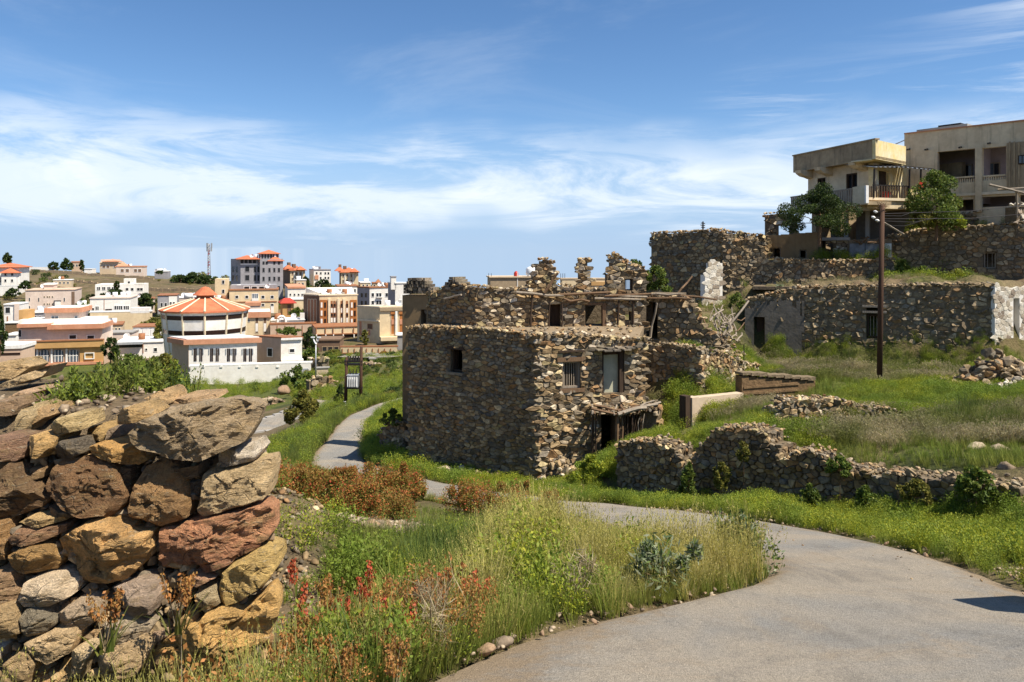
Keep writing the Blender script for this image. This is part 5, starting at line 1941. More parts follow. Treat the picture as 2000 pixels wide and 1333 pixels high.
# porch between the wings under a corrugated awning
AF = Fr(1692, 36.4, 1822, 37.6)
zp0 = AF.z(1750, 388)
part('porch_slab', 'trim_cream', lambda m: AF.rbox(m, 1693, 387, 1776, 392, -2.2, 0))
part('porch_beam', 'old_plaster', lambda m: AF.rbox(m, 1694, 392, 1778, 408, -2.0, -.1))
for i in range(26):
    px = 1705 + i * 4.4
    za = AF.z(px, 328 if px < 1760 else 328 + (px - 1760) * .1)
    def cor(m, px=px, za=za, i=i):
        u = AF.u(px)
        zb_ = za + .42
        dz = .05 if i % 2 else 0
        a_, b_ = AF.pt(u, .15, za + dz), AF.pt(u + .125, .15, za + dz)
        c2, d2 = AF.pt(u + .125, -2.2, zb_ + dz), AF.pt(u, -2.2, zb_ + dz)
        m.hexa([a_, b_, c2, d2] + [p + Vector((0, 0, .04)) for p in (a_, b_, c2, d2)])
    part('awning_sheet', 'dark_metal' if i % 2 else 'steel', cor)
for px in (1706, 1775, 1797, 1816):
    part('awning_post', 'dark_metal', lambda m: m.tube([AF.pt(AF.u(px), 0, zp0), AF.pt(AF.u(px), .05, AF.z(px, 331))], .045, .045, 6))
part('porch_rail', 'dark_metal', lambda m: AF.rbox(m, 1705, 362, 1778, 364, -.05, 0))
for i in range(16):
    px = 1696 + i * 5
    part('rail_bar', 'wood_dark', lambda m: AF.rbox(m, px, 364, px + 2.6, 387, -.04, -.01))
part('porch_door', 'wood_dark', lambda m: WR.rbox(m, 1717, 336, 1735, 396, -.2, -.12))
part('pillar', 'yellow_lit', lambda m: AF.rbox(m, 1778, 371, 1806, 396, -.4, .02))
part('green_screen', 'glass_blue', lambda m: AF.rbox(m, 1720, 338, 1736, 372, -1.3, -1.25))
for k, (x0, y0, x1, y1, lab) in enumerate(((1721, 377, 1738, 388, 'red plastic tub standing on the porch floor of the beige building'), (1795, 358, 1807, 372, 'red-orange board hung on the porch rail of the beige building'))):
    mb = MB()
    n_ = -.6 if k == 0 else .0
    if k == 0:
        uc, zc_ = AF.u(1730, n_), AF.z(1730, 388, n_)
        base = AF.pt(uc, n_, zc_)
        ring = []
        for z_, r_ in ((0, .16), (.14, .2), (.30, .22), (.33, .24), (.33, .2), (.05, .15)):
            ring += [(base.x + r_ * math.cos(t), base.y + r_ * math.sin(t), base.z + z_) for t in np.linspace(0, 6.283, 12, endpoint=False)]
        mb.add(ring, [(j * 12 + i, j * 12 + (i + 1) % 12, (j + 1) * 12 + (i + 1) % 12, (j + 1) * 12 + i) for j in range(5) for i in range(12)] + [tuple(range(11, -1, -1)), tuple(range(60, 72))])
        o_ = mb.build('plastic_tub', MAT['red_paint'])
    else:
        AF.rbox(mb, x0, y0, x1, y1, .03, .09)
        AF.rbox(mb, x0 + 2, y0 - 2, x1 - 2, y0, .03, .07)
        o_ = mb.build('hanging_board', MAT['red_paint'])
    tag(o_, lab, 'tub' if k == 0 else 'board')
# main wing
MW = Fr(1766, 39.6, 2050, 35.0)
mt = [(0, MW.z(1768, 271)), (MW.L, MW.z(2040, 232))]
ztp = max(z for _, z in mt)
bays = [(1831, 294, 1904, 358), (1918, 288, 1965, 352)]
ob = [MW.rect(*q) for q in bays]
low = [(1836, 391, 1901, 414), (1915, 384, 1984, 404), (1990, 380, 2044, 400)]
ol = [MW.rect(*q) for q in low]
core_t = [(0, ztp), (MW.L, ztp)]
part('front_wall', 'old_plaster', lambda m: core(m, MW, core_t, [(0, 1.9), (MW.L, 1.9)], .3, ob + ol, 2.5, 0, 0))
part('roof_edge', 'tile_peach', lambda m: MW.box(m, 0, MW.L, -.32, .06, ztp, ztp + .06))
part('roof', 'concrete', lambda m: MW.box(m, 0, MW.L, -8, -.33, ztp - .6, ztp - .4))
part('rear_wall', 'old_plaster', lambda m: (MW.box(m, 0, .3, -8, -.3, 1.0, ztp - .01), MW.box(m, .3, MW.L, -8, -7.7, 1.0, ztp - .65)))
part('loggia_back', 'violet_shade_wall', lambda m: core(m, Fr.xy(MW.pt(.3, -2.2, 0), MW.pt(MW.L, -2.2, 0)), [(0, ztp - .62), (MW.L, ztp - .62)], [(0, 2.3), (MW.L, 2.3)], .2, (), 3, 0, 0))
part('loggia_floor', 'concrete', lambda m: MW.box(m, .31, MW.L, -2.19, -.31, MW.z(1870, 372) - .1, MW.z(1870, 372)))
part('loggia_wall', 'violet_shade_wall', lambda m: MW.box(m, MW.u(1908), MW.u(1912), -2.19, -.31, 2.8, ztp - .62))
B2 = Fr.xy(MW.pt(0, -2.2, 0), MW.pt(MW.L, -2.2, 0))
for q in ((1862, 322, 1899, 356), (1919, 318, 1953, 352)):
    w_ = part('window', 'wood_grey', lambda m: B2.rbox(m, *q, .0, .08))
    n_ = 3
    for i in range(n_):
        mb = MB()
        a = q[0] + 2 + (q[2] - q[0] - 3) * i / n_
        B2.rbox(mb, a, q[1] + 2, a + (q[2] - q[0] - 3) / n_ - 1.6, q[3] - 2, .08, .10)
        mb.build('pane', MAT['glass_blue' if i == 1 else 'glass'], w_)
for (x0, y0, x1, y1), yb in zip(((1832, 346, 1903, 349), (1919, 342, 1964, 345)), (361, 356)):
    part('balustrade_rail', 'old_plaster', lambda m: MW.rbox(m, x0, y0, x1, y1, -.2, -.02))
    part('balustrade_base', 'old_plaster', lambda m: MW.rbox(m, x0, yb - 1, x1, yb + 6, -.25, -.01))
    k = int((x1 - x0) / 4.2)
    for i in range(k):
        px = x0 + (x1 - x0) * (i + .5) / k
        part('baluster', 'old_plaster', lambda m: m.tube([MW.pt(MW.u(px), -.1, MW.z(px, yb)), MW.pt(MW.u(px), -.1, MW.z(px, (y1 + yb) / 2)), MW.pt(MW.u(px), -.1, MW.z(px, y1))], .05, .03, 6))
part('floor_band', 'trim_cream', lambda m: MW.rbox(m, 1830, 375, 2046, 380, -.1, .12))
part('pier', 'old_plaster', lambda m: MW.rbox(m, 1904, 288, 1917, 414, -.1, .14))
part('ground_room', 'mortar', lambda m: MW.box(m, .3, MW.L, -3.4, -3.2, .6, 2.75))
part('metal_screen', 'tan_block', lambda m: MW.rbox(m, 1966, 276, 2046, 366, .0, .10))
for px in (1970, 1979, 1988, 2014, 2026):
    part('screen_rib', 'old_parapet', lambda m: MW.rbox(m, px, 277, px + 3, 366, .1, .17))
w_ = part('window', 'wood_dark', lambda m: MW.rbox(m, 1988, 303, 2010, 321, .1, .18))
for px in (1990, 1997, 2004):
    mb = MB()
    MW.rbox(mb, px, 305, px + 5, 319, .18, .2)
    mb.build('pane', MAT['glass_blue'], w_)
for px, py in ((1776, 292), (1811, 292), (1877, 288), (1933, 280)):
    part('water_spout', 'dark_metal', lambda m: m.tube([MW.pt(MW.u(px), 0, MW.z(px, py)), MW.pt(MW.u(px), .35, MW.z(px, py) - .06)], .05, .05, 6))
# roof hut and pipes
RH = Fr(1794, 42.5, 1890, 40.5)
part('roof_hut', 'old_parapet', lambda m: (RH.rbox(m, 1795, 256, 1833, 272, -2, 0), RH.rbox(m, 1866, 246, 1884, 272, -2, 0), RH.rbox(m, 1795, 262, 1884, 272, -2.2, -.3)))
part('roof_hut_slab', 'concrete', lambda m: RH.rbox(m, 1790, 248, 1889, 253, -2.2, .3))
part('roof_hut_slab', 'dark_metal', lambda m: RH.rbox(m, 1832, 243, 1876, 247, -2.0, .1))
for px0, px1, py in ((1886, 1990, 246), (1700, 1772, 290)):
    part('roof_pipe', 'steel', lambda m: m.tube([MW.pt(MW.u(px0), -.4, MW.z(px0, 252 if px0 > 1800 else 300)), MW.pt(MW.u(px1), -.4, MW.z(px1, 238 if px0 > 1800 else 268))], .03, .03, 5))
# lower storey in shade under the left wing
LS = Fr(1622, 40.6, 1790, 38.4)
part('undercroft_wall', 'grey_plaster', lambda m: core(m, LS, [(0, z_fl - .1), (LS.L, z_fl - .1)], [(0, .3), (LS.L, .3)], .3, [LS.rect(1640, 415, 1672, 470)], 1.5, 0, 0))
part('undercroft_beam', 'old_parapet', lambda m: LS.rbox(m, 1640, 400, 1790, 409, .0, 1.6))
for px in (1652, 1694):
    part('undercroft_column', 'concrete', lambda m: LS.rbox(m, px - 4, 409, px + 4, 470, 1.1, 1.4))
part('left_return_wall', 'old_parapet', lambda m: WF.box(m, 0, .3, -6, -.26, 1.0, 5.1))
part('rear_wall', 'old_parapet', lambda m: WF.box(m, 0, WF.L, -6.3, -6, 1.0, 5.1))
part('balcony_bracket', 'old_parapet', lambda m: BF.rbox(m, 1672, 401, 1680, 412, -.6, -.05))
# long timber poles sticking out in front of the main wing
pl_ = thing('timber_pole', 'bleached loose timber poles jutting out below the loggias at the right edge', 'timber', P(1990, 370, 34.5))
for i, (xa, ya, xb, yb) in enumerate(((1932, 361, 2030, 384), (1948, 371, 2030, 366))):
    beam(pl_, 'pole', P(xa, ya, 34.6), P(xb, yb, 33.9), .06, 'wood_grey', i, .01)
beam(pl_, 'prop', P(1985, 372, 34.3), P(1986, 425, 34.6), .05, 'wood_grey', 7, .01)
# ------------------------------------------------------------------ the town across the valley
class Bld:
    ALL = []

    def __init__(s, label, xl, xc, xr, yt, yb, d, mat='white', a=22, depth=9.0, name='house', cat='house', group=None, coping='trim_white', cop=.18, side=None, base=1.5, b=None):
        s.C = Vector(XY(xc, d))
        if xc < 620 and a < 20:
            a += 9
        ca, sa = math.cos(R(a)), math.sin(R(a))
        f = Fr.xy(s.C, s.C + Vector((ca, sa)))
        s.R = Fr.xy(s.C, s.C + Vector((ca, sa)) * f.u(xr))
        b = a if b is None else b
        ld = Vector((-math.sin(R(b)), math.cos(R(b))))
        if xl < xc - .5:
            f = Fr.xy(s.C, s.C + ld)
            ll = f.u(xl)
            if ll < 0 or ll > 45:
                ll = depth
        else:
            ll = depth
        s.ll = ll
        s.Lf = Fr.xy(s.C + ld * ll, s.C)
        s.xc = xc
        s.zt = (HOR - yt) / F * d
        s.zb = (HOR - yb) / F * d
        cen = s.C + Vector((ca, sa)) * s.R.L / 2 + ld * ll / 2
        s.T = thing(name, label, cat, (cen.x, cen.y, s.zb), group)
        s.foot = [s.C, s.R.B, s.R.B + ld * ll, s.Lf.A]
        mb = MB()
        mb.prism([tuple(p) for p in s.foot], s.zb - base, s.zt)
        mb.build('walls', MAT[mat], s.T)
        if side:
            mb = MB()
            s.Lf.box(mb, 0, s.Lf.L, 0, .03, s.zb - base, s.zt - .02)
            mb.build('side_cladding_or_shade', MAT[side], s.T)  # brown cladding here, painted shade on the hall front and its neighbour block
        if cop:
            mb = MB()
            mb.prism(s.grow(.15), s.zt, s.zt + cop)
            mb.build('roof_edge', MAT[coping], s.T)
        s.mat = mat
        Bld.ALL.append(s)

    def grow(s, e):
        c_ = sum(s.foot, Vector((0, 0))) / 4
        return [tuple(p + (p - c_).normalized() * e * 1.41) for p in s.foot]

    def face(s, px):
        return s.R if px >= s.xc else s.Lf

    def win(s, x0, y0, x1, y1, glass='glass', frame='trim_white', proud=.07, name='window', bars=0, face=None):
        f = face or s.face((x0 + x1) / 2)
        u0, u1, z0, z1 = f.rect(x0, y0, x1, y1)
        mb = MB()
        t = min(.12, (u1 - u0) * .14)
        f.box(mb, u0, u1, -.02, proud * .45, z0, z1, 0)
        for q in ((u0 - t, u0, z0 - t, z1 + t), (u1, u1 + t, z0 - t, z1 + t), (u0, u1, z0 - t, z0), (u0, u1, z1, z1 + t)):
            f.box(mb, q[0], q[1], -.01, proud, q[2], q[3], 1)
        for i in range(bars):
            u = u0 + (u1 - u0) * (i + 1) / (bars + 1)
            f.box(mb, u - .05, u + .05, proud * .45, proud * .9, z0, z1, 1)
        return mb.build(name, [MAT[glass], MAT[frame]], s.T)

    def wins(s, xs, ys, w, h, **k):
        for y in ys:
            for x in xs:
                s.win(x, y, x + w, y + h, **k)

    def band(s, x0, y0, x1, y1, mat, proud=.1, name='band', back=.02, face=None):
        f = face or s.face((x0 + x1) / 2)
        mb = MB()
        u0, u1, z0, z1 = f.rect(x0, y0, x1, y1)
        f.box(mb, u0, u1, -back, proud, z0, z1)
        return mb.build(name, MAT[mat], s.T)

    def ring(s, y0, y1, mat, proud=.4, name='eave_band'):
        """a band carried round the two faces at the heights seen on the near corner"""
        d = s.C.y
        z1, z0 = (HOR - y0) / F * d, (HOR - y1) / F * d
        mb = MB()
        mb.prism(s.grow(proud), z0, z1)
        if name == 'eave':
            m2 = MB()
            m2.prism(s.grow(proud * .4), z1, z1 + .07)
            m2.build('roof_top', MAT['trim_white'], s.T)
        return mb.build(name, MAT[mat], s.T)

    def box(s, x0, y0, x1, y1, back0, back1, mat, name='roof_room'):
        """a block standing on / behind the right face, back0..back1 metres behind it"""
        mb = MB()
        u0, u1 = s.R.u(x0, -back0), s.R.u(x1, -back0)
        pm = (x0 + x1) / 2
        s.R.box(mb, u0, u1, -back1, -back0, s.R.z(pm, y1, -back0), s.R.z(pm, y0, -back0))
        if name == 'eave':
            m2 = MB()
            s.R.box(m2, u0 + .35, u1 - .35, -back1 + .3, -back0 - .35, s.R.z(pm, y0, -back0), s.R.z(pm, y0, -back0) + .07)
            m2.build('roof_top', MAT['trim_white'], s.T)
        return mb.build(name, MAT[mat], s.T)

    def hip(s, y_eave, y_top, mat='tile', over=.7, u=None, back=None, name='roof', ridge=.0):
        d = s.C.y
        z0, z1 = (HOR - y_eave) / F * d, (HOR - y_top) / F * d
        u0, u1 = u or (0, s.R.L)
        b0, b1 = back or (0, s.ll)
        u0, u1, b0, b1 = u0 - over, u1 + over, b0 - over, b1 + over
        mb = MB()
        um, bm_, hl = (u0 + u1) / 2, (b0 + b1) / 2, ridge * (u1 - u0) / 2
        c4 = [s.R.pt(u0, -b0, z0), s.R.pt(u1, -b0, z0), s.R.pt(u1, -b1, z0), s.R.pt(u0, -b1, z0)]
        lo = [p - Vector((0, 0, .18)) for p in c4]
        t = [s.R.pt(um - hl, -bm_, z1), s.R.pt(um + hl, -bm_, z1)]
        mb.add(lo + c4 + t, [(3, 2, 1, 0), (0, 1, 5, 4), (1, 2, 6, 5), (2, 3, 7, 6), (3, 0, 4, 7), (4, 5, 9, 8), (5, 6, 9), (6, 7, 8, 9), (7, 4, 8)])
        return mb.build(name, MAT[mat], s.T)

    def pyramid(s, x0, x1, y_eave, y_top, back0, back1, mat='tile', over=.5):
        z0, z1 = s.R.z((x0 + x1) / 2, y_eave, -back0), s.R.z((x0 + x1) / 2, y_top, -back0)
        u0, u1 = s.R.u(x0, -back0) - over, s.R.u(x1, -back0) + over
        c4 = [s.R.pt(u0, -back0 + over, z0), s.R.pt(u1, -back0 + over, z0), s.R.pt(u1, -back1 - over, z0), s.R.pt(u0, -back1 - over, z0)]
        mb = MB()
        mb.add([p - Vector((0, 0, .15)) for p in c4] + c4 + [s.R.pt((u0 + u1) / 2, -(back0 + back1) / 2, z1)], [(3, 2, 1, 0), (0, 1, 5, 4), (1, 2, 6, 5), (2, 3, 7, 6), (3, 0, 4, 7), (4, 5, 8), (5, 6, 8), (6, 7, 8), (7, 4, 8)])
        return mb.build('roof', MAT[mat], s.T)

    def cyl(s, px, y0, y1, r, back, mat='plastic_white', name='water_tank'):
        u = s.R.u(px, -back)
        a, b = s.R.pt(u, -back, s.R.z(px, y1, -back)), s.R.pt(u, -back, s.R.z(px, y0, -back))
        mb = MB()
        mb.tube([a, b], r, r, 10)
        return mb.build(name, MAT[mat], s.T, True)


# --- the nearest villa with the arcade
v = Bld('pinkish villa with orange eaves and an arcade of arched windows, nearest on the left', 45, 46, 203, 681, 716, 118, 'salmon', a=8, depth=11, name='villa', cat='villa', cop=0, base=2)
for x0 in (52, 77, 105, 134):
    f = v.R
    u0, u1, z0, z1 = f.rect(x0, 683, x0 + 19, 707)
    mb = MB()
    k = 8
    arch = [(u0, z0), (u1, z0)] + [((u0 + u1) / 2 + math.cos(t) * (u1 - u0) / 2, z1 - .55 + math.sin(t) * .55) for t in np.linspace(0, math.pi, k)]
    vs_ = [f.pt(u, .10, z) for u, z in arch] + [f.pt(u, -.02, z) for u, z in arch]
    n = len(arch)
    mb.add(vs_, [tuple(range(n))] + [(i, n + i, n + (i + 1) % n, (i + 1) % n) for i in range(n)])
    w = mb.build('arched_window', MAT['glass_blue'], v.T)
    for i in range(3):
        mb = MB()
        u = u0 + (u1 - u0) * (i + .5) / 3
        f.box(mb, u - .05, u + .05, .1, .16, z0, z1 - .1)
        mb.build('mullion', MAT['trim_white'], w)
    mb = MB()
    f.box(mb, u0, u1, .1, .15, (z0 + z1) / 2 - .05, (z0 + z1) / 2 + .05)
    mb.build('transom', MAT['trim_white'], w)
    v.band(x0 - 5, 681, x0 - 1.5, 709, 'trim_white', .22, 'column')
v.band(157, 678, 203, 710, 'ochre_wall', .25, 'ochre_bay')
v.win(168, 690, 184, 700, face=v.R, proud=.45)
v.band(38, 666, 204, 679, 'ochre_wall', .7, 'balcony_front', .1, face=v.R)
v.band(36, 664, 204, 666.3, 'brown_trim', .8, 'balcony_rail', .1, face=v.R)
v.band(60, 708, 203, 713, 'tile_peach', .6, 'ground_eave', .1, face=v.R)
v.box(37, 640, 200, 681, 2.2, 10, 'pinkish', 'upper_storey')
v.box(33, 633, 100, 640, 1.3, 6, 'tile_peach', 'eave')
v.box(92, 634, 203, 643, 1.0, 8, 'tile_peach', 'eave')
v.box(36, 624, 196, 633, 3, 9, 'white', 'parapet')
fU = Fr.xy(v.R.pt(0, -2.2, 0), v.R.pt(v.R.L, -2.2, 0))
for x0, y0, x1, y1 in ((136, 655, 149, 662), (171, 656, 184, 662), (37, 645, 42, 658), (84, 664, 87, 666)):
    v.win(x0, y0, x1, y1, face=fU)
v.box(88, 611, 155, 630, 4.5, 10, 'pinkish', 'roof_room')
v.box(86, 602, 160, 611, 4.0, 11, 'tile_peach', 'eave')
fU2 = Fr.xy(v.R.pt(0, -4.5, 0), v.R.pt(v.R.L, -4.5, 0))
for x0 in (101, 108, 146):
    v.win(x0, 618, x0 + 6, 630, 'glass_blue', face=fU2)
v.box(37, 606, 55, 634, 5.5, 9, 'ochre_wall', 'stair_tower')

v = Bld('cream two-storey block with a pink roofline and small paired windows on the left', 44, 50, 146, 568, 628, 178, 'pinkish', a=14, depth=12, name='apartment_block', cat='apartment block', coping='salmon')
v.wins((57, 75, 125), (582, 598), 2.2, 7)
v.wins((86, 92, 96, 102), (579, 593), 2, 2.5, frame='trim_cream')
v.band(108, 587, 119, 602, 'white', .5, 'balcony')
v.band(106, 587, 120, 588.5, 'glass', .55, 'balcony_gap')
v.box(86, 556, 105, 568, 3, 8, 'pinkish')
v.box(85, 554, 106, 557, 2.7, 8.3, 'trim_white', 'roof_room_edge')
v.band(140, 570, 146, 605, 'brown_wall', .06, 'shaded_side_strip')  # dark strip paints the shade of the block's thin right face

v = Bld('white house with two grouped window bays above a long cream retaining wall', 172, 176, 255, 584, 614, 168, 'white', a=10, depth=11, cop=.25, coping='pinkish')
v.win(180, 602, 184, 607)
v.win(187, 599, 193, 606, bars=1)
v.win(224, 598, 239, 605, bars=3)
v.win(242, 598, 252, 605, bars=2)
v.band(206, 604, 219, 613, 'black_band', .08, 'garage_gap')
v.band(203, 585, 204.2, 612, 'brown_trim', .05, 'drainpipe')
v.band(230, 579, 240, 584, 'white', -1.5, 'water_tank', 3)
v.band(241, 579, 249, 584, 'white', -1.5, 'water_tank', 3)
w = Bld('long cream retaining wall below the white house', 176, 176, 293, 611, 635, 163, 'cream', a=6, depth=2.5, name='retaining_wall', cat='retaining wall', cop=.2)
w.band(255, 601, 292, 612, 'white', .02, 'parapet', 2)

v = Bld('white castle-like villa with a crenellated tower on the slope', 184, 186, 281, 556, 578, 232, 'white', a=10, depth=11, name='villa', cat='villa', cop=0)
v.box(242, 547, 262, 560, .5, 5, 'white', 'tower')
for i in range(5):
    v.box(242 + i * 4.4, 544.5, 244.4 + i * 4.4, 547.2, .5, 5, 'white', 'merlon')
for i in range(6):
    v.band(263 + i * 3.2, 553, 265 + i * 3.2, 556.2, 'white', .05, 'merlon', .6)
v.wins((190, 200, 210, 219), (561,), 6, 6, bars=1)
v.wins((246, 256, 268, 274), (563,), 5, 5)
v.win(250, 550, 254, 554)

v = Bld('white hillside villa with stepped orange hip roofs at the far left edge', -22, -18, 38, 521, 570, 236, 'white', a=12, depth=13, name='villa', cat='villa', cop=0)
v.hip(522, 514, 'tile', .8)
v.box(3, 533, 32, 560, -3.0, 0.2, 'white', 'porch_bay')
v.pyramid(3, 32, 533, 524, -3.0, 1, 'tile', .6)
fU = Fr.xy(v.R.pt(0, 3.0, 0), v.R.pt(v.R.L, 3.0, 0))
for x0 in (9, 22):
    for y0 in (534, 546):
        v.win(x0, y0, x0 + 4, y0 + 5, face=fU)
v.win(-8, 540, -2, 552)
v.win(1, 543, 3.5, 552)
w = Bld('white garden wall under the hip-roofed hillside villa', -10, -8, 34, 559, 569, 226, 'white', a=6, depth=1.5, name='garden_wall', cat='wall', cop=.15)

v = Bld('grey and cream low house with twin arched windows behind the octagonal hall', 304, 308, 346, 578, 606, 186, 'grey_block', a=12, depth=9, coping='brown_trim')
v.band(330, 579, 346, 604, 'white', .08, 'white_bay')
v.wins((332.5, 338.5), (590,), 3, 8, proud=.2)
v.wins((314, 322), (592,), 4, 8)
v.cyl(368, 573, 583, 1.1, 6)
w = Bld('pinkish flat-roofed annexe directly left of the octagonal hall roof', 340, 344, 420, 583, 612, 200, 'pinkish', a=10, depth=8, coping='trim_white')

v = Bld('white low house with a dark veranda strip in the hollow left of the hall', 224, 226, 318, 671, 704, 128, 'white', a=8, depth=9, cop=.2)
v.band(232, 673, 279, 679, 'glass', .12, 'veranda_window')
v.band(228, 668, 280, 672.5, 'grey_paint', .8, 'veranda_roof')
v.win(284, 681, 288, 685)
v.win(301, 680, 307, 687)
v.band(279, 671, 280.5, 690, 'brown_trim', .1, 'corner_strip')
v = Bld('pale house with lilac wall panels and thin dark posts above the low white house', 258, 260, 310, 640, 664, 146, 'trim_white', a=8, depth=7, cop=.2, coping='brown_trim')
for x in (262, 279, 295):
    v.band(x, 643, x + 13, 656, 'trim_white', .1, 'wall_panel')
v = Bld('grey stepped terrace walls with a cream arch between the villa and the pale house', 203, 205, 258, 652, 666, 140, 'pinkish', a=6, depth=5, name='terrace_wall', cat='wall', cop=.2, coping='concrete')
v.win(243, 661, 249, 666, 'brown_wall')
v = Bld('white flat house with a steel water-tank frame at the far left', 5, 8, 37, 596, 632, 150, 'white', a=10, depth=7, cop=.2)
v.win(11, 601, 20, 612)
v.band(29, 594, 38, 626, 'pinkish', .3, 'bay')
v.band(14, 618, 16, 630, 'brown_trim', .1, 'post')
v = Bld('small white hut with a blue-grey window low at the left', 8, 10, 32, 656, 678, 132, 'white', a=8, depth=5, cop=.2)
v.win(16, 669, 26, 674, 'glass_blue')
v = Bld('long white shed roof over a red brick wall at the left edge', -40, -38, 42, 683, 716, 104, 'salmon', a=5, depth=5, name='shed', cat='shed', cop=.5)
v.band(-38, 690, 40, 694, 'black_band', .06, 'shadow_gap')
v = Bld('brown stone garden wall behind the white hut at the left', 8, 10, 38, 632, 660, 142, 'mud', a=8, depth=3, name='garden_wall', cat='wall', cop=.2)

# --- the octagonal hall
cx, cy = XY(401, 122)
zb_, ze, ztop_ = (HOR - 668) / F * 116, (HOR - 609) / F * 116, (HOR - 583) / F * 121
oc = thing('octagonal_hall', 'round white many-sided hall with an orange segmented roof and dark window bands', 'hall', (cx, cy, zb_ - 3))
NS = 12
rad_e, rad_b = 6.95, 6.3


def ring_(r, off=.5):
    return [(cx + r * math.cos(2 * math.pi * (i + off) / NS + .12), cy + r * math.sin(2 * math.pi * (i + off) / NS + .12)) for i in range(NS)]


rb, re_, rt = ring_(5.75), ring_(6.6), ring_(1.5)
mb = MB()
mb.prism(rb, zb_ - 4, ze, top=re_)
mb.build('walls', MAT['white'], oc)
for i in range(NS):
    j = (i + 1) % NS
    mb = MB()
    a, b, c3, d3 = re_[i], re_[j], rt[j], rt[i]
    sc = 1.06
    A_, B_ = (cx + (a[0] - cx) * sc, cy + (a[1] - cy) * sc), (cx + (b[0] - cx) * sc, cy + (b[1] - cy) * sc)
    mb.add([(*A_, ze), (*B_, ze), (*c3, ztop_), (*d3, ztop_), (*A_, ze - .25), (*B_, ze - .25)], [(0, 1, 2, 3), (4, 5, 1, 0)])
    mb.build('roof_segment', MAT['tile'], oc)
    mb = MB()
    mb.tube([(*A_, ze + .03), (*d3, ztop_ + .08)], .17, .12, 5)
    mb.build('roof_rib', MAT['trim_cream'], oc)
    mb = MB()
    mb.tube([(rb[i][0], rb[i][1], zb_ - 3.8), (re_[i][0], re_[i][1], ze - .2)], .16, .16, 5)
    mb.build('pilaster', MAT['trim_cream'], oc)
    for t0, t1 in ((.76, .88), (.35, .47)):
        mb = MB()
        zA, zB = zb_ - 1 + (ze - zb_ + 1) * t0, zb_ - 1 + (ze - zb_ + 1) * t1
        f0 = (zA - (zb_ - 4)) / (ze - zb_ + 4)
        f1 = (zB - (zb_ - 4)) / (ze - zb_ + 4)
        q = lambda i_, f_, s_: (cx + ((rb[i_][0] - cx) * (1 - f_) + (re_[i_][0] - cx) * f_) * s_, cy + ((rb[i_][1] - cy) * (1 - f_) + (re_[i_][1] - cy) * f_) * s_)
        mb.hexa([(*q(i, f0, .98), zA), (*q(j, f0, .98), zA), (*q(j, f0, 1.008), zA), (*q(i, f0, 1.008), zA), (*q(i, f1, .98), zB), (*q(j, f1, .98), zB), (*q(j, f1, 1.008), zB), (*q(i, f1, 1.008), zB)])
        mb.build('window_band', MAT['black_band'], oc)
mb = MB()
mb.prism(ring_(1.35), ztop_ - .3, ztop_ + .55)
mb.build('lantern', MAT['brown_trim'], oc)
c1 = ring_(1.95)
mb = MB()
mb.add([(x, y, ztop_ + .5) for x, y in c1] + [(cx + (x - cx) * .28, cy + (y - cy) * .28, ztop_ + 1.75) for x, y in c1] + [(cx, cy, ztop_ + 1.9)], [(i, (i + 1) % NS, NS + (i + 1) % NS, NS + i) for i in range(NS)] + [(NS + i, NS + (i + 1) % NS, 2 * NS) for i in range(NS)] + [tuple(range(NS - 1, -1, -1))])
mb.build('lantern_roof', MAT['tile'], oc)

v = Bld('white hall front with four groups of slit windows under an orange eave', 336, 369, 502, 672, 744, 110, 'white', a=7, b=52, depth=5, name='hall_front', cat='hall', cop=0, side='salmon')  # salmon on the left face is its shade put into the colour
v.ring(661.5, 663.5, 'trim_white', .25, 'parapet')
v.ring(664, 673.5, 'tile_peach', .55, 'eave')
for x0 in (379, 411, 444, 476):
    for dx in (0, 3.2, 11, 14.4):
        v.band(x0 + dx - .3, 681, x0 + dx + 2.1, 706, 'black_band', .05, 'slit_window')
    for dx in (-3, 6.2, 8.8, 17.6):
        v.band(x0 + dx, 681, x0 + dx + 1.4, 692, 'grey_paint', .1, 'relief_slot')
v.band(370, 713, 500, 717, 'concrete', .25, 'plinth_ledge')
w = Bld('white boundary wall running in front of the hall', 369, 372, 607, 717, 748, 106, 'white', a=4, depth=1.2, name='boundary_wall', cat='wall', cop=.18)
for x in (395, 430, 466, 500, 540):
    w.band(x, 715.5, x + 5, 718, 'trim_white', .1, 'wall_cap')
w.band(592, 720, 602, 734, 'grey_paint', .05, 'painted_roundel')
v = Bld('white block with shade coloured tan on its left face and one dark window beside the hall', 497, 549, 590, 661, 706, 117, 'white', a=12, b=64, depth=9, cop=.2, coping='brown_trim', side='salmon')  # tan left face is shade put into the colour of a white block
v.win(523, 681, 532, 696)
v.win(566, 682, 575, 688.5)
v.band(549, 660, 590, 664, 'trim_white', .3, 'parapet')
v.band(549, 702, 592, 716, 'white', .9, 'terrace', .5)
v = Bld('cream annexe with peach eave and two tall slit windows right of the hall roof', 478, 481, 527, 612, 655, 150, 'cream', a=10, depth=8, cop=0)
v.ring(610, 621, 'tile_peach', .3, 'eave')
for x in (499, 515):
    v.win(x, 621, x + 5.5, 651, 'brown_wall', 'trim_cream')
    v.band(x + .3, 632, x + 5, 648, 'white', .1, 'panel')
v.win(485, 625, 488, 629)

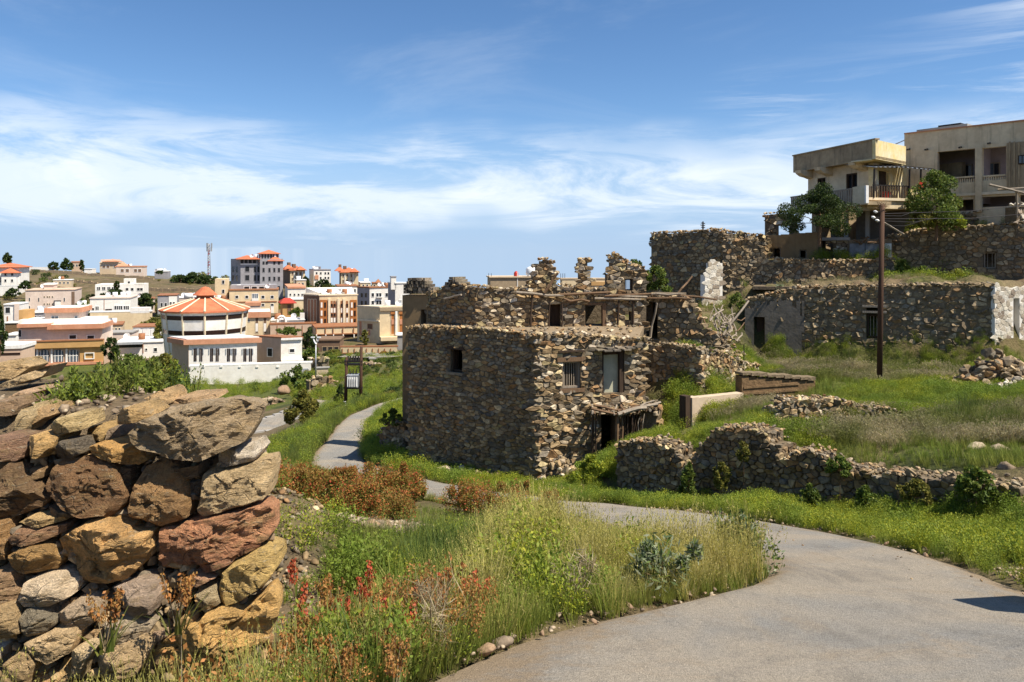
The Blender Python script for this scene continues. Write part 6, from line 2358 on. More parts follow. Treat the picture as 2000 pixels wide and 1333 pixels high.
# --- central blocks
v = Bld('cream apartment block with a tall stair tower left and dark rear wing', 446, 448, 543, 568, 615, 184, 'cream', a=8, depth=12, name='apartment_block', cat='apartment block', cop=.25, coping='brown_trim')
v.box(420, 545, 444, 600, 1, 8, 'cream', 'stair_tower')
fU = Fr.xy(v.R.pt(0, -1, 0), v.R.pt(v.R.L, -1, 0))
for y0 in (548, 566, 583):
    v.win(434, y0, 438.5, y0 + 7, face=fU)
v.wins((460, 479.5, 511, 529), (578,), 5.5, 5)
v.win(493, 574.5, 504, 583, 'glass_blue', bars=2)
v.band(492, 583, 505, 588, 'white', .5, 'balcony')
v.band(448, 589, 541, 591, 'brown_trim', .12, 'string_course')
v.wins((460, 479.5, 511, 529), (594,), 5.5, 4)
v.win(494, 590, 504, 597)
v.box(450, 557, 540, 568, 4, 12, 'grey_block', 'set_back_floor')
fU = Fr.xy(v.R.pt(0, -4, 0), v.R.pt(v.R.L, -4, 0))
for x in (477, 492, 506):
    v.win(x, 560, x + 10, 566, face=fU)
v.band(529, 599, 535, 613, 'white', .1, 'lift_panel')
w = Bld('salmon-roofed flat roof hut in front of the cream apartment block', 478, 480, 508, 598, 616, 172, 'pinkish', a=8, depth=5, name='roof_hut', cat='hut', cop=.8, coping='tile_peach')
w.cyl(490, 594, 597, 1.0, 2)

v = Bld('unfinished grey multi-storey block with orange hip roofs on two towers', 451, 470, 553, 506, 596, 222, 'grey_block', a=14, b=44, depth=14, name='tower_block', cat='apartment block', cop=0)
v.box(508, 507, 553, 600, -1.8, 4, 'grey_block', 'right_wing')
v.box(508.5, 496, 545, 508, 1.5, 8, 'grey_block', 'penthouse')
v.hip(506, 498.5, 'tile', .8, u=(-.5, v.R.u(503)), back=(-.5, 11), name='roof')
v.pyramid(525, 553, 509.5, 501.5, -1.8, 4, 'tile', .4)
v.pyramid(508.5, 545, 495.5, 488, 1.5, 8, 'tile', .5)
v.pyramid(507, 522, 511, 507, -1.0, 4, 'tile', .2)
fU = Fr.xy(v.R.pt(0, 1.8, 0), v.R.pt(v.R.L, 1.8, 0))
for y0 in (524, 541, 559):
    for x in (513, 524.5, 534, 543):
        v.win(x, y0, x + 4, y0 + 8, frame='grey_block', face=fU)
    v.win(479, y0 - 3, 487, y0 + 7, frame='grey_block')
    for x in (496, 503):
        v.win(x, y0 - 3, x + 4, y0 + 8, frame='grey_block')
    for x in (454, 461):
        v.win(x, y0 - 3, x + 3.5, y0 + 8, frame='grey_block')
v.band(470, 508, 502, 515, 'glass', .06, 'open_floor')
v.band(470, 515, 503, 518, 'white', .1, 'floor_edge')
for x in (476, 484, 492, 500):
    v.band(x, 507, x + 1.6, 515, 'grey_block', .12, 'column')
for x in (513, 519, 534, 543):
    v.band(x, 511, x + 4, 517, 'glass', .06, 'opening', face=fU)
fU3 = Fr.xy(v.R.pt(0, -1.5, 0), v.R.pt(v.R.L, -1.5, 0))
for i in range(6):
    v.band(511 + i * 5.6, 497, 514.5 + i * 5.6, 505, 'glass', .06, 'opening', face=fU3)

for k, (x0, x1, y, lab) in enumerate(((553, 596, 528, 'cream house with clustered orange roofs just right of the grey tower block'), (652, 700, 532, 'cream house with clustered orange roofs and chimneys above the brown modern block'))):
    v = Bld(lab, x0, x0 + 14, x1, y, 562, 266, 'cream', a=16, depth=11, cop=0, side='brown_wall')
    v.hip(y, y - 9, 'tile', .6, name='roof')
    v.pyramid(x0 + 4, x0 + 20, y - 3, y - 11, 1, 6, 'tile', .3)
    v.pyramid(x1 - 14, x1, y - 1, y - 8, -1.5, 3, 'tile', .3)
    v.box(x0 + 10, y - 15, x0 + 15, y - 4, 3, 6, 'brown_wall', 'chimney')
    v.box(x0 + 19, y - 12, x0 + 25, y - 3, 3, 6, 'brown_wall', 'chimney')
    for x in (x0 + 17, x0 + 25, x0 + 33):
        for y0 in (y + 4, y + 15):
            v.win(x, y0, x + 3, y0 + 6, 'brown_wall', 'trim_cream')
        v.band(x + 4, y + 2, x + 5.5, y + 27, 'white', .2, 'pilaster')
v = Bld('white three-storey house between the two orange-roofed houses', 604, 613, 646, 528, 562, 276, 'white', a=14, depth=10, cop=.3, coping='grey_block')
v.wins((617, 625, 634, 640), (532, 541, 550), 3.2, 4.5)
v.band(615, 538, 622, 546, 'tile_peach', .3, 'balcony')
v.box(624, 521, 627, 528, 2, 4, 'grey_block', 'vent')

v = Bld('modern brown block with cream front, rust panels and tall narrow bays', 593, 624, 698, 578, 642, 156, 'cream', a=16, b=50, depth=12, name='office_block', cat='office block', cop=.25, coping='trim_cream', side='brown_wall')
for x in (602, 608, 614):
    v.win(x, 585, x + 4, 640, 'brown_trim', 'trim_cream')
v.band(625, 586, 639, 640, 'rust_panel', .14, 'rust_panel')
v.band(684, 586, 697, 640, 'rust_panel', .14, 'rust_panel')
for i in range(3):
    for x in (626.5, 633.5, 685.5, 691.5):
        v.band(x, 591 + i * 16, x + 3.4, 601 + i * 16, 'white' if x in (626.5, 685.5) else 'black_band', .22, 'oval_panel')
for x in (641, 659, 670):
    v.band(x, 584, x + 4.5, 640, 'trim_cream', .35, 'pilaster')
for x in (646, 651.5, 665.5, 676):
    v.band(x, 588, x + 4, 638, 'brown_trim', .07, 'window_strip')
    for y0 in (594, 613, 633):
        v.win(x + .2, y0, x + 3.8, y0 + 6, 'glass', 'brown_trim', .16)
    for y0 in (602, 621):
        v.band(x + .3, y0, x + 3.7, y0 + 9, 'white', .13, 'spandrel')
mb = MB()
f = v.R
p0, p1, p2, p3 = f.pt(f.u(598), -v.ll * .75, 0), f.pt(f.u(690), -v.ll * .75, 0), f.pt(f.L - .4, -1.2, 0), f.pt(1.0, -1.2, 0)
zA, zB = (HOR - 560) / F * 166, (HOR - 576) / F * 158
mb.hexa([(p3.x, p3.y, zB - 1), (p2.x, p2.y, zB - 1), (p1.x, p1.y, zB - 1), (p0.x, p0.y, zB - 1), (p3.x, p3.y, zB), (p2.x, p2.y, zB), (p1.x, p1.y, zA), (p0.x, p0.y, zA)])
mb.build('sloping_roof', MAT['white'], v.T)
for x in (624, 644, 668):
    v.win(x, 572, x + 4, 574, face=Fr.xy(f.pt(0, -1.2, 0), f.pt(f.L, -1.2, 0)))

v = Bld('cream podium with framed panels over a dark colonnade below the brown modern block', 588, 616, 708, 641, 690, 146, 'cream', a=10, depth=8, name='podium', cat='podium', cop=.2, coping='brown_trim')
v.band(617, 653, 708, 669, 'black_band', .06, 'shopfront')
for x in (617, 635, 650, 669, 690, 706):
    v.band(x, 641, x + 1.6, 653, 'brown_trim', .2, 'panel_frame')
    v.band(x + .2, 653, x + 2.0, 671, 'white', .6, 'column', face=v.R)
for x in (621, 639, 654, 674, 694):
    v.band(x, 660, x + 9, 667, 'brown_wall', .12, 'shop_window')
v.band(616, 651.5, 709, 653.5, 'brown_trim', .3, 'panel_sill')
v.band(664, 670, 708, 678, 'cream', .6, 'forecourt_wall')
w = Bld('dark brown sloping shed under the colonnade', 618, 620, 664, 666, 690, 137, 'brown_wall', a=6, depth=6, name='shed', cat='shed', cop=.25, coping='brown_wall')
for x in (630, 641, 653):
    w.win(x, 678, x + 8, 686, 'glass', 'tan_block')
w = Bld('salmon panelled wall behind the trees left of the podium', 525, 528, 616, 635, 660, 150, 'salmon', a=6, depth=2, name='garden_wall', cat='wall', cop=.3, coping='brown_trim')
for x in (541, 556, 576, 590):
    w.band(x, 636, x + 1.2, 658, 'brown_trim', .1, 'panel_joint')
w = Bld('low cream fence wall of square framed panels along the street', 664, 666, 775, 679, 698, 128, 'cream', a=4, depth=.8, name='fence_wall', cat='wall', cop=.2, coping='brown_trim')
for i in range(9):
    w.band(668 + i * 11.8, 681, 669.6 + i * 11.8, 689, 'brown_trim', .1, 'panel_frame')
w.band(666, 689, 775, 690.6, 'brown_trim', .1, 'panel_sill')
v = Bld('white roof terrace with a round arch in front of the cream apartment block', 527, 530, 595, 627, 650, 156, 'white', a=6, depth=6, name='terrace_house', cat='house', cop=.2)
arc = [(550 + 8 * math.cos(t), 628 - 10 * math.sin(t)) for t in np.linspace(0, math.pi, 10)]
mb = MB()
mb.tube([v.R.pt(v.R.u(x), .2, v.R.z(550, y)) for x, y in [(558, 634)] + arc + [(542, 634)]], .3, .3, 6)
mb.build('arch', MAT['trim_white'], v.T)
v.band(586, 612, 595, 628, 'white', .0, 'chimney', 1.2)
v = Bld('small pavilion with a deep red pyramid roof among trees', 548, 552, 574, 592, 620, 176, 'ochre_wall', a=14, depth=5, name='pavilion', cat='pavilion', cop=0)
v.hip(592, 583.5, 'tile_red', .6, ridge=.4)
v.win(562, 596, 568, 614, 'brown_wall', 'brown_trim')
v = Bld('white house with small square windows behind the red pavilion', 556, 562, 597, 564, 600, 206, 'white', a=10, depth=9, cop=.5, coping='tile_peach')
v.wins((566, 574, 582, 589), (574,), 3, 4)
v.wins((570, 584), (585,), 3, 4)
w = Bld('cream low wing below the white house behind the red pavilion', 564, 568, 597, 586, 602, 190, 'cream', a=8, depth=5, cop=.3)
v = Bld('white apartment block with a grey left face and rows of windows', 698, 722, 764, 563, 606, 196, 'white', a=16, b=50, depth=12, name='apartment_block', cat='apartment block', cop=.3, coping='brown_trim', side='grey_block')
for y0 in (573, 588):
    for x in (726, 735, 740.5, 753):
        v.win(x, y0, x + 4.5, y0 + 7)
    for x in (705, 713):
        v.win(x, y0, x + 4, y0 + 8, frame='grey_block')
v.band(735, 580, 747, 581.5, 'trim_white', .6, 'balcony')
v = Bld('white blank-walled tower house with a dark stair shaft next to the ruin', 758, 772, 800, 554, 604, 178, 'white', a=14, b=40, depth=10, name='tower_house', cat='house', cop=.25, side='grey_block')
v.box(764, 541, 774, 566, .0, 3, 'white', 'stair_shaft')
v.box(763.5, 540, 774.5, 542, -.1, 3.2, 'grey_block', 'shaft_cap')
v.win(779, 587, 784, 590)
v = Bld('ochre house with a small dome on the skyline behind the apartment blocks', 722, 727, 745, 554, 570, 262, 'cream', a=12, depth=8, name='domed_house', cat='house', cop=.3, coping='brown_trim')
v.pyramid(734, 744, 552, 545, 1, 4, 'brown_trim', .2)
v.wins((730, 738), (557,), 3, 5)
w = Bld('grey skyline house beside the domed house', 744, 746, 762, 556, 570, 256, 'grey_block', a=12, depth=8, cop=.3)
w.wins((748, 754), (559,), 3, 4)
v = Bld('cream modern building with arched rust window bays at the right of the town', 698, 742, 800, 602, 690, 141, 'cream', a=16, b=58, depth=10, name='office_block', cat='office block', cop=.3, coping='trim_cream', side='cream')
for x in (764, 780):
    v.win(x, 613, x + 6, 653, 'rust_panel', 'trim_cream')
    v.band(x - 1, 609, x + 7, 614, 'rust_panel', .2, 'bay_arch')
    v.band(x + .5, 624, x + 5.5, 634, 'tile_peach', .14, 'bay_panel')
v.band(772, 608, 776, 655, 'white', .3, 'pilaster')
v.band(742, 600.5, 800, 607, 'tan_block', .3, 'cornice')
v.win(719, 634, 727, 642, 'brown_wall', 'brown_trim')
v.win(718, 644, 724, 656, 'tile_peach', 'trim_cream')
v.win(702, 628, 707, 655, 'tile_peach', 'trim_cream')
v.band(700, 625, 742, 628, 'trim_cream', .3, 'cornice')
v.band(742, 657, 786, 664, 'cream', 1.8, 'canopy')
v.band(757, 664, 775, 674, 'cream', .6, 'kiosk')
v.band(757, 674, 776, 677, 'brown_wall', .7, 'kiosk_base')
w = Bld('grey tarpaulined shed at the foot of the cream modern building', 774, 776, 800, 656, 690, 134, 'concrete', a=8, depth=4, name='shed', cat='shed', cop=.2)
w = Bld('low grey house with pale canopies between the apartment blocks and the cream building', 700, 702, 742, 603, 622, 160, 'concrete', a=8, depth=6, cop=.3)
w.band(702, 607, 722, 615, 'trim_white', .6, 'awning')
# --- hilltop row
v = Bld('long pale hilltop villa with two roof pavilions on the ridge', 190, 195, 236, 514, 536, 330, 'beige', a=10, depth=10, name='villa', cat='villa', cop=.4, coping='trim_cream')
v.box(197, 507, 230, 514, 2, 9, 'pinkish', 'upper_floor')
v.hip(511, 506, 'tile_peach', 1.0, u=(2, v.R.L * .8))
v.wins((200, 208, 222), (519,), 6, 5, glass='brown_wall')
w = Bld('low brown-roofed wing of the ridge villa', 224, 227, 280, 522, 537, 322, 'pinkish', a=8, depth=9, cop=.5, coping='tile_peach')
w.wins((236, 246, 262, 270), (526,), 6, 6, glass='brown_wall')
w.pyramid(226, 250, 521, 513, 2, 8, 'tile_peach', .3)
v = Bld('small white hut on the ridge left of the pale villa', 164, 165, 180, 526, 537, 318, 'white', a=6, depth=6, name='hut', cat='hut', cop=.2)
v = Bld('peach hilltop house hidden between round trees and a cypress', 138, 140, 156, 513, 530, 340, 'salmon', a=10, depth=8, cop=.6, coping='tile_peach')
v.wins((143, 149), (517,), 3, 4)
v = Bld('long pale boundary wall along the ridge', 40, 41, 106, 522.5, 526, 335, 'trim_white', a=3, depth=.8, name='boundary_wall', cat='wall', cop=.1)
v = Bld('flat pale house low on the ridge right of the villa', 298, 302, 328, 531, 540, 318, 'grey_block', a=8, depth=8, cop=.3)
v.box(303, 526, 307, 532, 1, 3, 'grey_block', 'chimney')
# tan blocks behind the ruin
v = Bld('tan flat-roofed blocks with rusty starter bars behind the ruined walls', 952, 958, 1048, 543, 600, 92, 'tan_block', a=6, depth=9, name='concrete_block_house', cat='house', cop=.15, coping='beige')
for x in (955, 960, 1040):
    mb = MB()
    mb.tube([v.R.pt(v.R.u(x), -.4, v.zt - .1), v.R.pt(v.R.u(x), -.4, v.zt + .55)], .03, .03, 4)
    mb.build('starter_bar', MAT['dark_metal'], v.T)
v.band(1010, 532, 1011.5, 562, 'white', .05, 'pipe')
w = Bld('cream flat-roofed block between the ruined wall stumps', 1094, 1098, 1186, 546, 600, 88, 'cream', a=6, depth=9, cop=.15, coping='beige')
for x in (1096, 1100, 1104):
    mb = MB()
    mb.tube([w.R.pt(w.R.u(x), -.3, w.zt - .1), w.R.pt(w.R.u(x), -.3, w.zt + .7)], .03, .03, 4)
    mb.build('starter_bar', MAT['dark_metal'], w.T)
w.band(1150, 551, 1186, 558, 'ochre_wall', .1, 'ochre_parapet')


def tank(label, px, y0, y1, d, r, m, dome=True):
    t = thing('water_tank', label, 'water tank', P(px, y1, d))
    a, b = P(px, y1, d), P(px, y0, d)
    mb_ = MB()
    prof = [(0, r), (.1, r * 1.03), (.7, r * 1.03), (.85, r * .85), (.96, r * .45), (1, .08)]
    pts_ = []
    for t_, rr__ in prof:
        c_ = a.lerp(b, t_)
        pts_ += [(c_.x + rr__ * math.cos(k * .628), c_.y + rr__ * math.sin(k * .628), c_.z) for k in range(10)]
    mb_.add(pts_, [(j * 10 + i, j * 10 + (i + 1) % 10, (j + 1) * 10 + (i + 1) % 10, (j + 1) * 10 + i) for j in range(5) for i in range(10)] + [tuple(range(9, -1, -1)), tuple(range(50, 60))])
    mb_.build('tank_body', MAT[m], t, True)
    mb_ = MB()
    for sx in (-1, 1):
        mb_.tube([(a.x + sx * r * .6, a.y, a.z - 1.1), (a.x + sx * r * .6, a.y, a.z)], .06, .06, 5)
    mb_.build('tank_stand', MAT['dark_metal'], t)
    return t


tank('red cylindrical roof tank on the tan block behind the ruin', 1008, 530, 544, 94, .28, 'red_paint')
tank('round white roof tank half hidden by the ruined wall stump', 1037, 521, 537, 93, .62, 'plastic_white')

# roof clutter and fillers
def clutter(b, seed, n=3):
    rr_ = random.Random(seed)
    for i in range(n):
        u = rr_.uniform(.15, .85) * b.R.L
        k = rr_.uniform(.2, .7) * b.ll
        a = b.R.pt(u, -k, b.zt)
        mb_ = MB()
        if rr_.random() < .6:
            mb_.tube([a, a + Vector((0, 0, 1.3))], .55, .55, 9)
            mb_.build('water_tank', MAT[rr_.choice(('plastic_white', 'plastic_white', 'brown_trim'))], b.T, True)
        else:
            mb_.tube([a, a + Vector((0, 0, .8))], .05, .05, 5)
            q = a + Vector((0, -.1, .9))
            ring = [q + Vector((.6 * math.cos(t), -.25 * (1 if False else 1) + .18 * math.sin(t), .55 * math.sin(t))) for t in np.linspace(0, 6.283, 10, endpoint=False)]
            mb_.add([tuple(p) for p in ring] + [tuple(q + Vector((0, .1, -.05)))], [(i_, (i_ + 1) % 10, 10) for i_ in range(10)])
            mb_.build('satellite_dish', MAT['plastic_white'], b.T)


for i, b in enumerate(Bld.ALL):
    if b.T['category'] in ('house', 'apartment block', 'office block', 'hall') and b.C.y > 110 and b.R.L > 5:
        clutter(b, i, 2 + (i % 3))
for k, (x0, x1, yt, yb, d, m, lab) in enumerate(((146, 170, 600, 624, 172, 'grey_block', 'small grey house in the gap between the cream block and the white house'), (258, 302, 585, 604, 196, 'pinkish', 'pink low house behind the dark trees beside the white house'), (100, 140, 548, 560, 262, 'beige', 'tiny beige house high on the hillside under the peach house'),
                                                (540, 560, 640, 652, 158, 'white', 'low white house between the annexe and the salmon wall'), (700, 724, 553, 566, 240, 'cream', 'cream house rising behind the white apartment block'), (655, 700, 560, 580, 236, 'white', 'white house behind the cream front of the brown modern block'),
                                                (575, 598, 548, 566, 240, 'beige', 'beige house below the first orange-roofed house'), (420, 450, 590, 612, 176, 'beige', 'beige low wing under the stair tower of the cream apartment block'), (60, 86, 612, 634, 164, 'grey_block', 'grey house between the pinkish villa roof and the cream block'), (204, 240, 636, 656, 152, 'beige', 'beige low house above the grey stepped terrace walls'))):
    b = Bld(lab, x0, x0 + 4, x1, yt, yb, d, m, a=16, depth=7, cop=.25, coping='brown_trim' if k % 2 else 'trim_white')
    n = max(2, int((x1 - x0) / 9))
    for i in range(n):
        xx = x0 + 6 + (x1 - x0 - 9) * (i + .3) / n
        b.win(xx, yt + (yb - yt) * .25, xx + 3, yt + (yb - yt) * .55, frame='trim_white')
    clutter(b, 90 + k, 2)
for k, (xa, da, xb, db, y, lab) in enumerate(((60, 318, 300, 310, 541, 'long dry stone field terrace wall highest on the hillside'), (90, 285, 190, 280, 551, 'field terrace wall in the middle of the hillside'), (270, 268, 410, 262, 556, 'field terrace wall right of the castle-like villa'), (48, 262, 150, 258, 560, 'short field terrace wall low on the hillside'), (300, 240, 420, 236, 571, 'lowest field terrace wall above the grey low house'))):
    f_ = Fr(xa, da, xb, db)
    t_ = thing('field_terrace', lab, 'terrace wall', (f_.A.x, f_.A.y, gz(*f_.A)))
    n_ = 26
    rr_ = random.Random(k)
    mb = MB()
    for i in range(n_):
        p_ = f_.pt(f_.L * (i + .5) / n_, 0, 0)
        f_.box(mb, f_.L * i / n_, f_.L * (i + 1) / n_, -.6, .05 * (i % 3), gz(p_.x, p_.y) - 1, gz(p_.x, p_.y) + rr_.uniform(.7, 1.3))
    mb.build('wall_body', MAT['tan_block'], t_)
# --- telecom mast
tm = thing('telecom_mast', 'tall red-and-white lattice telecom mast on the ridge', 'mast', P(408, 542, 310))
a0 = P(408, 543, 310)
hh = (543 - 477) / F * 310
for k in range(3):
    an = k * 2.094
    mb = MB()
    mb.tube([(a0.x + .75 * math.cos(an), a0.y + .75 * math.sin(an), a0.z), (a0.x + .35 * math.cos(an), a0.y + .35 * math.sin(an), a0.z + hh)], .16, .12, 5)
    mb.build('mast_leg', MAT['steel'], tm)
mb = MB()
for i in range(12):
    t0, t1 = i / 12, (i + 1) / 12
    for k in range(3):
        an, a2 = k * 2.094, (k + 1) * 2.094
        r0, r1 = .75 - .4 * t0, .75 - .4 * t1
        mb.tube([(a0.x + r0 * math.cos(an), a0.y + r0 * math.sin(an), a0.z + hh * t0), (a0.x + r1 * math.cos(a2), a0.y + r1 * math.sin(a2), a0.z + hh * t1)], .09, .09, 4, 0 if (i // 2) % 2 else 1)
mb.build('lattice', [MAT['trim_white'], MAT['red_paint']], tm)
for z_, w_ in ((.78, 1.0), (.90, 1.1)):
    for k in range(3):
        an = k * 2.094 + .5
        mb = MB()
        mb.prism([(a0.x + w_ * math.cos(an) + dx, a0.y + w_ * math.sin(an) + dy) for dx, dy in ((-.25, -.25), (.25, -.25), (.25, .25), (-.25, .25))], a0.z + hh * z_, a0.z + hh * z_ + 1.8)
        mb.build('antenna', MAT['grey_paint'], tm)
# ------------------------------------------------------------------ poles, lamp, transformer, valley road, cars
up = thing('utility_pole', 'tall dark wooden utility pole standing in the terrace grass', 'utility pole', P(1717, 750, 26.4))
p0 = P(1717, 752, 26.4)
p1 = P(1723, 400, 26.4)
mb = MB()
mb.tube([p0 - Vector((0, 0, .4)), p0.lerp(p1, .5), p1], .098, .08, 10)
mb.build('pole', MAT['pole_wood'], up, True)
for k, (dy, off) in enumerate(((415, -.22), (426, -.30), (432, -.16))):
    a = P(1722, dy, 26.4)
    mb = MB()
    mb.tube([a, a + Vector((off, -.08, .02))], .02, .02, 5)
    ar_ = mb.build('bracket', MAT['dark_metal'], up)
    mb = MB()
    q = a + Vector((off, -.08, -.02))
    mb.tube([q, q + Vector((-.03, 0, .04)), q + Vector((-.10, 0, .05))], .05, .035, 7)
    mb.build('insulator', MAT['trim_white'], ar_, True)
rs = random.Random(2)
mb = MB()
for k in range(10):
    a = p1 + Vector((rs.uniform(-.1, .1), rs.uniform(-.1, .1), -.1))
    mb.tube([a, a + Vector((rs.uniform(-.25, .2), rs.uniform(-.1, .1), rs.uniform(-.1, .25))), a + Vector((rs.uniform(-.3, .25), 0, rs.uniform(-.3, .15)))], .012, .008, 4)
mb.build('wire_ends', MAT['wood_brown'], up)
for k, (ya, xb, yb, db, m_, r_) in enumerate(((434, 1764, 458, 28.0, 'wood_grey', .035), (422, 1790, 412, 32, 'dark_metal', .012), (432, 1830, 426, 33, 'dark_metal', .012), (441, 1800, 432, 33, 'dark_metal', .012), (418, 2030, 398, 33, 'dark_metal', .012), (428, 2030, 416, 32, 'dark_metal', .012))):
    mb = MB()
    a, b = P(1724, ya, 26.4), P(xb, yb, db)
    mb.tube([a, a.lerp(b, .5) - Vector((0, 0, .0 if k == 0 else .12)), b], r_, r_, 5)
    mb.build('stay_arm' if k == 0 else 'service_cable', MAT[m_], up)
tv = thing('tv_aerial', 'small television aerial on the tall ruin wall skyline', 'aerial', P(1373, 452, 39))
mb = MB()
mb.tube([P(1373, 455, 39.2), P(1373, 433, 39.2)], .05, .04, 5)
mb.build('mast', MAT['dark_metal'], tv)
for i, y in enumerate((436, 440, 444)):
    mb = MB()
    mb.tube([P(1369 - (i % 2), y, 39.2), P(1377, y + 1, 39.2)], .025, .025, 4)
    mb.build('cross_rod', MAT['dark_metal'], tv)
rod = thing('metal_rod', 'thin rusty rod standing in the grass before the ruin door', 'rod', P(1453, 735, 28))
mb = MB()
mb.tube([P(1453, 740, 28), P(1453, 672, 28)], .02, .015, 5)
mb.build('rod', MAT['dark_metal'], rod)

tr = thing('pole_transformer', 'twin-pole electrical transformer platform beside the lane end', 'transformer', P(692, 800, 52))
pz = lambda x, y: P(x, y, 52)
for xa, ya, xb, yb in ((674.5, 802, 677.5, 698), (704, 797, 706, 677)):
    mb = MB()
    mb.tube([pz(xa, ya), pz(xb, yb)], .13, .10, 8)
    pl = mb.build('pole', MAT['pole_wood'], tr, True)
    mb = MB()
    q = pz(xa, 792)
    mb.tube([q, q + Vector((0, 0, .3))], .14, .14, 8)
    mb.build('white_band', MAT['plastic_white'], pl)
for y in (706, 712, 758):
    mb = MB()
    a, b = pz(673, y), pz(708, y)
    mb.hexa([a + Vector((0, -.1, -.07)), b + Vector((0, -.1, -.07)), b + Vector((0, .2, -.07)), a + Vector((0, .2, -.07)), a + Vector((0, -.1, .07)), b + Vector((0, -.1, .07)), b + Vector((0, .2, .07)), a + Vector((0, .2, .07))])
    mb.build('cross_beam', MAT['dark_metal'], tr)
for x in (680, 684.5, 690, 694.5, 700):
    mb = MB()
    mb.tube([pz(x, 705), pz(x, 702), pz(x, 699), pz(x, 696)], .09, .05, 6)
    mb.build('insulator', MAT['dark_metal'], tr)
mb = MB()
a = pz(690, 756)
mb.prism([(a.x - .36, a.y - .3), (a.x + .36, a.y - .3), (a.x + .36, a.y + .35), (a.x - .36, a.y + .35)], a.z, a.z + .82)
mb.prism([(a.x - .4, a.y - .34), (a.x + .4, a.y - .34), (a.x + .4, a.y + .39), (a.x - .4, a.y + .39)], a.z + .82, a.z + .88)
tk = mb.build('transformer_tank', MAT['grey_paint'], tr)
for i in range(5):
    mb = MB()
    x = a.x - .30 + i * .15
    mb.prism([(x - .03, a.y - .44), (x + .03, a.y - .44), (x + .03, a.y - .3), (x - .03, a.y - .3)], a.z + .08, a.z + .74)
    mb.build('cooling_fin', MAT['plastic_white'], tk)
for i in range(3):
    mb = MB()
    mb.tube([(a.x - .2 + i * .2, a.y, a.z + .85), (a.x - .25 + i * .25, a.y, a.z + 1.25)], .045, .03, 6)
    mb.build('bushing', MAT['dark_metal'], tk)

sl_ = thing('street_lamp', 'slim grey street lamp with two white heads above the valley road', 'street lamp', P(617, 750, 92))
q0, q1 = P(617, 752, 92), P(617, 672, 92)
mb = MB()
mb.tube([q0, q1], .09, .06, 8)
mb.build('post', MAT['steel'], sl_, True)
for sx in (-1, 1):
    mb = MB()
    mb.tube([q1, q1 + Vector((sx * .22, 0, .35)), q1 + Vector((sx * .38, 0, .8))], .13, .07, 6)
    arm = mb.build('arm', MAT['plastic_white'], sl_)
    mb = MB()
    e = q1 + Vector((sx * .38, 0, .8))
    mb.hexa([e + Vector((x, y, z)) for z in (-.05, .08) for x, y in ((-.22, -.15), (.22, -.15), (.22, .15), (-.22, .15))])
    mb.build('lamp_head', MAT['plastic_white'], arm)

# valley road with kerb
def strip(name, pts_px, w, mat, label, dz=.25, kind='structure', cat='road', m=40):
    pts_ = smooth_line([XY(px, d) for px, d in pts_px], 8)
    V, Fs = [], []
    for i, p in enumerate(pts_):
        t = pts_[min(i + 1, len(pts_) - 1)] - pts_[max(i - 1, 0)]
        t /= np.hypot(*t)
        nrm = np.array([-t[1], t[0]])
        for k in range(5):
            q = p + nrm * w * (k / 4 - .5)
            V.append((q[0], q[1], gz(*p) + dz))
    n_ = len(pts_)
    for i in range(n_ - 1):
        Fs += [(i * 5 + k, (i + 1) * 5 + k, (i + 1) * 5 + k + 1, i * 5 + k + 1) for k in range(4)]
    o = np_obj(name, np.array(V), np.array(Fs), MAT[mat], smooth=True)
    tag(o, label, cat, kind=kind)
    return o, pts_


vr, vp = strip('valley_road', [(250, 64), (420, 64.5), (520, 67), (590, 70), (640, 74)], 3.4, 'asphalt', 'grey valley road with pale kerbs below the town')
strip('town_street', [(690, 122), (740, 118), (800, 112)], 7, 'asphalt', 'grey street ramp climbing beside the ruin', .6)
for side, lab in ((-1, 'pale concrete kerb on the near side of the valley road'), (1, 'pale concrete parapet on the far side of the valley road')):
    mb = MB()
    prev = None
    k_ = thing('road_kerb', lab, 'kerb', (vp[0][0], vp[0][1], gz(*vp[0])))
    for i in range(0, len(vp) - 2, 2):
        t = vp[i + 2] - vp[i]
        t /= np.hypot(*t)
        nrm = np.array([-t[1], t[0]]) * side * 1.9
        f_ = Fr.xy(vp[i] + nrm, vp[i + 2] + nrm)
        mb = MB()
        z_ = float(np.interp(i, [0, len(vp)], [gz(*vp[0]), gz(*vp[-1])])) * 0 + gz(*vp[i]) + .2
        f_.box(mb, .05, f_.L - .05, -.2, .2, z_ - .3, z_ + (.06 if side < 0 else .3))
        mb.build('kerb_block', MAT['concrete'], k_)


stone_wall('tan dry stone retaining wall above the valley road, behind the olive bush', (604, 84), (662, 86), [(604, 745), (615, 738), (640, 738), (655, 750), (662, 765)], .62, seed=91, parts=120, thick=1.0, mat='rubble_pale', bot=[(604, 772), (662, 776)], prot=.16)
stone_wall('ochre earth and stone bank above the far kerb of the valley road', (495, 80), (560, 82), [(495, 785), (530, 780), (560, 784)], .7, name='stone_bank', cat='stone bank', seed=92, parts=60, thick=1.0, mat='gravel', bot=[(495, 800), (560, 800)], prot=.12)
stone_wall('low stone field wall on the green slope below the panelled fence', (606, 112), (640, 112), [(606, 701), (640, 702)], .8, seed=93, parts=60, thick=.8, mat='rubble_pale', bot=[(606, 712), (640, 713)], prot=.1)
stone_wall('grey stone retaining wall beside the street ramp', (706, 104), (780, 98), [(706, 708), (730, 712), (760, 728), (780, 738)], .7, seed=94, parts=100, thick=.8, mat='gravel', bot=[(706, 722), (780, 748)], prot=.08)
w = Bld('tan concrete retaining panel beside the street ramp', 722, 723, 761, 702, 716, 112, 'beige', a=4, depth=.7, name='retaining_wall', cat='retaining wall', cop=.15, coping='concrete')
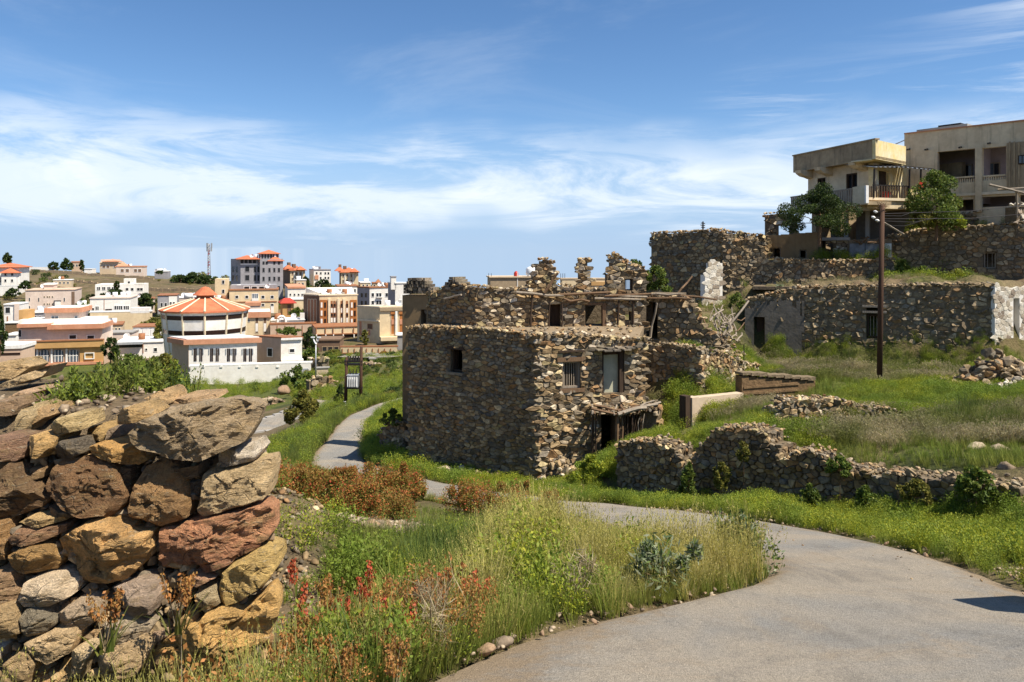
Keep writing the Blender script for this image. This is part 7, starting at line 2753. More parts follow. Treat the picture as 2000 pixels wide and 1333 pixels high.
w = Bld('small tan retaining panel beside the end of the boundary wall', 618, 619, 641, 720, 738, 100, 'beige', a=4, depth=.7, name='retaining_wall', cat='retaining wall', cop=.12, coping='concrete')
p_ = P(556, 764, 84)
v_, f_ = ROCKS_HI[3]
tag(np_obj('boulder', v_ @ np.diag([.85, .8, .8]).T + np.array(p_), f_, MAT['gravel']), 'large ochre boulder above the valley road next to the dark bush', 'boulder')

# unseen neighbour that throws the wedge of shade on the lane: a roadside wall with a raked end, just outside the picture
gw = thing('roadside_wall', 'concrete roadside wall with a raked end at the right of the lane', 'wall', (5.9, 6.3, gz(5.9, 6.3)))
z0 = gz(5.6, 5.7) - .3
mb = MB()
prof = [(5.05, z0), (9.5, z0), (9.5, z0 + 3.0), (7.0, z0 + 2.75), (5.05, z0 + 1.75)]
n = len(prof)
mb.add([(x - .36, 5.5, z) for x, z in prof] + [(x - .36, 5.9, z) for x, z in prof], [tuple(range(n)), tuple(range(2 * n - 1, n - 1, -1))] + [(i, n + i, n + (i + 1) % n, (i + 1) % n) for i in range(n)])
mb.build('wall_body', MAT['concrete'], gw)
# ------------------------------------------------------------------ plants
def q2mesh(V, Fq, name, mats, mi=None):
    return np_mesh(name, V, Fq, mats, mi)


def blades(r, n, h, w, spread, lean, curl=.5, segs=3):
    """n curved grass blades as a quad strip soup: verts, quads"""
    V, Fq = [], []
    b = 0
    for _ in range(n):
        a, q = r.uniform(0, 6.28), spread * math.sqrt(r.random())
        x0, y0 = q * math.cos(a), q * math.sin(a)
        dirn = a + r.gauss(0, .7)
        hh = h * r.uniform(.55, 1.1)
        ln = lean * r.uniform(.2, 1.3)
        ca, sa = math.cos(dirn), math.sin(dirn)
        px_, py_ = -sa, ca
        for s_ in range(segs + 1):
            t = s_ / segs
            off = ln * hh * (t * .5 + curl * t * t)
            z = hh * (t - .25 * ln * t * t)
            ww = w * (1 - t * .85) * .5
            V.append((x0 + ca * off - px_ * ww, y0 + sa * off - py_ * ww, z))
            V.append((x0 + ca * off + px_ * ww, y0 + sa * off + py_ * ww, z))
        for s_ in range(segs):
            i = b + 2 * s_
            Fq.append((i, i + 1, i + 3, i + 2))
        b += 2 * (segs + 1)
    return V, Fq


def leaves_on(r, n, cen, rad, l, w, up=.3, shell=.45):
    """n leaf diamonds spread through an ellipsoid, thicker towards its skin"""
    u = r.normal(size=(n, 3))
    u /= np.linalg.norm(u, axis=1)[:, None]
    q = shell + (1 - shell) * r.random(n) ** .5
    c_ = np.array(cen) + u * q[:, None] * np.array(rad)
    return leaf_quads(r, c_, u, l, w, up)


def leaf_quads(r, c_, nrm, l, w, up=.3):
    n = len(c_)
    a = nrm * .6 + r.normal(size=(n, 3)) * .7
    a[:, 2] += up
    a /= np.linalg.norm(a, axis=1)[:, None]
    b = np.cross(a, r.normal(size=(n, 3)))
    b /= np.linalg.norm(b, axis=1)[:, None] + 1e-9
    L = l * r.uniform(.6, 1.3, (n, 1))
    W = w * r.uniform(.6, 1.3, (n, 1))
    V = np.stack([c_ - a * L * .5, c_ + b * W * .5, c_ + a * L * .5, c_ - b * W * .5], 1).reshape(-1, 3)
    Fq = np.arange(4 * n).reshape(n, 4)
    return V, Fq


SRC = []


def source(name, V, Fq, mats, mi=None):
    me = np_mesh(name, np.array(V), np.array(Fq), mats, mi)
    o = bpy.data.objects.new(name, me)          # never linked to the scene: only scattered
    SRC.append(o)
    return o


def scatter(name, label, srcs, p, seed, s0=.7, s1=1.3, cat=None, kind='stuff', dz=0.0, tilt=.12):
    """one object whose points carry copies of a few tufts"""
    r = np.random.default_rng(seed)
    n = len(p)
    z = ground_z(p)
    vary = 1 + .55 * vnoise(p, 3.1, seed) + .45 * vnoise(p, 1.1, seed + 1)
    me = bpy.data.meshes.new(name)
    me.vertices.add(n)
    me.vertices.foreach_set('co', np.c_[p, z + dz].astype(np.float32).ravel())
    for nm, ty, key, val in (('turn', 'FLOAT_VECTOR', 'vector', np.c_[r.normal(0, tilt, n), r.normal(0, tilt, n), r.uniform(0, 6.28, n)]), ('size', 'FLOAT', 'value', r.uniform(s0, s1, n) * np.clip(vary, .45, 1.5)), ('pick', 'INT', 'value', r.integers(0, len(srcs), n))):
        at_ = me.attributes.new(nm, ty, 'POINT')
        at_.data.foreach_set(key, np.ascontiguousarray(val.astype(np.int32 if ty == 'INT' else np.float32)).ravel())
    o = bpy.data.objects.new(name, me)
    COL.objects.link(o)
    ng = bpy.data.node_groups.new(name, 'GeometryNodeTree')
    ng.interface.new_socket('Geometry', in_out='INPUT', socket_type='NodeSocketGeometry')
    ng.interface.new_socket('Geometry', in_out='OUTPUT', socket_type='NodeSocketGeometry')
    gi, go = ng.nodes.new('NodeGroupInput'), ng.nodes.new('NodeGroupOutput')
    iop = ng.nodes.new('GeometryNodeInstanceOnPoints')
    jn = ng.nodes.new('GeometryNodeJoinGeometry')
    for s_ in reversed(srcs):
        oi_ = ng.nodes.new('GeometryNodeObjectInfo')
        oi_.inputs['Object'].default_value = s_
        oi_.inputs['As Instance'].default_value = True
        ng.links.new(oi_.outputs['Geometry'], jn.inputs[0])

    def attr(nm, ty):
        a = ng.nodes.new('GeometryNodeInputNamedAttribute')
        a.data_type = ty
        a.inputs['Name'].default_value = nm
        return a.outputs['Attribute']
    e2r = ng.nodes.new('FunctionNodeEulerToRotation')
    ng.links.new(attr('turn', 'FLOAT_VECTOR'), e2r.inputs[0])
    ng.links.new(gi.outputs[0], iop.inputs['Points'])
    ng.links.new(jn.outputs[0], iop.inputs['Instance'])
    iop.inputs['Pick Instance'].default_value = True
    ng.links.new(attr('pick', 'INT'), iop.inputs['Instance Index'])
    ng.links.new(e2r.outputs[0], iop.inputs['Rotation'])
    ng.links.new(attr('size', 'FLOAT'), iop.inputs['Scale'])
    ng.links.new(iop.outputs[0], go.inputs[0])
    md = o.modifiers.new('scatter', 'NODES')
    md.node_group = ng
    tag(o, label, cat, kind=kind)
    return o


r = random.Random(21)
rn = np.random.default_rng(21)
G_FINE, G_DRY, G_PINK, G_HERB, G_BROAD, G_LOW, G_DEEP = [], [], [], [], [], [], []
for i in range(3):
    V, Q = blades(r, 26, .34, .009, .10, .45)
    G_FINE.append(source('green_tuft', V, Q, MAT['grass_green']))
    V, Q = blades(r, 30, .42, .008, .12, .35)
    G_DEEP.append(source('deep_green_tuft', V, Q, MAT['grass_deep']))
    V, Q = blades(r, 30, .62, .0075, .10, .42, .6)
    V = np.array(V)
    tips = V[np.arange(0, len(V), 8) + 6]
    sv_, sq_ = leaf_quads(rn, np.repeat(tips, 5, 0) - np.c_[np.zeros((len(tips) * 5, 2)), rn.uniform(0, .09, (len(tips) * 5, 1))], np.tile([[0, 0, 1.]], (len(tips) * 5, 1)), .025, .008, .8)
    Q2 = np.r_[np.array(Q), sq_ + len(V)]
    G_DRY.append(source('dry_tuft', np.r_[V, sv_], Q2, MAT['grass_dry']))
    V, Q = blades(r, 26, .42, .009, .14, .5, .6)
    V = np.array(V)
    tips = V[np.arange(0, len(V), 8) + 6]
    sv_, sq_ = leaf_quads(rn, np.repeat(tips, 5, 0), np.tile([[0, 0, 1.]], (len(tips) * 5, 1)), .06, .02, .6)
    G_PINK.append(source('bleached_tuft', np.r_[V, sv_], np.r_[np.array(Q), sq_ + len(V)], MAT['grass_pink']))
    # fluffy yellow-green herb: thin stems with many tiny leaves
    V, Q = blades(r, 12, .34, .008, .12, .5)
    V = np.array(V)
    lv, lq = leaves_on(rn, 210, (0, 0, .20), (.20, .20, .18), .035, .016, .5, .1)
    G_HERB.append(source('herb_tuft', np.r_[V, lv], np.r_[np.array(Q), lq + len(V)], MAT['herb_yellow']))
    V, Q = blades(r, 26, .28, .015, .11, .6)
    G_BROAD.append(source('broad_leaf_tuft', V, Q, MAT['leaf_broad']))
    lv, lq = leaves_on(rn, 260, (0, 0, .35), (.65, .65, .42), .20, .10, .4, .2)
    G_LOW.append(source('low_shrub', lv, lq, [MAT['leaf_olive'], MAT['leaf_mid'], MAT['leaf_dark']][i]))


G_DOCK = []
for i in range(3):
    V, Q = blades(r, 7, .40, .006, .05, .35)
    V = np.array(V)
    tips = V[np.arange(0, len(V), 8) + 6]
    k_ = 34
    cc = np.repeat(tips, k_, 0) + rn.normal(size=(len(tips) * k_, 3)) * np.array([.02, .02, .012]) - np.c_[np.zeros((len(tips) * k_, 2)), rn.uniform(0, .17, (len(tips) * k_, 1))]
    sv_, sq_ = leaf_quads(rn, cc, np.tile([[0, 0, 1.]], (len(cc), 1)), .022, .014, .4)
    bl, bq = blades(r, 7, .2, .02, .05, .7)
    vv = np.r_[V, sv_, np.array(bl)]
    qq = np.r_[np.array(Q), sq_ + len(V), np.array(bq) + len(V) + len(sv_)]
    mi_ = [1] * len(Q) + [0] * len(sq_) + [2] * len(bq)
    G_DOCK.append(source('dock_tuft', vv, qq, [MAT['orange_seed'], MAT['straw'], MAT['leaf_broad']], mi_))


# things that keep grass away
def keep(p, road=.0):
    return lane_dist(p) > road + np.where((p[:, 0] < 4) & (p[:, 1] > 9.2) & (p[:, 1] < 22) & (p[:, 0] < 5.2 - .26 * p[:, 1]), ISLE_GAP[0], 0)


ISLE_GAP = [0.0]


def fill(poly, dens, seed, road=.02, noise_s=None, lo=0.0):
    rr__ = np.random.default_rng(seed)
    poly = np.array(poly, float)
    a = .5 * abs(np.sum(poly[:, 0] * np.roll(poly[:, 1], -1) - np.roll(poly[:, 0], -1) * poly[:, 1]))
    bb = (poly.max(0) - poly.min(0)).prod()
    n = int(dens * bb)
    p = rr__.uniform(poly.min(0), poly.max(0), (n, 2))
    p = p[in_poly(p, poly)]
    p = p[keep(p, road)]
    p = p[~in_poly(p, [(7.0, 20.6), (11.2, 21.1), (10.6, 19.0), (6.7, 18.8)])] if seed in (11, 12, 13, 16) else p
    if noise_s:
        p = p[vnoise(p, noise_s, seed) > lo]
    return p


LEDGE = [tuple(q) for q in LL]
ISL = [(-1.25, 3.05), (-.9, 3.4), (-.1, 4.6), (.45, 5.5), (1.5, 6.4), (2.5, 7.3), (2.95, 8.4), (2.8, 9.8), (2.1, 11.6), (1, 13.6), (-.3, 15.8), (-1.7, 18), (-3.2, 20.5), (-4.9, 23.2), (-6.8, 26), (-8.5, 26),
       (-7.5, 22), (-5.6, 17), (-3.9, 14.2), (-2.4, 12.5), (-2.0, 9.4), (-1.3, 7.4), (-1.0, 5.8), (-1.32, 4.6)]
# yellow dry grass of the island tip and middle
ISLE_GAP[0] = 1.0
p = fill([(.0, 4.9), (.6, 5.6), (1.5, 6.4), (2.4, 7.3), (2.7, 8.0), (2.1, 8.1), (1.6, 8.5), (1.2, 9.2), (.2, 10.2), (-.3, 9.6), (-.2, 9), (-.3, 7), (-.35, 5.6)], 84, 1, .06, 2.1, -.2)
scatter('dry_grass', 'tall golden dry grass filling the island inside the bend', G_DRY, p, 1, .6, .95)
p = fill([(.0, 5.1), (.6, 5.8), (1.5, 6.6), (2.4, 7.5), (2.6, 8.0), (1.6, 8.4), (.2, 9.8), (-.3, 9.4), (-.35, 6)], 16, 61, .2, 2.6, -.05)
scatter('herb', 'yellow-green herbs among the golden grass of the island', G_HERB, p, 61, .7, 1.25)
p = fill([(-1.4, 6.2), (-.2, 6.6), (.1, 8.4), (-.1, 10), (-.8, 10.2), (-1.7, 8.2), (-1.7, 7.2)], 22, 62, .1, 2.0, -.1)
scatter('herb', 'feathery green herbs in the deep green grass of the island', G_HERB, p, 62, .6, 1.1)
p = fill(ISL, 95, 2, .05)
p = p[(p[:, 1] < 8.6)]
scatter('grass', 'green grass of the roadside island', G_FINE, p, 2, .5, .95)
p = fill(ISL, 60, 92, .1)
p = p[(p[:, 1] > 8.6) & ~in_poly(p, [(-2.0, 9.2), (-.9, 10.4), (-1.3, 12.2), (-2.6, 13.8), (-4.6, 15), (-5.0, 13.6), (-3.4, 11)])]
scatter('grass', 'short green grass of the far end of the island', G_FINE, p, 92, .25, .5)
p = fill([(-1.6, 6.4), (-.2, 7.0), (.2, 8.4), (.0, 10.4), (-.7, 10.6), (-1.2, 9.2), (-1.95, 8.2), (-1.9, 7.4)], 90, 3, .1)
scatter('grass', 'deep green fine grass of the far side of the island', G_DEEP, p, 3, .5, .95)
p = fill([(-1.5, 3.0), (-.9, 3.3), (-.2, 4.3), (.1, 5.0), (-.3, 6), (-1.0, 6.4), (-1.2, 5), (-1.35, 4.2)], 95, 4, .05)
scatter('broad_leaf_weeds', 'broad-leaved green weeds and grass at the near edge of the island', G_BROAD, p, 4, .6, 1.1)
p = fill([(-1.5, 3.0), (-.9, 3.3), (-.25, 4.3), (-.2, 5.2), (-.6, 6.2), (-1.2, 6.6), (-1.25, 5), (-1.35, 4.2)], 52, 41, .05, 2.2, -.2)
scatter('dock_weeds', 'orange-brown seeding dock weeds mixed through the near island', G_DOCK, p, 41, .6, 1.15)
p = fill([(-1.9, 6.2), (-1.3, 6.4), (-1.7, 8), (-2.6, 10), (-4.2, 13.5), (-5, 13), (-3.4, 8.5)], 7, 44)
scatter('broad_leaf_weeds', 'green weeds scattered over the rubble bank', G_HERB, p, 44, .5, 1.0)
p = fill([(-3.4, 2.9), (-1.2, 3.0), (-1.3, 3.85), (-3.2, 3.9)], 12, 42, .0)
scatter('dock_weeds', 'seeding dock weeds along the foot of the boulder wall', G_DOCK, p, 42, .3, .6)
p = fill([(-1.5, 3.0), (-.9, 3.3), (-.2, 4.3), (.1, 5.0), (-.3, 6), (-1.0, 6.4), (-1.2, 5), (-1.35, 4.2)], 34, 45, .05)
scatter('broad_leaf_weeds', 'leafy green weeds among the near docks', G_HERB, p, 45, .45, .9)
p = fill([(-1.5, 3.0), (-.9, 3.3), (-.2, 4.3), (.1, 5.0), (-.3, 6), (-1.0, 6.4), (-1.2, 5), (-1.35, 4.2)], 40, 43, .05)
scatter('dry_grass', 'straw-coloured stalks among the near weeds', G_DRY, p, 43, .35, .75)
p = fill([(-3.4, 2.9), (-1.2, 3.0), (-1.3, 3.85), (-3.2, 3.9)], 60, 5, .0)
scatter('broad_leaf_weeds', 'weeds growing along the foot of the boulder wall', G_BROAD, p, 5, .4, .85)
p = fill([(-3.4, 2.9), (-1.2, 3.0), (-1.3, 3.9), (-3.2, 3.95)], 40, 15, .0)
scatter('dry_grass', 'thin straw-coloured stalks along the foot of the boulder wall', G_DRY, p, 15, .3, .6)
p = fill([(-.2, 4.7), (.4, 5.4), (1.3, 6.2), (2.3, 7.1), (2.2, 7.5), (1.2, 6.7), (.2, 5.8), (-.4, 5.2)], 30, 6, .02)
scatter('dry_grass', 'short dry grass fringe along the near lane edge', G_DRY, p, 6, .3, .6)
ISLE_GAP[0] = 0.0
re_ = np.random.default_rng(77)
ep = []
for line, sg in ((LL[12:130], 1), (RL[26:130], -1)):
    for a_, b_ in zip(line[:-1], line[1:]):
        t_ = (b_ - a_) / np.hypot(*(b_ - a_))
        for _ in range(int(np.hypot(*(b_ - a_)) * (26 if a_[1] < 24 else 12)) + 1):
            ep.append(a_ + (b_ - a_) * re_.random() + sg * np.array([-t_[1], t_[0]]) * re_.uniform(-.02, .42))
ep = np.array(ep)
ep = ep[(vnoise(ep, 2.2, 3) > -.32) & ~((ep[:, 1] < 8.4) & (ep[:, 0] > 4))]
scatter('grass', 'ragged grass fringe along the lane edges', G_FINE, ep, 71, .18, .55)
# verge on the outer side of the bend
VER = [tuple(q) for q in RL[24:78]] + [(-3.9, 26.2), (-2.0, 25.6), (.8, 23.2), (1.6, 22), (2.8, 20.1), (4.1, 18.6), (6.2, 16.6), (7.4, 15.1), (9.2, 12.6), (9.4, 10.5), (8.5, 7.6), (7, 7.4), (6.2, 8.3), (5.3, 8.6)]
p = fill(VER, 60, 7, .05)
scatter('herb', 'yellow-green flowering herbs of the verge under the terrace walls', G_HERB, p, 7, .5, .95)
p = fill(VER, 24, 8, .08)
scatter('grass', 'green grass mixed into the lane verge', G_FINE, p, 8, .4, .8)
p = fill([tuple(q) for q in RL[76:120]] + [(-5.0, 47.3), (-5.5, 44), (-5.6, 40), (-5.0, 33), (-4.3, 29), (-3.8, 26.6)], 20, 9, .05)
scatter('herb', 'yellow-green herbs along the inner edge of the lane by the house', G_HERB, p, 9, .8, 1.5)
# grass by the porch, between house, walls and terraces
p = fill([(1.6, 22), (2.5, 20.9), (4.4, 19.6), (4.7, 20.6), (4.6, 24), (5.6, 26), (7, 27.4), (8.6, 29.6), (10.5, 32.4), (8.6, 25), (6.4, 22.6), (3.2, 23.4), (2.4, 23.4)], 44, 10)
scatter('herb', 'lush green herbs between the porch and the terrace walls', G_HERB, p, 10, .6, 1.25)
p = fill([(7.0, 20.6), (11.2, 21.1), (10.6, 19.0), (6.7, 18.8)], 40, 55)
scatter('grass', 'short grass in front of the small pale stone wall', G_FINE, p, 55, .2, .4)
TER = [(4.5, 20.0), (5.5, 18.5), (7.1, 17.1), (8.8, 15.3), (9.7, 14.0), (11.2, 12.8), (15.5, 13.5), (17.5, 22), (21, 29.6), (20.0, 30.6), (15.6, 32.3), (11.6, 33.4), (9.6, 32), (8.4, 28), (8.2, 25.2), (7.2, 24.2), (6, 22.6)]
p = fill(TER, 60, 11, .0, .62, .02)
scatter('grass', 'bleached pinkish seed-head grass over the terrace', G_PINK, p, 11, .5, .95)
p = fill(TER, 60, 12, .0, .8, -.3)
scatter('grass', 'green grass over the terrace', G_FINE, p, 12, .4, .8)
p = fill(TER, 60, 13, .0, .6, .0)
scatter('herb', 'yellow-green herb patches over the terrace', G_HERB, p, 13, .5, 1.0)
p = fill([(10.3, 30.2), (11.2, 33.2), (15.6, 32.2), (19.2, 30.2), (18.4, 28.6), (14, 29.8), (11, 30.5)], 40, 14)
scatter('grass', 'thick dark green grass along the foot of the long ruin wall', G_DEEP, p, 14, .55, .95)
p = fill([(9.5, 22.8), (10.5, 21.4), (13, 19.8), (12.6, 17.2), (9.6, 18.6), (8, 19.6), (8.4, 22)], 26, 16, .0, .8, .1)
scatter('grass', 'deep green clumps in the terrace hollows', G_DEEP, p, 16, .8, 1.4)
# bank on the left of the lane and the far verge
p = fill([tuple(q) for q in LL[90:136]] + [(-9.6, 48), (-11.6, 44), (-12.6, 38), (-12.2, 32), (-10.8, 27.5), (-9.2, 26)], 15, 17, .05)
scatter('grass', 'green grass bank on the left of the lane', G_DEEP, p, 17, .9, 1.7)
p = fill([tuple(q) for q in LL[90:136]] + [(-9.6, 48), (-11.6, 44), (-12.6, 38), (-12.2, 32), (-10.8, 27.5), (-9.2, 26)], 10, 18, .05)
scatter('herb', 'yellow-green herbs on the bank left of the lane', G_HERB, p, 18, .8, 1.5)
# hill tiers
p = fill([(18.6, 33.9), (17.3, 34.7), (17.2, 36.2), (20, 35.6), (21.6, 34.4), (21.4, 33.2)], 26, 19)
scatter('broad_leaf_weeds', 'green creepers growing under the dark upper wall', G_HERB, p, 19, 1.0, 2.2)
p = fill([(6.0, 31.5), (9.5, 31.2), (11.2, 34.2), (11, 36.4), (7.5, 37)], 8, 20)
scatter('grass', 'green grass among the upper ruins', G_FINE, p, 20, .8, 1.4)
p = fill([(13.5, 33.2), (12, 34.2), (12.5, 36), (17.5, 35.4), (20.5, 33.6), (21.5, 32.4), (19.5, 32.0)], 26, 51)
scatter('grass', 'dry grass along the ledge above the long ruin wall', G_PINK, p, 51, .2, .5)
p = fill([(18.5, 24), (19.8, 30.2), (24, 31), (30, 30), (24, 20), (17, 20)], 18, 52)
scatter('grass', 'grass slope at the right end of the ruin walls', G_FINE, p, 52, .6, 1.2)
p = fill([(16, 36.6), (15, 38), (20, 38.5), (26, 37), (25, 35.6), (20, 36.4)], 14, 53)
scatter('grass', 'weeds on the top tier below the beige building', G_HERB, p, 53, .7, 1.4)
# valley scrub
p = fill([(-70, 48), (-16, 48), (-11, 50), (-3, 60), (2, 100), (-10, 128), (-60, 118), (-110, 120), (-120, 60)], .10, 22, .4, .09, -.1)
p = p[np.abs(np.interp(p[:, 0], vp[:, 0], vp[:, 1]) - p[:, 1]) > 4.5]
p = p[~((p[:, 1] > 76) & (p[:, 0] < -36) & (p[:, 0] > -52))]
scatter('undergrowth', 'low green and olive scrub over the valley slopes', G_LOW, p, 22, .5, 1.4)
p = fill(pxpoly([(600, 62), (790, 52), (792, 90), (785, 124), (606, 122), (560, 95)]), .55, 63, .4)
p = p[np.abs(np.interp(p[:, 0], vp[:, 0], vp[:, 1]) - p[:, 1]) > 4]
scatter('undergrowth', 'rough olive scrub on the slope beside the transformer', G_LOW, p, 63, .25, .8)
p = fill(pxpoly([(600, 62), (790, 52), (792, 90), (785, 124), (606, 122), (560, 95)]), 1.6, 64, .4, .25, -.1)
scatter('herb', 'yellow-green herbs on the slope beside the transformer', G_HERB, p, 64, 1.2, 2.6)
p = fill([(-300, 120), (-20, 120), (20, 250), (-20, 340), (-330, 345)], .011, 23, .4, .05, -.05)
scatter('undergrowth', 'scattered scrub over the town hillside', G_LOW, p, 23, 1.0, 3.0)
p = fill([(-45, 86), (-33, 86), (-30, 104), (-42, 108), (-56, 108)], 1.3, 24)
scatter('grass', 'bright green field in front of the white hall', G_HERB, p, 24, 1.2, 2.6)


# ------------------------------------------------------------------ bushes, weeds and trees as things
def bush(name, label, cat, base, w, h, n, l, lw, mats, shares, seed, lobes=7, stems=9, stem_mat='wood_brown', parts=('foliage',), up=.4, group=None, depth=None, spiky=0.0):
    """a lumpy crown of leaf faces over stems; mats/shares/parts: one mesh per leaf kind"""
    rr_ = np.random.default_rng(seed)
    x, y, z = base
    t = thing(name, label, cat, (x, y, z), group)
    dp = depth or w
    lob = []
    for i in range(lobes):
        a = 6.28 * i / lobes + rr_.uniform(-.5, .5)
        q = rr_.uniform(.15, .62) if i else 0
        lob.append((x + math.cos(a) * q * w * .5, y + math.sin(a) * q * dp * .5, z + h * (rr_.uniform(.46, .66) if i % 2 else rr_.uniform(.24, .42)) * (1 - .2 * q), w * rr_.uniform(.20, .34), dp * rr_.uniform(.20, .34), h * rr_.uniform(.28, .42)))
    for i in range(5):                                          # shoots standing out of the outline
        a, q = rr_.uniform(0, 6.28), rr_.uniform(.1, .5)
        lob.append((x + math.cos(a) * q * w, y + math.sin(a) * q * dp, z + h * rr_.uniform(.55, 1.0) * (1 - .5 * q), w * rr_.uniform(.05, .10), dp * rr_.uniform(.05, .10), h * rr_.uniform(.10, .22)))
    lobes = len(lob)
    for mt, sh, pn in zip(mats, shares, parts):
        k = max(8, int(n * sh / lobes))
        Vs, Qs, b = [], [], 0
        for (a, b_, c_, ra, rb_, rc) in lob:
            hi = pn in ('seed_heads',)
            V, Q = leaves_on(rr_, k, (a, b_, c_ + (rc * .35 if hi else -rc * .1)), (ra, rb_, rc * (.85 if hi else 1.1)), l * (.8 if hi else 1), lw * (.9 if hi else 1), up, .35)
            if spiky:
                V[:, 2] += spiky * rr_.random(len(V)) * 0
            Vs.append(V)
            Qs.append(Q + b)
            b += len(V)
        V = np.concatenate(Vs)
        V[:, 2] = np.maximum(V[:, 2], z + .02)
        np_obj(pn, V, np.concatenate(Qs), MAT[mt], t)
    mb_ = MB()
    for i in range(stems):
        a = rr_.uniform(0, 6.28)
        lb_ = lob[i % len(lob)]
        mb_.tube([(x + .06 * w * math.cos(a), y + .06 * dp * math.sin(a), z - .1), (x * .5 + lb_[0] * .5, y * .5 + lb_[1] * .5, z + h * .35), (lb_[0], lb_[1], lb_[2] + lb_[5] * .5)], .012 * h + .004, .004, 5)
    mb_.build('stems', MAT[stem_mat], t)
    return t


def on_ground(px, d, dz=0.0):
    x, y = XY(px, d)
    return x, y, gz(x, y) + dz


RB = [(566, 21.0, 1.15, 1.05, 'rust-coloured bush directly right of the boulder wall, leftmost of its row'), (612, 21.5, .9, .75, 'small rust-coloured bush low at the lane edge, second from the boulder wall'), (628, 18.6, .95, .95, 'rust and green bush leaning over the gravel bank'),
      (672, 18.8, 1.1, 1.0, 'tall rust-red bush in the middle of the row by the lane'), (716, 17.8, 1.15, 1.05, 'broad rust-coloured bush with green lower leaves by the lane'), (764, 17.4, 1.1, 1.05, 'rust-brown bush near the right end of the row by the lane'),
      (800, 18.0, .75, .85, 'rust bush ending the row where the lane shows again'), (592, 12.2, .62, .46, 'low rust bush on the gravel bank in front of the row, nearest the boulder wall'), (650, 11.6, .70, .50, 'low rust bush with a green skirt in front of the tall rust-red bush'), (712, 11.6, .74, .52, 'low wide rust bush in front of the broad rust-coloured bush'), (776, 12.6, .66, .52, 'low rust bush at the right end of the front row'),
      (915, 14.2, .8, .70, 'rust bush at the lane edge beyond the green grass, left one'), (962, 13.8, .8, .62, 'low red-brown bush at the lane edge beyond the green grass'),
      (1012, 13.4, .6, .60, 'orange-red bush above the tall dry grass'), (1070, 13.0, .42, .55, 'small red bush standing alone above the dry grass by the lane'), (566, 9.4, .62, .5, 'dark rust bush beside the boulder wall above the golden boulder'), (610, 9.2, .45, .4, 'small rust bush on the grass slope right of the reddish boulder')]
for i, (px, d_, w_, h_, lab) in enumerate(RB):
    bush('rust_bush', lab, 'bush', on_ground(px, d_), w_ * 1.4, h_ * (.86 if d_ > 16 else 1.15), 8500 if d_ > 15 else 6500, .062 if d_ > 15 else .046, .026 if d_ > 15 else .02, ('rust', 'red_seed', 'leaf_olive', 'grass_green'), (.50, .10, .24, .16), 100 + i, 9, 9, parts=('seed_heads', 'red_seed_heads', 'foliage', 'young_leaves'), group='rust-coloured bushes along the lane')  # the red_seed part is red seed heads, drawn as small leaf faces
# leafy plants
bush('leafy_bush', 'dark green leafy bush at the tip of the grass island', 'bush', on_ground(1452, 7.95), .80, .72, 3600, .055, .024, ('leaf_mid', 'leaf_grey'), (.72, .28), 130, 7, 12, parts=('foliage', 'pale_leaves'), up=.5)
bush('spiky_plant', 'spiky grey-green plant with pale leaves at the near lane edge', 'plant', on_ground(1290, 6.8), .80, .52, 1500, .10, .022, ('leaf_grey', 'leaf_mid'), (.7, .3), 131, 7, 8, parts=('pale_leaves', 'foliage'), up=.3)
bush('dead_brush', 'pale dead brushwood clump in the grass by the lane', 'brushwood', on_ground(1125, 6.3), .5, .46, 420, .16, .006, ('straw',), (1,), 132, 6, 16, 'straw', parts=('twigs',), up=.5)
bush('dead_brush', 'straw-coloured dead stalks at the grass edge nearest the camera', 'brushwood', on_ground(842, 4.7), .5, .5, 420, .18, .005, ('straw',), (1,), 133, 6, 16, 'straw', parts=('twigs',), up=.9)
for i, (px, py, d_, w_, h_, lab) in enumerate(((130, 800, 5.2, .40, .34, 'leafy green weed at the left of the wall-top plants'), (165, 798, 5.3, .42, .40, 'leafy green weed second from the left on the boulder wall top'), (205, 795, 5.5, .46, .46, 'tall leafy green weed in the middle of the wall-top plants'),
                                              (250, 790, 5.7, .46, .46, 'bushy green weed behind the pointed tan stone'), (295, 780, 6.0, .44, .46, 'upright green weed right of centre on the boulder wall top'), (335, 775, 6.3, .44, .38, 'feathery green weed at the right end of the wall-top plants'),
                                              (95, 815, 4.95, .2, .2, 'small weed among pale stones at the left of the wall top'), (368, 760, 6.8, .42, .32, 'olive weed behind the right end of the wall-top plants'))):
    p_ = P(px, py, d_)
    zb = min(p_.z, gz(p_.x, p_.y) + .1)
    bush('wall_weed', lab, 'weed', (p_.x, p_.y, zb), w_ * 1.1, (h_ * (.62 if px < 180 else .84) + (p_.z - zb)), 800 if i < 6 else 300, .05, .013, ('grass_deep', 'herb_yellow'), (.62, .38), 140 + i, 7, 12, 'leaf_broad', parts=('foliage', 'young_leaves'), up=.7, group='weeds on the boulder wall top')

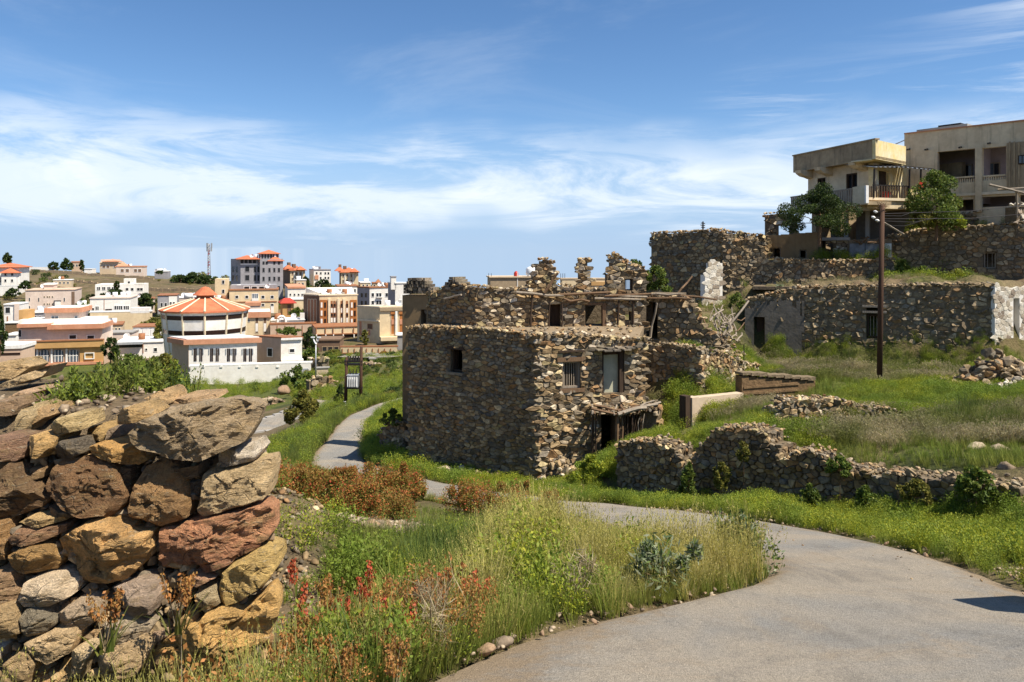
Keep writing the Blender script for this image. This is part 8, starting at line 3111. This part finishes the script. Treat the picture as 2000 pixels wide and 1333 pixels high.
# dock plants: green leaves below, red or orange seed spikes above; one of each kind built, the rest copied
def dock(name, label, seed, hh, spikes, seedm, group):
    rr_ = random.Random(seed)
    rq = np.random.default_rng(seed)
    t = thing(name, label, 'dock plant', (0, 0, -50), group)
    ORG[t.name] = Vector((0, 0, 0))
    V, Q = blades(rr_, 14, hh * .62, .026, .07, .7)
    np_obj('leaves', np.array(V), np.array(Q), MAT['leaf_broad'], t)
    mb_ = MB()
    cs = []
    for i in range(spikes):
        a, ln = rr_.uniform(0, 6.28), rr_.uniform(.1, .4)
        tip = Vector((math.cos(a) * ln * hh, math.sin(a) * ln * hh, hh * rr_.uniform(.75, 1.05)))
        mb_.tube([(0, 0, 0), tip * .5 + Vector((0, 0, .05)), tip], .004, .002, 4)
        for k in range(80):
            q = rr_.uniform(.50, 1.04)
            p_ = tip * q + Vector((rr_.gauss(0, 1), rr_.gauss(0, 1), rr_.gauss(0, .6))) * .017 * (1.5 - q) * 1.5
            cs.append(tuple(p_))
    mb_.build('stems', MAT['straw'], t)
    V, Q = leaf_quads(rq, np.array(cs), np.tile([[0, 0, 1.]], (len(cs), 1)), .030, .019, .5)
    np_obj('seed_heads', V, Q, MAT[seedm], t)
    return t


dk_r = dock('red_dock', 'x', 1, .40, 2, 'red_seed', 'red-spiked docks in the grass')
dk_o = dock('orange_dock', 'x', 2, .42, 5, 'orange_seed', 'orange-brown docks at the near edge of the island')
RED_AT = [(866, 1150, 5.9, 'red dock spike standing highest above the grass left of the dry tussocks'), (912, 1160, 5.7, 'bright red dock spike nearest the dry tussocks'), (870, 1205, 5.2, 'twin red dock spikes below the highest red spike'), (688, 1215, 4.9, 'single upright red dock spike among orange docks'),
          (702, 1190, 5.2, 'dark red dock spike just behind the single upright red spike'), (790, 1240, 4.6, 'leaning red dock spike beside the straw-coloured dead stalks'), (576, 1130, 6.4, 'faint red dock spike beside the yellow boulder'), (716, 1150, 5.9, 'pale red dock spike in the green grass behind the orange docks')]
RED_AT += [(620, 1255, 4.6, 'red dock spike beside the golden boulder among orange docks'), (655, 1235, 4.9, 'low red dock spike left of the single upright red spike'), (735, 1225, 4.9, 'red dock spike half way to the dead stalks'), (826, 1195, 5.3, 'small red dock spike behind the dead stalks'), (940, 1175, 5.6, 'rightmost red dock spike at the foot of the dry tussocks'), (580, 1200, 5.2, 'rust-red dock spike close to the yellow boulder')]
ORA = [(345, 1140, 3.95, 'orange dock growing out of the boulder wall face below the reddish stone'), (205, 1175, 3.85, 'pale orange dock against the boulder wall below the ochre boulder'), (590, 1240, 4.5, 'orange dock right beside the golden boulder'), (560, 1275, 4.2, 'orange-brown dock low in front of the golden boulder'),
       (650, 1170, 5.6, 'brown-orange dock behind the single red spike'), (640, 1215, 5.0, 'orange dock left of the single upright red spike'), (610, 1290, 4.15, 'orange dock with dense heads near the bottom edge, left one'), (710, 1255, 4.55, 'orange dock between the red spike and the dead stalks'),
       (665, 1320, 3.95, 'orange dock at the bottom edge, middle one'), (760, 1300, 4.15, 'orange dock at the bottom edge beside the dead stalks'), (772, 1330, 3.9, 'orange dock cut by the bottom edge beside the dead stalks'), (745, 1190, 5.3, 'brown dock behind the dead stalks'), (840, 1185, 5.2, 'orange dock below the highest red spike'), (545, 1325, 3.9, 'rust dock at the bottom edge below the golden boulder')]
for lst, src in ((RED_AT, dk_r), (ORA, dk_o)):
    for i, (px, py, d_, lab) in enumerate(lst):
        o_ = src if i == 0 else copy_tree(src)
        x, y = XY(px, d_)
        zt_ = (HOR - py) / F * d_
        zg = gz(x, y)
        rs_ = random.Random(i * 7 + 1)
        o_.location = (x, y, zg)
        s_ = max(.75, min(2.0, (zt_ - zg + (.22 if src is dk_r else .14)) / .40))
        if 'wall' in lab:
            o_.location = (x, y, zt_ - .26)
            s_ = .75
        o_.scale = (s_ * .9, s_ * .9, s_)
        o_.rotation_euler = (0, 0, rs_.uniform(0, 6.28))
        o_['label'] = lab


def tree(name, label, px, ybase, ytop, d, w_px, leaf, seed, n=1500, l=.4, lobes=8, cat='tree', trunk=.12, group=None, shape=1.0):
    """tapered trunk with limbs and a loose crown of leaf faces"""
    rr_ = np.random.default_rng(seed)
    b = P(px, ybase, d)
    h = (ybase - ytop) / F * d
    w_ = w_px / F * d
    t = thing(name, label, cat, tuple(b), group)
    lob = []
    lobes = lobes + 5
    low_ = .12
    for i in range(lobes):
        a = 2.4 * i + rr_.uniform(-.5, .5)
        f_ = (i + .5) / lobes                                   # from the skirt to the top
        q = (.42 * math.sqrt(max(0.0, 1 - (2 * abs(f_ - .38)) ** 2)) + .06) * rr_.uniform(.45, 1.1)
        lob.append((b.x + math.cos(a) * q * w_, b.y + math.sin(a) * q * w_, b.z + h * (low_ + (.93 - low_) * f_ * rr_.uniform(.85, 1.06)), w_ * rr_.uniform(.10, .22), h * rr_.uniform(.09, .19)))
    Vs, Qs, o_ = [], [], 0
    for (x, y, z, ra, rc) in lob:
        V, Q = leaves_on(rr_, n // lobes, (x, y, z), (ra, ra, rc), l, l * .5, .2, .3)
        Vs.append(V)
        Qs.append(Q + o_)
        o_ += len(V)
    np_obj('crown', np.concatenate(Vs), np.concatenate(Qs), MAT[leaf], t)
    mb_ = MB()
    r0 = trunk * h * .28
    mb_.tube([(b.x, b.y, b.z - .5), (b.x + .02 * h, b.y, b.z + h * .25), (b.x, b.y, b.z + h * .55)], r0, r0 * .5, 6)
    for (x, y, z, ra, rc) in lob[:6]:
        mb_.tube([(b.x, b.y, b.z + h * .25), ((b.x + x) / 2, (b.y + y) / 2, (b.z + h * .3 + z) / 2), (x, y, z)], r0 * .4, r0 * .12, 5)
    mb_.build('trunk', MAT['wood_brown'], t)
    return t


TREES = [
    ('tree', 'dark bushy tree growing against the balcony of the beige building', 1600, 462, 358, 36.2, 150, 'leaf_dark', 9000, .10), ('tree', 'bright green leafy tree in front of the loggias of the beige building', 1828, 450, 332, 35.4, 118, 'leaf_mid', 5200, .13),
    ('shrub', 'pale green shrub at the foot of the leafy tree by the porch', 1800, 448, 405, 35.2, 60, 'leaf_olive', 900, .15), ('shrub', 'yellowish shrub on the wall below the loggias', 1868, 446, 420, 35.4, 44, 'herb_yellow', 700, .13),
    ('shrub', 'green shrub growing at the left foot of the tall ruin wall', 1278, 575, 512, 34.5, 66, 'leaf_mid', 1500, .15), ('shrub', 'grey-green shrub on the stepped ruin stump', 1238, 528, 506, 31, 34, 'leaf_mid', 500, .11),
    ('shrub', 'green creeper hanging at the junction of the collapsed house', 1440, 605, 572, 31.5, 30, 'leaf_mid', 500, .11), ('cactus', 'small pale green cactus clump on top of the long ruin wall', 1522, 580, 556, 34.2, 26, 'leaf_grey', 160, .22),
    ('shrub', 'leafy creeper on the dark upper wall, left one', 1762, 556, 505, 35.4, 40, 'leaf_mid', 900, .14), ('shrub', 'leafy creeper on the dark upper wall, middle one', 1800, 558, 520, 35.0, 50, 'leaf_mid', 900, .14), ('shrub', 'leafy creeper on the dark upper wall, right one', 1868, 558, 528, 34.2, 60, 'leaf_olive', 900, .13),
    ('shrub', 'green bush in the gap between the two left terrace walls', 1345, 970, 905, 18.0, 34, 'leaf_mid', 800, .09), ('shrub', 'green weed bush hanging on the highest terrace wall face', 1408, 960, 900, 17.3, 34, 'leaf_olive', 800, .08), ('shrub', 'dark green bush growing from the foot of the third terrace wall', 1580, 990, 945, 15.4, 40, 'leaf_mid', 800, .08),
    ('shrub', 'dark green bush covering the overgrown terrace wall', 1905, 985, 905, 13.2, 70, 'leaf_mid', 1400, .08), ('shrub', 'yellow-green bush beside the heap of tumbled stones', 1150, 945, 890, 21.2, 62, 'herb_yellow', 1700, .09), ('shrub', 'green bush on the lane verge left of the house wall', 766, 832, 800, 28.9, 40, 'leaf_mid', 900, .10),
    ('shrub', 'hanging green weed high on the humped terrace wall', 1452, 905, 862, 17.2, 30, 'leaf_olive', 500, .08), ('shrub', 'green weed bush on the pale broken crest of the third terrace wall', 1640, 930, 890, 15.6, 46, 'leaf_mid', 800, .08), ('shrub', 'olive weed bush in the face of the overgrown terrace wall', 1790, 985, 935, 14.0, 56, 'leaf_olive', 900, .08), ('shrub', 'green weed bush beside the third terrace wall foot', 1690, 995, 950, 14.8, 40, 'leaf_mid', 700, .08),
    ('shrub', 'olive bush beside the valley road, nearest the lane', 590, 832, 765, 59, 76, 'leaf_olive', 2400, .28), ('shrub', 'dark green bush in front of the white boundary wall', 580, 768, 716, 92, 58, 'leaf_mid', 1500, .42), ('shrub', 'dark evergreen column beside the transformer pole', 664, 790, 752, 62, 20, 'leaf_dark', 700, .22), ('shrub', 'bush hiding the foot of the twin transformer poles', 690, 806, 780, 51, 56, 'leaf_mid', 1000, .18),
    ('tree', 'dense green tree right of the pinkish villa arcade', 216, 706, 659, 112, 28, 'leaf_dark', 1100, .5), ('tree', 'broad olive scrub tree rising behind the wall-top weeds', 255, 742, 690, 96, 70, 'leaf_mid', 1500, .5), ('tree', 'olive-green tree left of the hall front', 322, 738, 690, 104, 50, 'leaf_olive', 1300, .5), ('tree', 'dark tree edge at the far left margin', -2, 690, 585, 100, 22, 'leaf_dark', 1200, .5),
    ('palm', 'palm-like tree left of the octagonal hall', 312, 668, 628, 134, 22, 'leaf_olive', 400, .9), ('tree', 'dark tree above the white house below the castle-like villa', 222, 585, 566, 200, 54, 'leaf_dark', 800, .9), ('tree', 'green tree between the white house and the grey low house', 284, 606, 572, 190, 40, 'leaf_dark', 900, .9), ('tree', 'pointed conifer in front of the castle-like villa', 228, 572, 548, 226, 10, 'leaf_dark', 400, .7),
    ('tree', 'green tree between the cream block and the white house', 160, 622, 584, 176, 26, 'leaf_mid', 800, .8), ('tree', 'brown-green scrub row under the cream retaining wall', 300, 642, 622, 158, 44, 'leaf_olive', 800, .8), ('tree', 'round dark tree behind the far-left hip-roofed villa', 14, 516, 495, 248, 18, 'leaf_dark', 600, 1.0), ('tree', 'tree under the far-left hip-roofed villa', 50, 566, 548, 230, 24, 'leaf_dark', 600, .9),
    ('tree', 'dark low tree right of the white garden wall at the far left', 24, 580, 564, 222, 24, 'leaf_dark', 500, .9), ('tree', 'round hilltop tree left of the peach house', 104, 527, 512, 336, 18, 'leaf_dark', 500, 1.3), ('tree', 'large round hilltop tree beside the peach house', 129, 529, 506, 334, 22, 'leaf_dark', 700, 1.3), ('cypress', 'slim cypress right of the peach hilltop house', 160, 529, 507, 332, 9, 'leaf_dark', 400, 1.0),
    ('tree', 'dark hilltop thicket left of the telecom mast, left clump', 352, 553, 537, 300, 34, 'leaf_dark', 700, 1.3), ('tree', 'dark hilltop thicket left of the telecom mast, tall middle clump', 376, 556, 531, 298, 36, 'leaf_dark', 900, 1.3), ('tree', 'dark hilltop thicket at the foot of the telecom mast', 404, 556, 538, 296, 32, 'leaf_dark', 700, 1.3), ('shrub', 'small dark bush on the ridge beside the flat pale house', 312, 536, 528, 316, 12, 'leaf_dark', 200, 1.0),
    ('tree', 'dark tree beside the podium colonnade', 604, 682, 642, 140, 28, 'leaf_dark', 1000, .6), ('tree', 'green hedge tree above the salmon panelled wall', 562, 654, 640, 146, 46, 'leaf_mid', 900, .6), ('tree', 'green tree below the podium', 605, 706, 678, 126, 44, 'leaf_mid', 1000, .6), ('tree', 'olive tree below the sloping brown shed', 650, 706, 684, 124, 40, 'leaf_olive', 900, .6), ('tree', 'green tree beside the deep red pavilion', 580, 618, 602, 164, 26, 'leaf_mid', 700, .7),
    ('tree', 'dark trees on the ridge between white house and orange roofs, left', 597, 562, 540, 262, 20, 'leaf_dark', 500, 1.1), ('tree', 'dark tree on the ridge in front of the white three-storey house', 630, 564, 546, 258, 30, 'leaf_dark', 500, 1.1), ('tree', 'red-brown bush by the framed fence wall', 750, 700, 688, 122, 22, 'rust', 500, .6),
    ('tree', 'dark bush at the right end of the podium', 712, 676, 642, 140, 14, 'leaf_olive', 500, .6),
]
for i, (nm, lab, px, yb, yt, d_, wpx, lf, n_, l_) in enumerate(TREES):
    tree(nm, lab, px, yb, yt, d_, wpx, lf, 300 + i, int(n_ * (1.6 if d_ < 60 else 1.0)), l_, 9 if n_ > 600 else 6, cat=nm, trunk=.05 if nm == 'shrub' else .1, shape=.82 if nm in ('shrub', 'cactus') else 1.0)

# repeats that share a kind carry one group phrase
GROUPS = {'loose_stone': 'loose stones on the boulder wall and along the lane', 'boulder': 'boulders lying in the grass', 'tree': 'trees of the town and the hillsides', 'shrub': 'shrubs on the walls and slopes', 'house': 'houses of the town across the valley',
          'apartment_block': 'apartment blocks of the town', 'office_block': 'modern blocks of the town', 'villa': 'villas of the town', 'stone_wall': 'dry stone walls', 'stone_heap': 'heaps of tumbled stones', 'water_tank': 'roof tanks behind the ruin', 'shed': 'sheds of the town',
          'garden_wall': 'garden walls of the town', 'retaining_wall': 'retaining walls of the town', 'field_terrace': 'field terrace walls on the hillside', 'concrete_block_house': 'flat-roofed blocks behind the ruin', 'dead_brush': 'dead brushwood in the grass', 'ruin_wall': 'upper tier ruin walls',
          'upper_wall': 'upper stone walls below the beige building', 'road_kerb': 'kerbs of the valley road', 'mud_wall': 'mud walls'}
for o in list(COL.objects):
    if o.parent is None and 'category' in o and 'group' not in o:
        k_ = o.name.split('.')[0]
        if k_ in GROUPS:
            o['group'] = GROUPS[k_]
